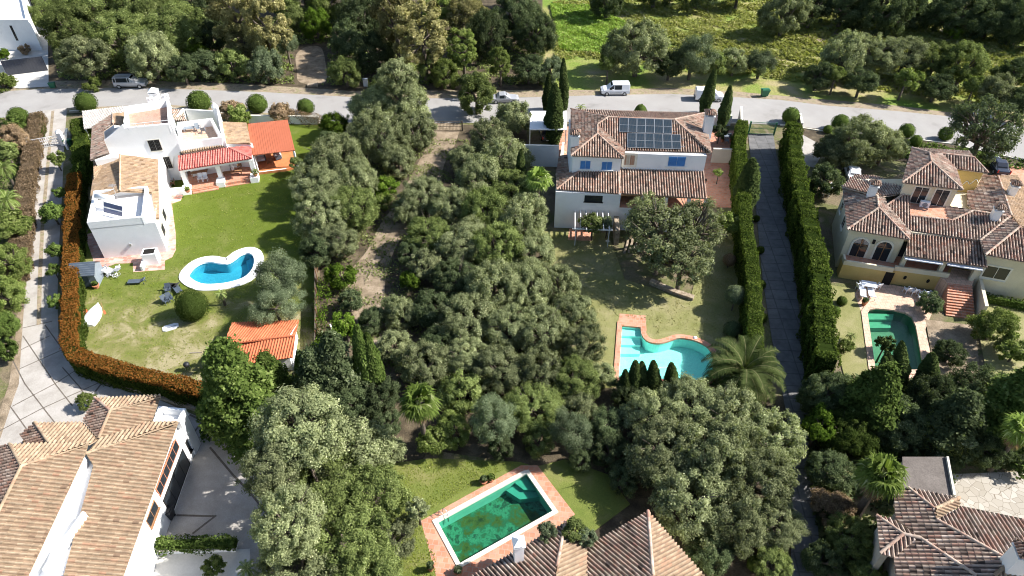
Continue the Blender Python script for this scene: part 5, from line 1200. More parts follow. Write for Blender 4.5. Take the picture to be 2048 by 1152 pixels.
def hedge(path, width, h, label, kind='hedgey', top=None, name='hedge', dens=140, size=.12, lump=.12, seed=0, curve=True, zb=0.0, thin=1.0, bulge=0.0, core=True, at=0.0):
    "path: photo px of the hedge's middle line on the ground"
    q = [(P(x, y, at).x, P(x, y, at).y) for x, y in path]
    if curve and len(q) > 2: q = smooth_path(q, 5, False)
    pts = [Vector((a, b, 0)) for a, b in q]; c = pts[len(pts) // 2]; t = thing(name, label, 'hedge', (c.x, c.y, 0)); rg = np.random.default_rng(seed + 200)
    segs = [(pts[i], pts[i+1]) for i in range(len(pts) - 1)]; P_, N_, T_ = [], [], []; s0 = 0; ws = width if hasattr(width, '__len__') else (width, width); tot = sum((b - a).length for a, b in segs); run = 0
    for a, b in segs:
        L = (b - a).length; d = (b - a) / L; k = Vector((-d.y, d.x, 0)); w = ws[0] + (ws[1] - ws[0]) * (run + L / 2) / tot
        for kind_, area in (('top', L * w), ('l', L * h), ('r', L * h)):
            n = int(area * dens * thin); u = rg.random(n) * L; ru = u + run; lum = lump * (np.sin(ru * 1.9 + seed) * .5 + np.sin(ru * 4.3 + 1.3 * seed) * .3 + np.sin(ru * .7) * .6)
            if kind_ == 'top': v = (rg.random(n) - .5) * w; z = h + lum + rg.normal(0, .05, n) - .25 * np.clip(np.abs(v) / (w / 2) - .7, 0, 1) ** 1; nn = (0, 0, 1)
            else:
                sgn = 1 if kind_ == 'l' else -1; z = rg.random(n) * h; v = sgn * (w / 2 + lum * .8 + bulge * np.sin(z / h * math.pi) + rg.normal(0, .05, n) + lump * .7 * np.sin(z * 3 + ru * 2.2)); nn = (k.x * sgn, k.y * sgn, .35)
            P_.append(np.stack([a.x + d.x * u + k.x * v, a.y + d.y * u + k.y * v, z + zb], 1)); N_.append(np.tile(np.array(nn), (n, 1)))
            T_.append(rg.normal(.45, .2, n) + .25 * np.sin(ru * 2.7 + z * 4) * .5)
        run += L
    for e_, d_ in ((segs[0][0], (segs[0][0] - segs[0][1]).normalized()), (segs[-1][1], (segs[-1][1] - segs[-1][0]).normalized())):
        n = int(ws[0] * h * dens); k = Vector((-d_.y, d_.x, 0)); v = (rg.random(n) - .5) * ws[0]; z = rg.random(n) * h
        P_.append(np.stack([e_.x + k.x * v + d_.x * rg.normal(0, .05, n), e_.y + k.y * v + d_.y * rg.normal(0, .05, n), z + zb], 1)); N_.append(np.tile(np.array([d_.x, d_.y, .3]), (n, 1))); T_.append(rg.normal(.45, .2, n))
    p = np.concatenate(P_); N2 = np.concatenate(N_); T2 = np.concatenate(T_); off = np.array([c.x, c.y, 0])
    if top:
        wz = (p[:, 2] - zb) / h + rg.normal(0, .06, len(p)); mk = wz > top[1]
        for m_, kk, nm in ((mk, top[0], 'new_growth'), (~mk, kind, 'foliage')):
            me = leaf_mesh(nm, p[m_] - off, N2[m_], size, T2[m_], 1.4, seed, .6); me.materials.append(L_[kk]); o = bpy.data.objects.new(nm, me); COL.objects.link(o); o.parent = t
    else:
        me = leaf_mesh('foliage', p - off, N2, size, T2, 1.4, seed, .6); me.materials.append(L_[kind]); o = bpy.data.objects.new('foliage', me); COL.objects.link(o); o.parent = t
    if core:
        mb = MB(); mb.usecol = True; run = 0
        for a, b in segs:
            L = (b - a).length; d = (b - a) / L; k = Vector((-d.y, d.x, 0)) * ((ws[0] + (ws[1]-ws[0]) * (run + L/2) / tot) / 2 - .16); run += L; mb.prism([a - k - d * .02, b - k + d * .02, b + k + d * .02, a + k - d * .02], zb, zb + h - .16)
        mb.c = [(.15, .5, 0)] * len(mb.f); mb.build('inner_twigs', L_[kind], t)
    return t
# ---------------------------------------------------------------- planting
WOOD = 'trees of the wood above the road'; PLOT = 'trees of the wooded middle plot'; SOUTH = 'large trees along the bottom of the photo'
def T_(rows, group=None):
    for i, (x, y, r, kind, var, h, label) in enumerate(rows): tree(x, y, r, kind, var, label, h=h, group=group)
# --- wood above the road, left half
T_([
 (92,28,34,'oakg','mid0',5,'grey green oak overhanging the driveway of the top left modern house'),
 (140,52,58,'oakg','big0',6,'broad cork oak second from the left corner above the dark sliding gate'),
 (190,22,60,'oakg','big1',6.5,'sunlit cork oak at the top edge right of the modern white house'),
 (170,112,52,'oak','big2',5,'cork oak hanging over the verge between the green bin and the silver off-roader'),
 (240,72,62,'oakg','big3',6.5,'largest cork oak crown directly above the silver off-roader'),
 (285,18,58,'oakg','big1',6.5,'cork oak on the top edge above the silver off-roader'),
 (305,112,50,'oak','big0',5,'cork oak spreading just right of the silver off-roader'),
 (345,55,58,'oakg','big2',6.5,'cork oak halfway between the silver off-roader and the pale eucalyptus'),
 (365,136,36,'dark','mid1',4,'small dark oak at the roadside right of the silver off-roader'),
 (395,14,50,'dark','big3',6,'shaded dark oak on the top edge left of the pale eucalyptus'),
 (428,66,40,'dark','mid2',5,'dark oak behind the bright green clearing left of the pale eucalyptus'),
 (415,125,34,'dark','mid3',4,'dark roadside oak above the left white street wall'),
 (470,28,50,'euca','tall0',8,'tall pale eucalyptus with yellowish leaves, leftmost of the eucalyptuses'),
 (528,40,52,'euca','tall1',8,'tall yellowish eucalyptus second from the left above the sandy clearing'),
 (495,88,44,'euca','mid2',6,'sandy yellow eucalyptus crown above the street wall planting'),
 (462,126,34,'oakg','mid0',4.5,'grey green tree at the roadside below the leftmost eucalyptus'),
 (530,130,38,'olive','mid1',4.5,'rounded pale green tree just left of the sandy clearing'),
 (572,84,26,'olive','feather0',4,'small blue green tree touching the left rim of the sandy clearing'),
 (585,30,36,'oakg','mid3',5,'mid green oak above the sandy clearing on the top edge'),
 (632,48,32,'bright','mid1',4,'fresh green tree behind the sandy clearing'),
 (650,18,38,'lime','mid0',5,'bright green tree on the top edge above the sandy clearing'),
 (690,78,40,'dark','mid2',5,'dark oak leaning over the right rim of the sandy clearing'),
 (690,142,34,'oakg','mid3',4,'small oak on the road edge right of the sandy clearing'),
 (722,40,50,'dark','big2',6,'dark evergreen right of the sandy clearing on the top edge'),
 (745,105,42,'dark','mid1',5,'very dark evergreen between the sandy clearing and the tall grey oak'),
 (790,40,58,'euca','tall0',8,'brown tinted eucalyptus above the tall grey oak'),
 (845,66,52,'euca','tall1',8,'brown tinted eucalyptus right of the tall grey oak tip'),
 (880,18,44,'lime','mid2',6,'yellow green tree on the top edge left of the dark cypress grove'),
 (935,30,44,'euca','mid1',6.5,'yellow eucalyptus crown on the top edge above the street tree'),
 (890,148,30,'lime','mid3',3.5,'light green small tree on the far road edge left of the street tree'),
 (925,96,30,'lime','tall1',5,'narrow light green tree above the street tree'),
 (862,130,34,'oakg','mid0',4,'grey green tree on the far road edge beside the tall grey oak'),
 (975,70,50,'dark','big3',6,'dark crown above and right of the street tree'),
 (1030,30,54,'dark','big0',6.5,'dark evergreen on the top edge left of the bright meadow'),
 (1000,125,26,'lime','tall0',4,'narrow pale green tree above the small silver saloon'),
 (1070,70,46,'dark','big1',6,'dark evergreen bordering the left side of the bright meadow'),
 (1058,135,34,'dark','mid2',4.5,'dark roadside bush tree right of the small silver saloon'),
 (1104,140,30,'olive','mid1',3.5,'pale olive green tree between the dark roadside tree and the white van facing left'),
 (770,168,26,'oakg','small0',3,'low oak on the verge behind the tall grey oak'),
 (940,165,22,'dark','small1',2.2,'low dark shrub on the verge behind the street tree'),
], WOOD)
T_([
 (130,-60,70,'oakg','big2',6,'cork oak crown cut by the top edge near the modern house'),(260,-60,75,'oakg','big0',6,'cork oak crown cut by the top edge above the silver off-roader'),
 (420,-50,75,'euca','big1',8,'eucalyptus crown cut by the top edge left of the sandy clearing'),(600,-50,70,'oakg','big3',6,'oak crown cut by the top edge above the sandy clearing'),
 (760,-50,80,'euca','big2',8,'brownish crown cut by the top edge above the tall grey oak'),(920,-50,75,'oakg','big0',7,'green crown cut by the top edge above the street tree'),(1060,-50,60,'dark','big1',7,'dark crown cut by the top edge left of the meadow'),
], WOOD)
# --- meadow side, right half
T_([
 (1215,-6,44,'dark','mid1',5,'dark tree on the top edge where the bright meadow begins'),
 (1310,-28,46,'dark','big1',5,'dark tree on the top edge above the roundest roadside oak'),
 (1395,-26,44,'dark','mid3',5,'dark tree on the top edge above the first olive'),
 (1480,-24,40,'dark','mid0',5,'dark tree on the top edge above the green wheelie bin'),
 (1570,28,46,'oak','big2',5.5,'grey oak standing forward of the dark pines at the meadow'),
 (1625,14,44,'dark','mid2',6,'dark pine on the top edge next to the grey meadow oak'),
 (1690,10,50,'dark','big0',4.2,'dark pine on the top edge third from the grey meadow oak'),
 (1765,22,52,'dark','big3',4.2,'dark pine standing above the dirt track'),
 (1840,8,54,'dark','big1',4.2,'dark pine on the top edge right of the dirt track'),
 (1915,24,54,'dark','big2',4.2,'dark pine above the right oak clump'),
 (1985,30,54,'dark','big0',4.2,'dark pine second from the top right corner'),
 (2044,44,50,'dark','big3',4.2,'dark pine in the top right corner'),
 (1275,92,64,'oak','big3',5,'large grey oak between the two white vans'),
 (1232,110,30,'oak','mid0',3.5,'grey shrub oak left of the large oak between the vans'),
 (1385,112,42,'olive','feather1',4,'silvery round olive above the right white van'),
 (1340,128,34,'dark','mid1',3,'dark bush between the large grey oak and the silvery olive'),
 (1470,118,34,'oak','mid2',3,'grey oak bush above the green wheelie bin'),
 (1522,122,36,'olive','feather0',3,'second silvery olive right of the green wheelie bin'),
 (1432,128,24,'oakg','small1',2.6,'small green bush above the leaning cypresses'),
 (1640,150,34,'dark','mid3',2.6,'dark thicket on the road bank right of the silvery olives'),
 (1686,112,46,'oak','big2',4.5,'left crown of the oak clump above the road bend'),
 (1748,110,48,'oak','big1',4.5,'middle crown of the oak clump above the road bend'),
 (1812,114,46,'oak','big0',4.5,'crown of the oak clump right behind the yellow green roadside tree'),
 (1872,118,44,'oakg','big3',4.5,'brown tinted oak in the clump above the road bend'),
 (1930,128,52,'oakg','big2',4.5,'right crown of the oak clump above the road bend'),
 (1722,162,34,'dark','mid0',2.6,'dark low tree on the verge under the oak clump'),
 (1875,172,34,'dark','mid2',2.6,'dark low tree on the verge under the right oaks'),
 (1995,178,42,'oak','mid1',3.5,'grey oak on the verge above the airy street oak'),
 (2035,145,40,'dark','mid3',4,'dark tree on the right edge above the street'),
 (2045,205,34,'dark','mid0',3,'dark shrub on the right edge beside the airy street oak'),
 (1720,19,38,'dark','mid0',3,'dark undergrowth tree below the pines left of the dirt track end'),
 (1800,26,38,'dark','mid3',3,'dark undergrowth tree under the pines, second in the row'),
 (1880,30,38,'dark','mid1',3,'dark undergrowth tree under the pines, third in the row'),
 (1955,38,38,'dark','mid2',3,'dark undergrowth tree under the pines, fourth in the row'),
 (2025,58,38,'dark','mid0',3,'dark undergrowth tree under the last pine at the right edge'),
 (1910,60,20,'bright','small0',1.6,'small fresh bush on the meadow below the dark pines'),
], 'trees between the road and the meadow')
for x, y, r, z0, lab in ((1216,128,20,190,'slim yellow green young tree beside the left white van'), (1672,148,20,185,'pale yellow green young tree at the left end of the roadside oak clump'), (1812,158,26,205,'yellow green roadside tree in front of the oak clump'), (1950,170,20,205,'thin yellow green tree leaning out of the right oak clump')):
    tree(x, y, r, 'lime', 'small2', lab, h=3.4, group='young roadside trees')
T_([(952,188,44,'oakg','mid1',4.6,'round street tree standing alone between road and sandy path'),])
# --- big trees around the entrance
T_([
 (795,150,42,'oak','mid2',8.5,'pointed top of the tall grey oak beside the sandy path'),
 (800,208,56,'oak','big0',6.5,'middle mass of the tall grey oak beside the sandy path'),
 (742,222,50,'oak','big2',5.5,'left crown of the tall grey oak group by the road'),
 (755,272,56,'oak','big3',4.6,'lower left crown of the tall grey oak group'),
 (828,262,46,'oak','big1',4.6,'lower right crown of the tall grey oak group'),
 (795,318,34,'oak','mid3',3,'small oak at the foot of the tall grey oak group'),
 (1028,236,36,'oak','mid0',4,'grey oak left of the white metal carport'),
 (668,248,34,'bright','mid1',2.4,'fresh green shrub tree at the far right corner of the left lawn'),
 (660,290,30,'dark','mid0',2.4,'dark green shrub behind the row of oaks on the left lawn edge'),
], 'trees round the plot entrance')
T_([
 (668,325,62,'oak','big1',5.5,'topmost big oak on the right edge of the left lawn'),
 (715,360,48,'oak','big0',5,'oak between the topmost lawn edge oak and the sandy path'),
 (632,372,54,'oak','big2',5,'oak spreading left over the lawn below the porch'),
 (642,430,58,'oak','big3',5,'middle oak on the right edge of the left lawn'),
 (710,418,52,'oakg','big1',5,'oak right of the middle lawn edge oak'),
 (675,480,46,'oak','big0',4.5,'dark grey oak right of the kidney shaped pool'),
 (632,500,36,'dark','mid3',4,'shaded lower crown next to the dark grey oak by the kidney pool'),
], 'oaks on the right edge of the left lawn')
T_([(560,545,54,'olive','feather0',3.6,'soft round olive tree right of the kidney shaped pool'), (548,606,44,'olive','feather1',2.8,'lower olive tree touching the red roofed shed')])
# --- the wooded plot in the middle
T_([
 (978,282,44,'oak','big1',4.8,'topmost oak of the middle plot right of the sandy path'),
 (930,318,34,'oak','mid1',4,'small oak on the right rim of the sandy path'),
 (1010,318,42,'oak','big3',5,'oak in the middle plot left of the tall yard wall'),
 (958,362,48,'oak','big0',5,'oak below the topmost middle plot oaks'),
 (1022,378,44,'oakg','big2',5,'oak left of the small fan palm'),
 (850,392,44,'oak','big2',4.5,'oak across the sandy path at its narrow bend'),
 (815,420,32,'oak','mid0',3.6,'small oak on the left of the path bend'),
 (905,412,48,'oak','big3',5,'oak right of the narrow path bend'),
 (975,428,52,'oakg','big0',5.4,'pale oak in the upper middle of the plot'),
 (1045,440,50,'oak','big1',5.2,'oak beside the pergola lawn, upper one'),
 (860,470,44,'oakg','big1',4.8,'sunlit oak right of the lower sandy path'),
 (925,488,50,'oak','big2',5.2,'oak left of the plot centre'),
 (1000,496,54,'oakg','big3',5.6,'oak in the exact upper centre of the photo'),
 (1065,505,46,'oak','big0',5,'oak on the left rim of the pergola lawn'),
 (850,532,38,'oak','mid2',4,'grey oak beside the dark middle part of the path'),
 (915,560,46,'dark','big3',4.8,'dark oak left of the photo centre'),
 (985,575,54,'oak','big1',5.6,'oak at the photo centre'),
 (1060,580,50,'oak','big2',5.4,'oak right of the photo centre'),
 (1120,570,44,'oak','big3',5,'oak nearest the shaded lawn of the villa with blue shutters'),
 (1148,628,46,'oak','big0',5,'oak above and left of the turquoise pool'),
 (800,622,36,'oak','mid3',3.4,'solitary grey oak beside the lower sandy path'),
 (870,618,42,'dark','mid0',4,'dark oak right of the solitary grey path oak'),
 (940,640,52,'oak','big2',5.4,'oak below left of the photo centre'),
 (1015,655,54,'oak','big0',5.6,'oak directly below the photo centre'),
 (1085,665,52,'oak','big1',5.4,'oak below right of the photo centre'),
 (1160,690,46,'oak','big2',5,'oak left of the turquoise pool'),
 (880,690,40,'dark','mid1',4.2,'dark oak above the tall fan palm'),
 (850,728,48,'oak','big3',4.8,'grey oak over the tall fan palm'),
 (930,715,46,'oak','big1',5,'oak up and right of the tall fan palm'),
 (1000,738,52,'oak','big2',5.4,'oak in the lower middle of the plot'),
 (1075,748,52,'oak','big3',5.4,'oak left of the row of small dark cypresses'),
 (1150,760,46,'oakg','big0',4.8,'oak touching the row of small dark cypresses'),
 (925,780,44,'oakg','mid2',4.6,'oak right of the tall fan palm crown'),
 (1065,812,48,'oakg','big1',4.8,'oak between the two blue green olives'),
 (1155,818,38,'oak','mid3',4,'oak at the dark gap above the bottom lawn'),
 (992,832,40,'olive','feather1',3.4,'blue green olive, left one of the pair above the bottom lawn'),
 (1142,856,40,'olive','feather0',3.4,'blue green olive, right one of the pair above the bottom lawn'),
 (905,858,36,'lime','mid1',2.6,'yellow green shrub tree at the foot of the tall fan palm'),
 (862,880,24,'lime','small0',1.8,'small yellow green shrub left of the tall fan palm foot'),
 (1075,878,34,'oakg','mid0',3,'brownish green tree between the olives above the bottom lawn'),
 (1205,748,30,'oak','mid1',3,'small oak by the lower left corner of the turquoise pool'),
 (690,655,30,'bright','small1',2,'bright green shrub in the plot right of the red roofed shed'),
 (655,700,26,'bright','small2',1.6,'ivy like bright shrub on the fence right of the red roofed shed'),
 (682,552,26,'bright','small0',1.6,'bright green shrub on the left rim of the lower path'),
 (770,372,22,'bright','small1',1.3,'lime green weeds bush on the left rim of the upper path'),
 (760,405,18,'lime','small2',1.0,'lower lime green weeds bush on the left rim of the upper path'),
 (820,505,30,'dark','mid1',3,'dark oak overhanging the shaded middle of the sandy path'),(742,640,28,'dark','mid3',2.2,'dark bush on the lower left rim of the sandy path'),(785,690,34,'oak','mid0',3.4,'grey oak at the lower end of the sandy path'),(700,600,24,'dark','small1',1.6,'dark low shrub between fence and sandy path'),
 (820,560,20,'bright','small0',1.4,'dark green nettle bush in the shaded path'),
], PLOT)
# --- oak on the villa lawn
T_([(1325,470,84,'oak','airy0',5.2,'large open oak on the villa lawn, its limbs visible'), (1388,450,66,'oak','airy1',5.4,'right hand crown of the open oak in front of the porch'), (1300,425,50,'oak','airy1',5,'upper left crown of the open oak by the porch'), (1365,520,62,'oak','airy0',4,'lower crown of the open oak above the stone seat wall')], 'crowns of the open lawn oak')
T_([(1278,440,24,'bright','small1',2.2,'lime green shrub in front of the villa porch'), (1460,444,24,'lime','small0',2.4,'bright yellow green lemon tree beside the lane hedge'), (1187,446,24,'oakg','small2',2.5,'thin climbing shrub over the pergola'), (1215,446,14,'olive','small1',2.4,'small climber at the right end of the pergola'),
 (1438,345,10,'lime','small2',2.2,'sapling in a round bed on the terracotta courtyard'), (1440,262,16,'dark','small0',2,'dark bush at the far end of the terracotta courtyard')])
# --- bottom belt
T_([
 (600,850,88,'oak','big0',7.6,'huge grey oak, upper crown left of the bottom lawn'),
 (690,905,84,'oak','big1',6.2,'huge grey oak crown next to the bottom lawn'),
 (545,925,66,'oak','big2',6.9,'grey oak crown over the shaded courtyard of the bottom left house'),
 (640,985,92,'oakg','big3',6,'grey oak crown in the lower left middle'),
 (745,990,70,'oakg','big0',5.2,'oak crown reaching toward the algae pool'),
 (580,1050,74,'oak','big1',6.7,'grey oak crown right of the pale terrace'),
 (690,1080,90,'oakg','big2',5.6,'grey oak crown at the bottom edge left of the algae pool'),
 (790,1080,52,'oak','mid0',4.4,'outer oak crown beside the brick corner of the algae pool'),
 (600,1160,80,'oak','big3',5,'oak crown cut by the bottom edge right of the pale terrace'),
 (740,1165,70,'oakg','big1',5,'oak crown cut by the bottom edge left of the algae pool'),
 (770,905,36,'oak','mid2',4,'small oak crown at the left corner of the bottom lawn'),
 (835,1015,24,'oak','small1',3.4,'thin branch crown over the left corner of the algae pool'),
 (530,800,46,'dark','mid3',3.6,'dark tree under the bright conifer by the courtyard'),
 (700,800,44,'dark','mid1',3.4,'dark tree below the leaning cypresses'),
 (1215,850,44,'dark','mid1',4.0,'dark tree in the deep gap left of the lower right grove'),
 (1225,905,40,'dark','mid2',3.4,'dark shrub tree above the shaded bottom lawn'),
 (1160,920,26,'dark','mid3',2.4,'low dark shrub on the far edge of the shaded bottom lawn'),
 (1000,895,30,'dark','mid0',2.0,'low dark shrub above the bottom lawn middle'),
 (760,790,44,'dark','mid2',3.6,'dark tree left of the tall fan palm'),
 (775,850,34,'dark','mid0',3.2,'dark tree between the huge oak and the tall fan palm'),
], SOUTH)
T_([
 (1300,830,64,'oak','big2',6,'grey oak below the row of small dark cypresses'),
 (1380,812,66,'oak','big0',6.2,'grey oak below the turquoise pool'),
 (1455,842,72,'oak','big1',6.2,'grey oak below the large date palm'),
 (1535,880,62,'oak','big3',5.6,'grey oak bordering the dark lower lane'),
 (1325,905,74,'oak','big1',6.2,'grey oak right of the shaded bottom lawn'),
 (1415,918,84,'oak','big2',6.4,'grey oak at the heart of the lower right grove'),
 (1510,960,72,'oak','big0',6,'grey oak beside the lower lane'),
 (1380,1000,78,'oak','big3',5.8,'grey oak above the tan tiled roof point'),
 (1470,1040,72,'oak','big2',5.4,'grey oak right of the tan tiled roof point'),
 (1550,1050,50,'oak','big1',5,'lowest grey oak along the lower lane'),
 (1420,1105,44,'dark','mid1',3.2,'dark shrub tree right of the bottom centre roof'),
 (1545,1130,42,'oakg','mid2',3.2,'green tree at the bottom edge beside the lane'),
 (1255,780,34,'dark','mid3',3.4,'dark tree left under the small dark cypresses'),
 (1245,960,34,'dark','mid0',3,'dark tree in the deep shade of the bottom lawn'),
 (1150,1060,22,'oakg','small0',5.2,'twiggy climber on the peak of the bottom centre roof'),
 (1090,1062,24,'olive','small2',5.0,'twiggy green climber between the algae pool and the chimney roof'),
 (1172,1075,20,'olive','small1',5.0,'grey climber in the valley of the bottom centre roof'),
], SOUTH)
# --- right side
T_([
 (1970,262,74,'olive','airy0',6,'large airy silver oak between the street and the yellow villa'),
 (1715,285,52,'oak','big0',5,'left crown of the oak beside the forecourt'),
 (1770,290,46,'oak','big2',5,'right crown of the oak reaching the yellow villa tower'),
 (1665,300,38,'oak','mid1',4,'outer crown of the forecourt oak over the drive'),
 (1650,362,36,'dark','mid2',3,'dark tree between the lane hedge and the yellow villa'),
 (1862,606,30,'dark','mid0',3,'dark glossy tree between the white chairs and the stairs'),
 (1990,650,44,'lime','mid3',2.4,'yellow speckled shrub tree right of the garden stairs'),
 (2030,700,30,'lime','small1',1.6,'yellow green shrub near the right edge below the speckled shrub'),
 (1690,690,18,'lime','small2',1.2,'pale rosette shrub left of the murky green pool'),
 (1900,705,30,'dark','mid1',2.6,'dark shrub tree right below the murky green pool'),
 (1790,742,22,'brown','small0',1.2,'dry grey shrub at the near end of the murky green pool'),
 (1655,790,54,'dark','big0',5,'dark tree at the end of the right lane hedge'),
 (1725,800,56,'cypress','big3',5.5,'dark needle tree below the murky green pool'),
 (1690,870,50,'conifer','big1',4.6,'olive green tree left of the flat dark garage'),
 (1790,850,56,'dark','big2',5.2,'dark tree behind the flat dark garage'),
 (1865,800,60,'dark','big0',5.6,'dark tree right below the murky green pool terrace'),
 (1945,790,60,'dark','big1',5.6,'dark tree above the stone patio'),
 (2020,800,58,'dark','big3',5.6,'dark tree at the right edge above the stone patio'),
 (1890,870,50,'oakg','big2',4.6,'grey green tree leaning over the garage and patio'),
 (1970,880,54,'dark','big0',4.6,'dark tree overhanging the far edge of the stone patio'),
 (2035,900,44,'dark','mid2',4,'dark tree at the right end of the stone patio'),
 (1660,940,44,'dark','mid1',3.6,'dark undergrowth tree between lane and fan palm'),
 (1665,1010,44,'brown','mid3',3.2,'bare brownish tree between the lower lane and the fan palm'),
 (1700,1080,48,'oakg','big2',3.8,'green brown tree left of the bottom right house'),
 (1640,1120,40,'dark','mid0',3,'dark shrub at the bottom edge beside the lane'),
 (1745,1150,36,'oakg','mid2',3,'green shrub under the wall of the bottom right house'),
 (1640,850,34,'bright','small0',3.0,'green shrub between the lane and the olive green tree'),
 (1770,690,20,'cypress','small1',1.2,'low dark shrub at the foot of the two pool cypresses'),
], 'trees on the right side')
# --- left edge garden
T_([
 (20,275,34,'brown','mid0',2.6,'pinkish grey blossom tree on the left edge'),
 (30,245,22,'box','small1',2.2,'clipped green shrub at the left end of the street hedge'),
 (12,300,26,'oakg','small2',2.2,'green bush under the pinkish blossom tree'),
 (15,520,42,'lime','mid2',3,'yellow green tree on the left edge below the palms'),
 (8,590,40,'lime','mid1',2.6,'yellow green tree on the left edge, lower one'),
 (6,650,34,'box','mid0',2,'dark green bush at the left edge above the dry bank'),
 (15,450,36,'lime','small0',2.6,'light green bush directly below the leftmost palms'),
 (10,700,24,'box','small1',1.4,'low green bush at the bottom of the left edge planting'),
 (104,425,22,'box','small0',1.8,'small round green tree on the driveway verge, third from the gate'),
 (112,318,15,'lime','small1',1.8,'yellow green shrub beside the white driveway gate'),
 (112,500,16,'box','small2',1.6,'thin small tree on the driveway verge, fourth from the gate'),
 (108,540,13,'box','small0',1.4,'thin small tree on the driveway verge, fifth from the gate'),
 (113,602,17,'box','small1',1.5,'small tree on the driveway verge nearest the hedge bend'),
 (122,385,14,'box','small2',1.6,'green shrub squeezed against the orange hedge'),
 (173,800,22,'lime','mid3',1.6,'light green shrub in the round bed of the bottom left driveway'),
 (62,878,14,'brown','small0',1.2,'thin bare shrub at the small gable of the bottom left house'),
 (480,232,24,'lime','small1',1.9,'bright green bush behind the tan roof by the street'),
 (590,325,16,'oakg','small2',1.8,'small green shrub at the right corner of the orange terrace'),
 (12,62,12,'olive','small0',2.6,'small tree in front of the top left modern house'),
 (48,100,12,'brown','small1',.8,'dark bush in the bed behind the dark gate'),
 (5,165,22,'lime','small2',1.0,'low yellow green shrub below the dark sliding gate'),
 (8,108,12,'bright','small1',.9,'vivid green round bush behind the grey street wall'),
 (185,170,16,'lime','small0',.8,'yellowish weeds bush left of the silver off-roader'),
 (430,1130,22,'lime','small1',1.2,'small shrub on the pale terrace at the bottom edge'),
 (262,1142,14,'bright','small0',1.3,'green bush at the foot of the bottom left house'),
], 'small garden trees and shrubs')
T_([(460,222,26,'brown','small2',1.7,'reddish brown bare shrub beside the yard wall'), (560,226,24,'brown','small0',1.5,'bare grey shrub left of the last clipped street ball')], 'bare shrubs behind the street wall')
# --- clipped balls
for a in ((171,205,21,'clipped round bush at the street left of the white house',),(398,204,23,'large clipped bush at the street right of the roof terrace tower'),(514,208,20,'clipped bush behind the tan roof, brown on its side'),(611,214,17,'clipped bush near the end of the left street wall'),(36,233,19,'clipped bush at the left end of the street')):
    ball(*a[:3], a[3], 'box', 'round', .95, group='clipped street bushes')
ball(1281,222,13, 'cone topped clipped bush behind the solar panel roof', 'box', 'dome', 1.1)
for x, y, r, l in ((1582,232,17,'clipped bush capping the street end of the right lane hedge'),(1681,246,17,'pale clipped ball on the corner left of the forecourt oak'),(1656,259,9,'small dark clipped ball beside the pale corner ball'),(1814,262,15,'clipped ball tree on the street above the yellow villa'),(1892,268,14,'dark clipped ball tree beside the airy silver oak'),(1832,282,12,'low clipped bush below the street ball tree')):
    ball(x, y, r, l, 'box', 'round', 1.0, group='clipped bushes along the right street')
for x, y, r, l in ((1521,500,8,'topmost ball of the row along the lane'),(1522,569,10,'second ball of the row along the lane'),(1524,636,11,'third ball of the row along the lane'),(1530,712,12,'lowest ball of the row beside the date palm'),(1513,437,7,'smallest ball at the upper end of the lane row')):
    ball(x, y, r, l, 'hedgey', 'round', 1.0, group='yellow green balls along the lane')
ball(383,612,30, 'large golden green clipped egg bush on the left lawn near the kidney pool', 'conifer', 'fine', 1.1)
ball(1472,590,20, 'clipped ball tree on a thin stem with a brown top on the villa lawn', 'olive', 'round', .95, stem=1.4)
ball(1459,520,13, 'greyish bare ball shrub in the shade of the lane hedge', 'brown', 'round', 1.0, stem=.5)
ball(1465,660,18, 'dark round shrub in the shade at the date palm end of the hedge', 'dark', 'round', 1.0)
ball(1684,602,10, 'dark clipped ball left of the murky green pool patio', 'box', 'round', 1.0, group='dark balls beside the yellow villa lawn'); ball(1672,621,9, 'smaller dark clipped ball under the right lane hedge', 'box', 'round', 1.0, group='dark balls beside the yellow villa lawn')
ball(1510,1128,16, 'dark clipped ball at the bottom edge near the lane', 'box', 'round', 1.0); ball(1484,1098,13, 'green clipped ball above the dark one near the lane', 'box', 'round', 1.0)
# --- cypresses and conifers
cypress(1093,222,1098,146, 'dark cypress behind the carport, left of the pair', i=0, wide=1.25)
cypress(1108,285,1110,168, 'thick cypress in front of the white metal carport', i=1, wide=1.5)
cypress(1128,219,1127,118, 'tall slim cypress right behind the carport', i=2, wide=1.0)
cypress(1406,228,1430,138, 'left leaning cypress over the white van', i=0, wide=1.3)
cypress(1443,255,1461,172, 'right leaning cypress beside the white van', i=1, wide=1.35)
cypress(1040,380,1042,300, 'slim dark cypress left of the small fan palm', i=2, wide=1.3)
cypress(1487,420,1506,318, 'short cypress growing out of the lane hedge', i=1, wide=2.0)
for i, (x, y0, y1, l) in enumerate(((1250,800,740,'leftmost dwarf cypress of the row at the turquoise pool'),(1270,795,722,'second dwarf cypress of the row at the turquoise pool'),(1283,792,724,'third dwarf cypress of the row at the turquoise pool'),(1306,795,722,'fourth dwarf cypress of the row, slightly apart'),(1342,795,726,'rightmost dwarf cypress of the row near the date palm'),(1320,802,760,'low dwarf cypress in the gap of the pool row'))):
    cypress(x, y0, x + 1, y1, l, i=i, group='dwarf cypresses at the turquoise pool', wide=1.5)
cypress(1770,790,1766,702, 'left cypress of the pair at the murky green pool', i=1, wide=1.5); cypress(1795,785,1800,680, 'taller right cypress of the pair at the murky green pool', i=2, wide=1.2); cypress(1845,790,1866,706, 'blurred dark cypress right of the pair at the murky pool', i=0, wide=1.8)
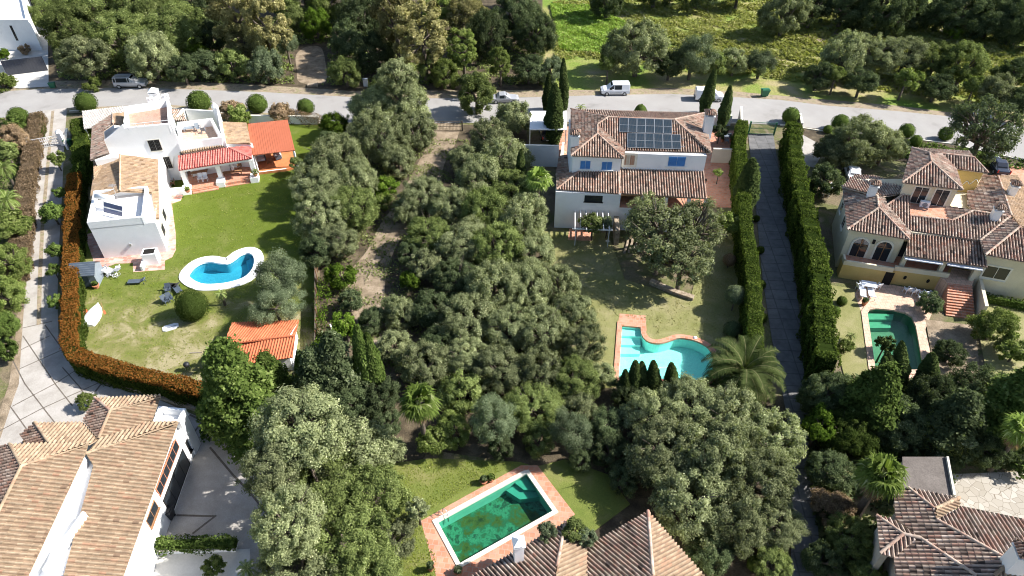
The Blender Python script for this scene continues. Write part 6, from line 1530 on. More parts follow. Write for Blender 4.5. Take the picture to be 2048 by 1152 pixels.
for i, (bx, by, tx, ty, l, w) in enumerate(((622,800,596,702,'leaning cypress directly below the red roofed shed',.6),(640,790,628,716,'second leaning cypress right of the shed',.6),(745,790,712,652,'tall leaning cypress left of the sandy plot',.5),(760,790,733,668,'tall leaning cypress beside the sandy plot, right one',.5))):
    cypress(bx, by, tx, ty, l, broad=True, i=i, kind='conifer' if i in (0,) else 'box', group='leaning garden cypresses', wide=w)
conifer(505,850,490,690, 'bright green bushy conifer at the end of the orange hedge', 0, 'conifer', 1.1)
conifer(560,810,556,710, 'green conifer right of the bright bushy one', 1, 'conifer', 1.0)
conifer(690,800,672,672, 'dark conifer between the leaning cypresses', 0, 'dark', 1.0)
conifer(650,810,650,700, 'dark conifer behind the leaning cypress pair', 1, 'dark', 1.1)
conifer(1715,860,1700,735, 'spreading conifer below the right lane hedge', 1, 'box', 1.1)
conifer(1975,880,1960,745, 'sunlit branched conifer above the stone patio', 0, 'box', 1.2)
conifer(1870,900,1880,790, 'dark conifer behind the garage roof', 1, 'dark', 1.2)
# --- palms
palm(838,805,46,6.5, 'tall fan palm with a bare trunk on the bottom lawn', skirt=14, n=30, trunk_r=.2)
palm(1077,358,30,6.2, 'small fan palm left of the villa with blue shutters', n=24)
palm(1762,950,52,6.0, 'big fan palm with a skirt of dead fronds above the bottom right house', skirt=26, n=40, trunk_r=.3)
palm(1487,745,92,2.8, 'large feather leaved date palm between the turquoise pool and the lane', kind='datepalm', fan=False, n=72, trunk_r=.45)
palm(442,588,16,1.6, 'young feather palm beside the kidney shaped pool', fan=False, n=16, trunk_r=.12)
palm(14,400,32,3.5, 'feather palm on the left edge beside the driveway', fan=False, n=26)
palm(8,335,28,3.2, 'upper feather palm on the left edge', fan=False, n=22)
palm(2044,860,40,5.5, 'fan palm on the right edge below the dark trees', skirt=16, n=26)
palm(1162,215,13,2.8, 'short palm behind the back eave of the villa with blue shutters', fan=False, n=16)
palm(494,1138,26,1.3, 'yellow green cycad at the bottom edge of the pale terrace', fan=False, n=20, trunk_r=.12, cat='cycad', name='cycad')
palm(560,1146,30,1.3, 'golden cycad at the bottom edge under the oak', fan=False, n=22, trunk_r=.12, cat='cycad', name='cycad', kind='euca')
palm(1445,1115,22,1.5, 'pale fan leaved plant right of the bottom centre roof', n=16, kind='olive', cat='plant', name='fan_plant')
palm(1703,672,13,.8, 'spiky pale green agave left of the murky green pool', fan=False, n=20, trunk_r=.08, kind='lime', cat='agave', name='agave')
palm(1699,690,15,.8, 'larger spiky agave below the first one', fan=False, n=22, trunk_r=.08, kind='lime', cat='agave', name='agave')
palm(423,712,24,1.8, 'banana plant with broad leaves beside the red roofed shed', n=10, kind='box', cat='plant', name='banana_plant')
# --- hedges
L_['orange'] = leaf_mat('orange_new_leaves', (.15,.075,.018), (.26,.105,.025), (.27,.16,.045), rand=.02)
def top_path(px, h): return px, h
hedge([(147,345),(143,400),(140,480),(138,560),(137,640),(136,680),(150,705),(190,720),(250,738),(310,752),(370,767),(402,776)], (1.45,1.35), 2.4, 'long clipped hedge with orange new growth curving round the left lawn', 'hedgey', ('orange', .80), seed=3, size=.11, dens=170, at=2.4)
hedge([(157,236),(159,270),(156,300),(158,320),(152,346)], (1.9,1.3), 2.3, 'green upper hedge between the white gate and the white house', 'hedgey', seed=5, size=.12, dens=150, at=2.3, lump=.25)
hedge([(72,224),(62,285),(52,340),(44,400),(38,470),(26,545)], (1.7,1.9), 1.5, 'brown bare hedge along the left side of the driveway', 'brown', seed=6, size=.11, dens=130, at=1.5, lump=.2)
hedge([(79,228),(79,262)], (.6,.6), 1.2, 'short bright green strip of hedge at the street end of the driveway', 'hedgey', seed=7, dens=70, at=1.2)
hedge([(540,218),(580,222),(640,232)], (1.3,1.2), 1.7, 'pale bare hedge behind the left street wall', 'brown', seed=8, size=.1, dens=80, at=1.7, core=False, lump=.2)
hedge([(1486,240),(1481,283),(1484,330),(1488,384),(1495,467),(1504,517),(1509,584),(1511,650),(1514,694)], (1.4,1.3), 3.5, 'tall narrow clipped hedge on the left side of the lane', 'hedgey', seed=9, size=.12, dens=130, at=3.5, lump=.1)
hedge([(1588,243),(1591,277),(1594,317),(1604,367),(1611,404),(1623,451),(1633,494),(1643,551),(1648,617),(1654,684),(1657,715)], (1.5,1.9), 4.3, 'tall bushy hedge on the right side of the lane', 'hedgey', seed=11, size=.13, dens=120, at=4.3, lump=.3)
hedge([(298,1084),(380,1082),(466,1080)], (.8,.8), .9, 'planted box hedge on the wall above the pale terrace', 'box', seed=12, size=.11, dens=140, at=1.3, zb=.4, lump=.2)
hedge([(1962,588),(2010,596),(2080,610)], (.7,.7), 1.0, 'low green hedge at the foot of the right wing of the yellow villa', 'box', seed=13, at=1.0, dens=70)
hedge([(645,560),(641,640),(640,700)], (.9,.9), 1.5, 'ivy covered strip beside the brown fence right of the left lawn', 'bright', seed=14, at=1.2, dens=40, lump=.4, core=False)
fe = thing('fence', 'dark brown board fence between the left lawn and the wooded plot', 'fence', P(634,600)); mb = MB(); fpts = [P(636,500), P(634,560), P(635,640), P(634,730)]
for a, b in zip(fpts[:-1], fpts[1:]): mb.bar(a + Vector((0,0,.75)), b + Vector((0,0,.75)), .05, 1.4)
mb.build('boards', M['bark'], fe); mb = MB()
for a, b in zip(fpts[:-1], fpts[1:]):
    for k in range(4): q = a.lerp(b, k / 4); mb.box(q + Vector((.06,0,.8)), (.09,.09,1.6))
mb.build('posts', M['wood'], fe)
sw2 = thing('retaining_wall', 'low stone wall at the foot of the orange hedge', 'wall', P(250,770)); mb = MB(); q = [P(*p) for p in [(128,650),(132,705),(150,735),(200,762),(300,790),(400,822),(470,852)]]
for a, b in zip(q[:-1], q[1:]): mb.bar(a + Vector((0,0,.2)), b + Vector((0,0,.2)), .35, .4)
mb.build('stonework', M['stone'], sw2)
L_['grass'] = leaf_mat('meadow_grass_blades', (.17,.19,.05), (.33,.34,.11), (.5,.45,.25)); L_['weeds'] = leaf_mat('meadow_weed_leaves', (.11,.17,.03), (.25,.35,.08), (.38,.44,.16)); L_['turf'] = leaf_mat('short_grass_blades', (.12,.155,.02), (.22,.255,.05), (.36,.34,.15), rand=.01); L_['drygrass'] = leaf_mat('dry_grass_blades', (.17,.17,.065), (.28,.26,.12), (.4,.36,.22), rand=.01)
# --- ground cover nobody could count
def inpoly(pts, poly):
    x, y = pts[:, 0], pts[:, 1]; c = np.zeros(len(pts), bool); n = len(poly)
    for i in range(n):
        x1, y1 = poly[i]; x2, y2 = poly[(i + 1) % n]
        with np.errstate(divide='ignore', invalid='ignore'): c ^= ((y1 > y) != (y2 > y)) & (x < (x2 - x1) * (y - y1) / (y2 - y1) + x1)
    return c
EXCL = [[(588,92),(655,88),(655,170),(588,170)]]
def cover(name, label, px_poly, n, kind, size, hgt, seed, clump=1.0, cat='ground cover', zb=.1):
    rg = np.random.default_rng(seed); poly = W(px_poly); xs = [p[0] for p in poly]; ys = [p[1] for p in poly]
    q = np.stack([rg.uniform(min(xs), max(xs), n * 3), rg.uniform(min(ys), max(ys), n * 3)], 1); q = q[inpoly(q, poly)]
    q = q[~np.any([inpoly(q, offset_poly(h_, 1.25)) for h_ in HOLES], axis=0)]
    q = q[~np.any([inpoly(q, W(z_)) for z_ in EXCL], axis=0)]
    f = np.sin(q[:,0]*.9 + 2*np.sin(q[:,1]*.55)) + np.sin(q[:,1]*1.3 + 1.5*np.sin(q[:,0]*.8 + 1)) + np.sin(q[:,0]*2.7+q[:,1]*2.1)*.6; keep = rg.random(len(q)) < np.clip(.5 + clump * f * .35, .03, 1); q = q[keep][:n]; f = f[keep][:n]
    z = rg.random(len(q)) * hgt * np.clip(.6 + .3 * f, .2, 1.5) + zb; me = leaf_mesh(name, np.column_stack([q, z]), np.tile([0, 0, .6], (len(q), 1)), size, rg.normal(.5, .2, len(q)) + .1 * f, 2.2, seed, .4)
    me.materials.append(L_[kind]); o = bpy.data.objects.new(name, me); COL.objects.link(o); return tag(o, label, cat, kind='stuff')
cover('meadow_grass', 'tall yellow green meadow grass beyond the road', [(1105,5),(1500,-30),(2048,60),(2100,150),(1640,140),(1480,150),(1400,150),(1240,120),(1110,120)], 60000, 'grass', .24, .35, 1, .8, 'grass')
cover('meadow_weeds', 'bright green weeds on the left part of the meadow', [(1100,10),(1200,15),(1270,60),(1200,110),(1120,100)], 24000, 'weeds', .25, .4, 2, .5, 'weeds')
cover('meadow_brush', 'low dry brush between the meadow and the roadside trees', [(1320,60),(2048,90),(2048,215),(1640,170),(1480,150),(1340,130)], 22000, 'grass', .26, .5, 3, 1.0, 'brush')
cover('undergrowth', 'mixed undergrowth on the floor of the wood above the road', [(90,40),(1090,40),(1090,172),(700,172),(120,160)], 34000, 'oakg', .2, .4, 4, 1.2, 'undergrowth')
cover('clearing_weeds', 'bright green weeds glowing in the small clearing of the upper wood', [(325,60),(420,60),(420,110),(330,105)], 7000, 'weeds', .2, .6, 5, .2, 'weeds')
cover('woodland_weeds', 'scattered weeds and fallen twigs on the floor of the middle plot', [(700,280),(1050,280),(1090,600),(1180,760),(700,780),(650,560)], 22000, 'oakg', .12, .2, 6, 1.3, 'weeds')
cover('bank_plants', 'garden ground cover on the left bank of the driveway', [(-60,240),(60,240),(40,400),(15,560),(5,720),(-80,760)], 24000, 'box', .16, .5, 7, .8)
cover('verge_plants', 'low planting along the street verge above the yellow villa', [(1660,268),(1900,292),(2090,330),(2090,345),(1800,318),(1660,290)], 6000, 'box', .2, .4, 8, .8)
cover('lane_border', 'dark border plants between the lane and its right hedge', [(1560,280),(1590,280),(1640,560),(1665,740),(1625,740),(1600,560)], 6000, 'dark', .25, .4, 9, .5)
cover('grove_undergrowth', 'dark undergrowth between the trees at the bottom right', [(1600,760),(2100,760),(2100,940),(1800,920),(1760,1152),(1640,1152)], 12000, 'dark', .25, .5, 10, .8, 'undergrowth')
cover('lawn_turf', 'short grass blades of the left lawn', [(160,520),(160,685),(250,730),(400,770),(470,728),(634,715),(624,560),(600,400),(640,300),(600,262),(592,300),(500,368),(380,392),(352,410),(356,505),(335,545),(240,545)], 14000, 'turf', .07, .03, 21, .35, 'grass', .08)
cover('lawn_turf', 'sparse dry grass blades of the lawn below the villa with blue shutters', [(1090,465),(1215,470),(1255,560),(1380,600),(1420,440),(1500,430),(1508,700),(1432,715),(1240,640),(1200,770),(1175,640),(1120,560)], 9000, 'drygrass', .07, .03, 22, .35, 'grass', .08)
cover('lawn_turf', 'short grass blades of the bottom lawn beside the algae pool', [(785,935),(860,924),(1035,928),(860,1030),(880,1190),(790,1190)], 6000, 'turf', .06, .03, 23, .35, 'grass', .12)
# ---------------------------------------------------------------- vehicles
def vehicle(name, label, cat, x, y, az, L, Wd, Hh, style, paint, z0=0.02, group=None):
    "lofted body; az = heading in degrees; x, y = photo px of the middle of the footprint"
    p = P(x, y); t = thing(name, label, cat, (p.x, p.y, z0), group); M0 = Matrix.Translation((p.x, p.y, z0)) @ Matrix.Rotation(R(az), 4, 'Z')
    h = Wd / 2; l = L / 2; belt = .52 * Hh if style == 'van' else .56 * Hh if style == 'suv' else .60 * Hh
    if style == 'van': st = [(-l,.30,belt,Hh*.93,.98,.80),(-l+.10,.24,belt,Hh,.99,.84),(-l+1.2,.22,belt,Hh,1,.85),(.25,.22,belt,Hh,1,.85),(l-1.75,.22,belt,Hh*.985,1,.83),(l-1.0,.22,belt+.04,belt+.14,.99,.86),(l-.35,.24,belt-.04,belt-.01,.96,.84),(l-.03,.3,belt-.22,belt-.2,.86,.78),(l,.34,belt-.35,belt-.33,.82,.76)]
    elif style == 'suv': st = [(-l,.4,belt,belt+.05,.95,.86),(-l+.08,.34,belt,Hh*.96,.98,.78),(-l+.5,.32,belt,Hh,1,.80),(0,.32,belt,Hh,1,.80),(l-2.2,.32,belt,Hh*.98,1,.78),(l-1.45,.32,belt,belt+.06,1,.88),(l-.35,.34,belt-.06,belt-.03,.97,.86),(l-.03,.4,belt-.25,belt-.22,.88,.8),(l,.45,belt-.35,belt-.32,.84,.78)]
    else: st = [(-l,.34,belt-.12,belt-.1,.88,.8),(-l+.06,.28,belt-.02,belt,.94,.84),(-l+.8,.24,belt,belt+.04,1,.84),(-l+1.35,.22,belt,Hh*.98,1,.76),(0,.22,belt,Hh,1,.77),(l-2.0,.22,belt,Hh*.97,1,.75),(l-1.25,.22,belt-.02,belt+.03,1,.84),(l-.3,.26,belt-.12,belt-.09,.94,.82),(l,.34,belt-.28,belt-.26,.82,.76)]
    def sec(s_):
        x_, zb, zm, zr, w, rw = s_; w *= h; rw *= h
        return [Vector(q) for q in ((x_,-w*.9,zb),(x_,-w,zb+.18),(x_,-w,zm-.05),(x_,-w*.97,zm),(x_,-rw,zr-.06),(x_,-rw*.82,zr),(x_,rw*.82,zr),(x_,rw,zr-.06),(x_,w*.97,zm),(x_,w,zm-.05),(x_,w,zb+.18),(x_,w*.9,zb))]
    S = [sec(q) for q in st]; mb = MB()
    for a, b in zip(S[:-1], S[1:]):
        for k in range(12): k2 = (k + 1) % 12; mb.face([M0 @ a[k], M0 @ a[k2], M0 @ b[k2], M0 @ b[k]][::-1])
    mb.face([M0 @ q for q in S[0]][::-1][::-1]); mb.face([M0 @ q for q in S[-1]][::-1]); body = mb.build('body', paint, t)
    def glass(name_, i, j, side, lo=.08, hi=.10, f0=.06, f1=.06):
        g = MB(); A, B = S[i], S[j]; ks = (3, 4) if side < 0 else (8, 7); off = Vector((0, .012 * side, .004))
        a0 = A[ks[0]].lerp(B[ks[0]], f0); b0 = A[ks[0]].lerp(B[ks[0]], 1 - f1); a1 = A[ks[1]].lerp(B[ks[1]], f0); b1 = A[ks[1]].lerp(B[ks[1]], 1 - f1)
        q = [a0.lerp(a1, lo), b0.lerp(b1, lo), b0.lerp(b1, 1 - hi), a0.lerp(a1, 1 - hi)]; q = [M0 @ (v + off) for v in q]; g.face(q if side < 0 else q[::-1]); g.build(name_, M['glass'], t)
    def screen(name_, i, j):
        g = MB(); A, B = S[i], S[j]; q = [A[4].lerp(A[5], .7), B[4].lerp(B[5], .2), B[7].lerp(B[6], .2), A[7].lerp(A[6], .7)]
        c = (q[0] + q[1] + q[2] + q[3]) / 4; n = (q[1] - q[0]).cross(q[2] - q[1]).normalized(); n = n if n.z > 0 else -n
        q = [M0 @ (c + (v - c) * .88 + n * .02) for v in q]; g.face(q); g.face(q[::-1]); g.build(name_, M['glass'], t)
    if style == 'van':
        for sd in (-1, 1):
            glass('side_window', 4, 5, sd, .08, .12, .0, .35); glass('side_window', 3, 4, sd)
            if 'panel' not in label: glass('side_window', 1, 3, sd, f0=.25) if False else glass('side_window', 2, 3, sd)
        screen('windscreen', 4, 5)
    elif style == 'suv':
        for sd in (-1, 1): glass('side_window', 2, 3, sd); glass('side_window', 3, 4, sd); glass('side_window', 1, 2, sd, f0=.2)
        screen('windscreen', 4, 5)
        for sd in (-1, 1): r_ = MB(); r_.bar(M0 @ Vector((-l+.6, sd*h*.68, Hh+.04)), M0 @ Vector((l-2.3, sd*h*.68, Hh+.04)), .05, .05); r_.build('roof_rail', M['cardark'], t)
    else:
        for sd in (-1, 1): glass('side_window', 3, 4, sd); glass('side_window', 4, 5, sd)
        screen('windscreen', 5, 6); screen('rear_window', 2, 3)
    wr = .36 if style == 'suv' else .31
    for sx in (-l + .78, l - .85):
        for sd in (-1, 1):
            w = MB(); c = M0 @ Vector((sx, sd * (h - .09), wr)); ax = (M0.to_3x3() @ Vector((0, 1, 0)))
            w.tube([c - ax * .11, c + ax * .11], wr, 16); wh = w.build('wheel', M['rubber'], t)
            rm = MB(); rm.tube([c + ax * sd * .10, c + ax * sd * .125], wr * .6, 12); rm.build('rim', M['metal'], wh)
    for sd in (-1, 1):
        g = MB(); g.box(M0 @ Vector((l - .12, sd * h * .66, belt - .24)), (.22, .34, .16), R(az)); g.build('headlight', M['lamp'], t)
        g = MB(); g.box(M0 @ Vector((-l + .02, sd * h * .84, belt - .05)), (.08, .14, .4), R(az)); g.build('tail_light', M['redlamp'], t)
        g = MB(); g.box(M0 @ Vector((l - 1.75 if style == 'van' else l - 1.9, sd * (h + .1), belt + .08)), (.14, .2, .16), R(az)); g.build('mirror', paint, t)
        g = MB(); g.bar(M0 @ Vector((-l + 1.2, sd * (h + .005), .5)), M0 @ Vector((l - 1.3, sd * (h + .005), .5)), .03, .09); g.build('side_strip', M['blackp'], t)
    for xx in (-l - .01, l + .01):
        g = MB(); g.box(M0 @ Vector((xx, 0, .42)), (.12, Wd * .84, .2), R(az)); g.build('bumper', M['blackp'] if style == 'van' else paint, t)
        g = MB(); g.box(M0 @ Vector((xx * 1.03, 0, .45)), (.03, .5, .11), R(az)); g.build('number_plate', M['frame'], t)
    return t
vehicle('off_road_car', 'silver off-road car parked under the cork oaks at the upper left', 'car', 265, 173, 2, 4.85, 1.88, 1.85, 'suv', M['carsilver']).rotation_euler
vehicle('parked_car', 'small silver saloon car parked on the road edge right of the street tree', 'car', 1009, 203, 3, 4.3, 1.75, 1.42, 'car', M['carsilver'])
vehicle('van', 'white passenger van facing left on the far side of the road', 'van', 1229, 187, 181, 4.4, 1.82, 1.84, 'van', M['carwhite'])
vehicle('van', 'white panel van facing right, partly behind the leaning cypresses', 'van', 1417, 199, -4, 4.4, 1.82, 1.84, 'van', M['carwhite'])
vehicle('parked_car', 'dark car under the trees on the street right of the yellow villa', 'car', 1992, 338, 80, 4.3, 1.8, 1.45, 'car', M['cardark'])
vehicle('parked_car', 'white car hidden under the forecourt oak', 'car', 1702, 352, 80, 4.2, 1.75, 1.45, 'car', M['carwhite'])
vehicle('parked_car', 'dark car in the shade beneath the white metal carport', 'car', 1092, 272, 95, 4.1, 1.75, 1.42, 'car', M['cardark'])
vehicle('parked_car', 'light car under the airy silver oak by the street', 'car', 1950, 240, -8, 4.3, 1.78, 1.42, 'car', M['carsilver'])
# ---------------------------------------------------------------- bins, furniture and garden things
def bin_(x, y, label, mat='greenbin', az=0, s=1.0):
    p = P(x, y); t = thing('wheelie_bin', label, 'bin', p); Mx = Matrix.Translation(p) @ Matrix.Rotation(R(az), 4, 'Z') @ Matrix.Scale(s, 4)
    mb = MB(); lo = [(-.45,-.3),(.45,-.3),(.45,.3),(-.45,.3)]; hi = [(-.6,-.4),(.6,-.4),(.6,.4),(-.6,.4)]
    for i in range(4): j = (i+1) % 4; mb.face([Mx @ Vector((*lo[i], .15)), Mx @ Vector((*lo[j], .15)), Mx @ Vector((*hi[j], 1.1)), Mx @ Vector((*hi[i], 1.1))])
    mb.face([Mx @ Vector((*q, .15)) for q in lo][::-1]); mb.face([Mx @ Vector((*q, 1.1)) for q in hi]); mb.build('body', M[mat], t)
    mb = MB(); mb.box(Mx @ Vector((0, 0, 1.17)), (1.28 * s, .88 * s, .1 * s), R(az)); mb.box(Mx @ Vector((0, -.1, 1.25)), (1.1 * s, .4 * s, .1 * s), R(az)); mb.build('lid', M[mat], t)
    for sx in (-.45, .45): w = MB(); c = Mx @ Vector((sx, .2, .1)); w.tube([c + Vector((-.05,0,0)), c + Vector((.05,0,0))], .1 * s, 10); w.build('wheel', M['rubber'], t)
bin_(1528, 193, 'dark green rubbish container at the roadside right of the white panel van', az=5)
bin_(107, 176, 'small green wheelie bin beside the pale driveway at the top left', az=10, s=.75)
bin_(139, 292, 'dark green bin tucked behind the white gate pillar', az=0, s=.8)
bin_(337, 1036, 'black bin against the wall of the bottom left house', 'blackp', az=0, s=1.0)
def legs(t, pts, h, z0, mat='wfurn', w=.05, name='leg'):
    for p in pts: mb = MB(); mb.bar((p.x, p.y, z0), (p.x, p.y, z0 + h), w, w); mb.build(name, M[mat], t)
def chair(x, y, az, label, group, mat='wfurn', z0=0.1, recl=0.0):
    p = P(x, y, z0); t = thing('garden_chair', label, 'chair', p, group); X = Matrix.Translation(p) @ Matrix.Rotation(R(az), 4, 'Z'); q = lambda a, b, c: X @ Vector((a, b, c))
    mb = MB(); mb.bar(q(0,-.25,.42), q(0,.25,.42), .52, .05); mb.build('seat', M[mat], t)
    mb = MB(); mb.bar(q(0,.24,.44), q(0,.42 + recl,.98), .52, .04, up=q(0,1,0) - q(0,0,0)); mb.build('backrest', M[mat], t)
    for i in (-1, 1):
        for j in (-1, 1): mb = MB(); mb.bar(q(i*.26, j*.24, 0), q(i*.25, j*.22, .42 if j > 0 else .64), .05, .05); mb.build('leg', M[mat], t)
        mb = MB(); mb.bar(q(i*.28, -.26, .65), q(i*.28, .32, .67), .06, .04); mb.build('armrest', M[mat], t)
    return t
def lounger(x, y, az, label, mat='wfurn', z0=0.1, group=None, L=1.9, back=30):
    p = P(x, y, z0); t = thing('sun_lounger', label, 'sun lounger', p, group); X = Matrix.Translation(p) @ Matrix.Rotation(R(az), 4, 'Z'); q = lambda a, b, c: X @ Vector((a, b, c))
    mb = MB(); mb.bar(q(-.35,0,.33), q(L/2,0,.33), .62, .08, up=(0,0,1)); mb.build('bed', M[mat], t)
    mb = MB(); e = q(-.35 - .6*math.cos(R(back)), 0, .33 + .6*math.sin(R(back))); mb.bar(q(-.35,0,.33), e, .62, .08); mb.build('backrest', M[mat], t)
    for a in (-.75, L/2 - .15):
        for b in (-.26, .26): mb = MB(); mb.bar(q(a,b,0), q(a,b,.3), .05, .05); mb.build('leg', M[mat], t)
    return t
G1 = 'white chairs on the terrace of the yellow villa'
chair(1752,577,190,'white garden chair right of the white table', G1); chair(1812,585,190,'white garden chair, left one of the middle pair', G1); chair(1824,588,192,'white garden chair, right one of the middle pair', G1)
chair(1842,592,190,'white garden chair next to the middle pair by the wall', G1); chair(1855,594,195,'white garden chair behind the dark glossy tree', G1); chair(1722,574,170,'white garden chair behind the white table', G1); chair(1717,580,100,'white garden chair at the left end of the white table', G1)
lounger(1724,592,70,'white sun lounger in front of the white table, left one'); lounger(1741,592,76,'white sun lounger in front of the white table, right one'); lounger(1843,606,75,'white sun lounger half under the dark glossy tree')
def table(x, y, w, d, h, az, label, mat='wfurn', z0=.1, name='table', round_=False):
    p = P(x, y, z0); t = thing(name, label, 'table', p); X = Matrix.Translation(p) @ Matrix.Rotation(R(az), 4, 'Z'); mb = MB()
    if round_: mb.lathe(p, [(w/2, h-.04), (w/2, h)], 24)
    else: mb.box(X @ Vector((0,0,h-.03)), (w, d, .06), R(az))
    mb.build('table_top', M[mat], t)
    for i in (-1, 1):
        for j in (-1, 1): mb = MB(); a = X @ Vector((i*(w/2-.12), j*(d/2-.12), 0)); mb.bar(a, a + Vector((0,0,h-.06)), .07, .07); mb.build('leg', M[mat], t)
    return t
table(1734,578,1.5,.95,.74,-15,'oval white table between the white garden chairs')
def pot(x, y, r, h, label, plant='box', z0=.0, mat='clay', pr=.3):
    p = P(x, y, z0); t = thing('plant_pot', label, 'plant pot', p); mb = MB(); mb.lathe(p, [(r*.65,0),(r,h*.9),(r*1.1,h*.9),(r*1.1,h),(r*.9,h)], 14); mb.build('pot', M[mat], t)
    rg = np.random.default_rng(int(x)); d = sph(rg, 160); me = leaf_mesh('plant', d * pr * rg.random(160)[:, None] ** .3 + np.array([0, 0, h + pr * .7]), d, .12, rg.normal(.5, .2, 160), 2.0); me.materials.append(L_[plant]); o = bpy.data.objects.new('plant', me); COL.objects.link(o); o.parent = t
pot(1727,610,.28,.5,'terracotta pot on the corner of the murky green pool terrace','dark',.1); pot(194,576,.35,.45,'clay planter beside the grey garden shed','box')
pot(917,1146,.3,.3,'potted succulent at the near corner of the algae pool','olive',.1); pot(862,1140,.25,.5,'dark potted shrub on the brick strip of the algae pool','dark',.1); pot(968,966,.3,.4,'clay pots with a spiky plant at the far rim of the algae pool','dark',.1)
pot(982,962,.25,.35,'second clay pot at the far rim of the algae pool','box',.1); pot(376,384,.3,.3,'potted green plant on the left porch pier of the white house','lime',.8); pot(512,352,.28,.3,'climbing plant pot on the right porch pier of the white house','oakg',.8, pr=.5)
pot(1444,283,.25,.4,'potted plant in the shaded part of the terracotta courtyard','dark',.1)
pot(1462,283,.22,.4,'second pot beside the courtyard wall near the lane hedge','oakg',.1)
lounger(276,567,185,'dark grey sun lounger alone on the left lawn','greyd',0); lounger(356,582,130,'grey sun lounger at the rim of the kidney shaped pool','greyd',0,back=15); lounger(345,575,170,'black folded lounger left of the kidney shaped pool','blackp',0,L=1.2)
chair(334,607,60,'dark garden chair left of the golden green egg bush','dark chairs on the left lawn','greyd',0); chair(342,603,40,'dark garden chair squeezed beside the golden green egg bush','dark chairs on the left lawn','greyd',0); chair(338,585,15,'dark chair near the rim of the kidney shaped pool','dark chairs on the left lawn','greyd',0)
brd = thing('paddle_board', 'white board lying on the left lawn', 'board', P(342,656)); mb = MB(); p = P(342,656); X = Matrix.Translation(p) @ Matrix.Rotation(R(25), 4, 'Z')
out = [(-.75,-.3),(-.5,-.45),(.4,-.42),(.75,-.2),(.75,.25),(.4,.42),(-.5,.42),(-.75,.25)]; mb.prism([X @ Vector((a,b,0)) for a, b in out], .06, .16); mb.build('deck', M['whitep'], brd); mb = MB(); mb.bar(X @ Vector((-.6,0,.17)), X @ Vector((.6,0,.17)), .04, .03); mb.build('stringer', M['greyp'], brd)
# overturned white dinghy
bt = thing('dinghy', 'white dinghy lying upside down at the left edge of the lawn', 'boat', P(188,632)); p = P(188,632); X = Matrix.Translation(p) @ Matrix.Rotation(R(96), 4, 'Z'); mb = MB(); S_ = []
for i in range(13):
    u = i / 12; w = .82 * (math.sin(math.pi * min(1, .22 + u * .80)) ** .7) if u < 1 else .02; hh = .16 + .42 * math.sin(math.pi * (.15 + .75 * u)) ** .8; S_.append([X @ Vector(((u - .5) * 3.3, w * math.cos(math.pi * k / 8), .03 + hh * math.sin(math.pi * k / 8) ** .75)) for k in range(9)])
for a, b in zip(S_[:-1], S_[1:]):
    for k in range(8): mb.face([a[k], a[k+1], b[k+1], b[k]])
mb.face(S_[0][::-1]); mb.face(S_[-1]); mb.build('hull', M['whitep'], bt, True); mb = MB()
for k in (0, 8): mb.tube([s_[k] for s_ in S_], .035, 6)
mb.tube([s_[4] + Vector((0,0,.01)) for s_ in S_], .03, 6); mb.build('gunwale_and_keel', M['frame'], bt)
oar = thing('oar', 'orange wooden oar leaning in the grass right of the dinghy', 'oar', P(206,620)); mb = MB(); mb.tube([P(202,606)+Vector((0,0,.05)), P(209,626)+Vector((0,0,.05))], .03, 6); mb.build('shaft', M['wood'], oar); mb = MB(); a, b = P(208,622), P(211,629); mb.bar(a+Vector((0,0,.06)), b+Vector((0,0,.06)), .18, .03); mb.build('blade', M['redp'], oar)
cr = thing('crate', 'orange plastic crate beside the dinghy at the hedge', 'crate', P(166,630)); mb = MB(); q = P(166,630)
for dx, dy, sx, sy in ((-.3,0,.05,.9),(.3,0,.05,.9),(0,-.43,.6,.05),(0,.43,.6,.05)): mb.box(q + Vector((dx,dy,.2)), (sx,sy,.36))
mb.box(q + Vector((0,0,.04)), (.6,.9,.05)); mb.build('body', M['redp'], cr); mb = MB(); mb.box(q + Vector((0,.1,.24)), (.45,.5,.25)); mb.build('contents', M['clay'], cr)
rk = thing('stone', 'grey stone at the hedge below the orange crate', 'stone', P(165,645)); mb = MB(); mb.lathe(P(165,645), [(.3,0),(.38,.15),(.25,.3),(.05,.36)], 9, sy=.8); mb.build('rock', M['stone'], rk)
# grey garden shed with a tall pitched roof
sd = thing('garden_shed', 'grey resin garden shed with a steep roof beside the orange hedge', 'shed', P(180,555)); c0 = P(183,562); az = R(8); X = Matrix.Translation(c0) @ Matrix.Rotation(az, 4, 'Z')
def xb(w, d): return [X @ Vector(q) for q in ((-w,-d,0),(w,-d,0),(w,d,0),(-w,d,0))]
mb = MB(); mb.prism(xb(1.15,1.1), 0, 1.75)
mb.face([X @ Vector(q) for q in ((1.15,-1.1,1.75),(1.15,1.1,1.75),(1.15,0,2.5))]); mb.face([X @ Vector(q) for q in ((-1.15,1.1,1.75),(-1.15,-1.1,1.75),(-1.15,0,2.5))]); mb.build('wall', M['greyp'], sd)
mb = MB()
for s_ in (-1, 1): mb.face([X @ Vector(q) for q in ((-1.3, s_*1.25, 1.7), (1.3, s_*1.25, 1.7), (1.3, 0, 2.58), (-1.3, 0, 2.58))][::s_ * -1]); mb.face([X @ Vector(q) for q in ((-1.3, s_*1.25, 1.64), (1.3, s_*1.25, 1.64), (1.3, 0, 2.52), (-1.3, 0, 2.52))][::s_])
mb.build('roof', M['greyd'], sd); mb = MB()
for k in range(7): y_ = -1.2 + k * .2; z_ = 2.58 - (.88) * abs(y_) / 1.25 + .02; mb.bar(X @ Vector((-1.3, y_, z_)), X @ Vector((1.3, y_, z_)), .03, .03)
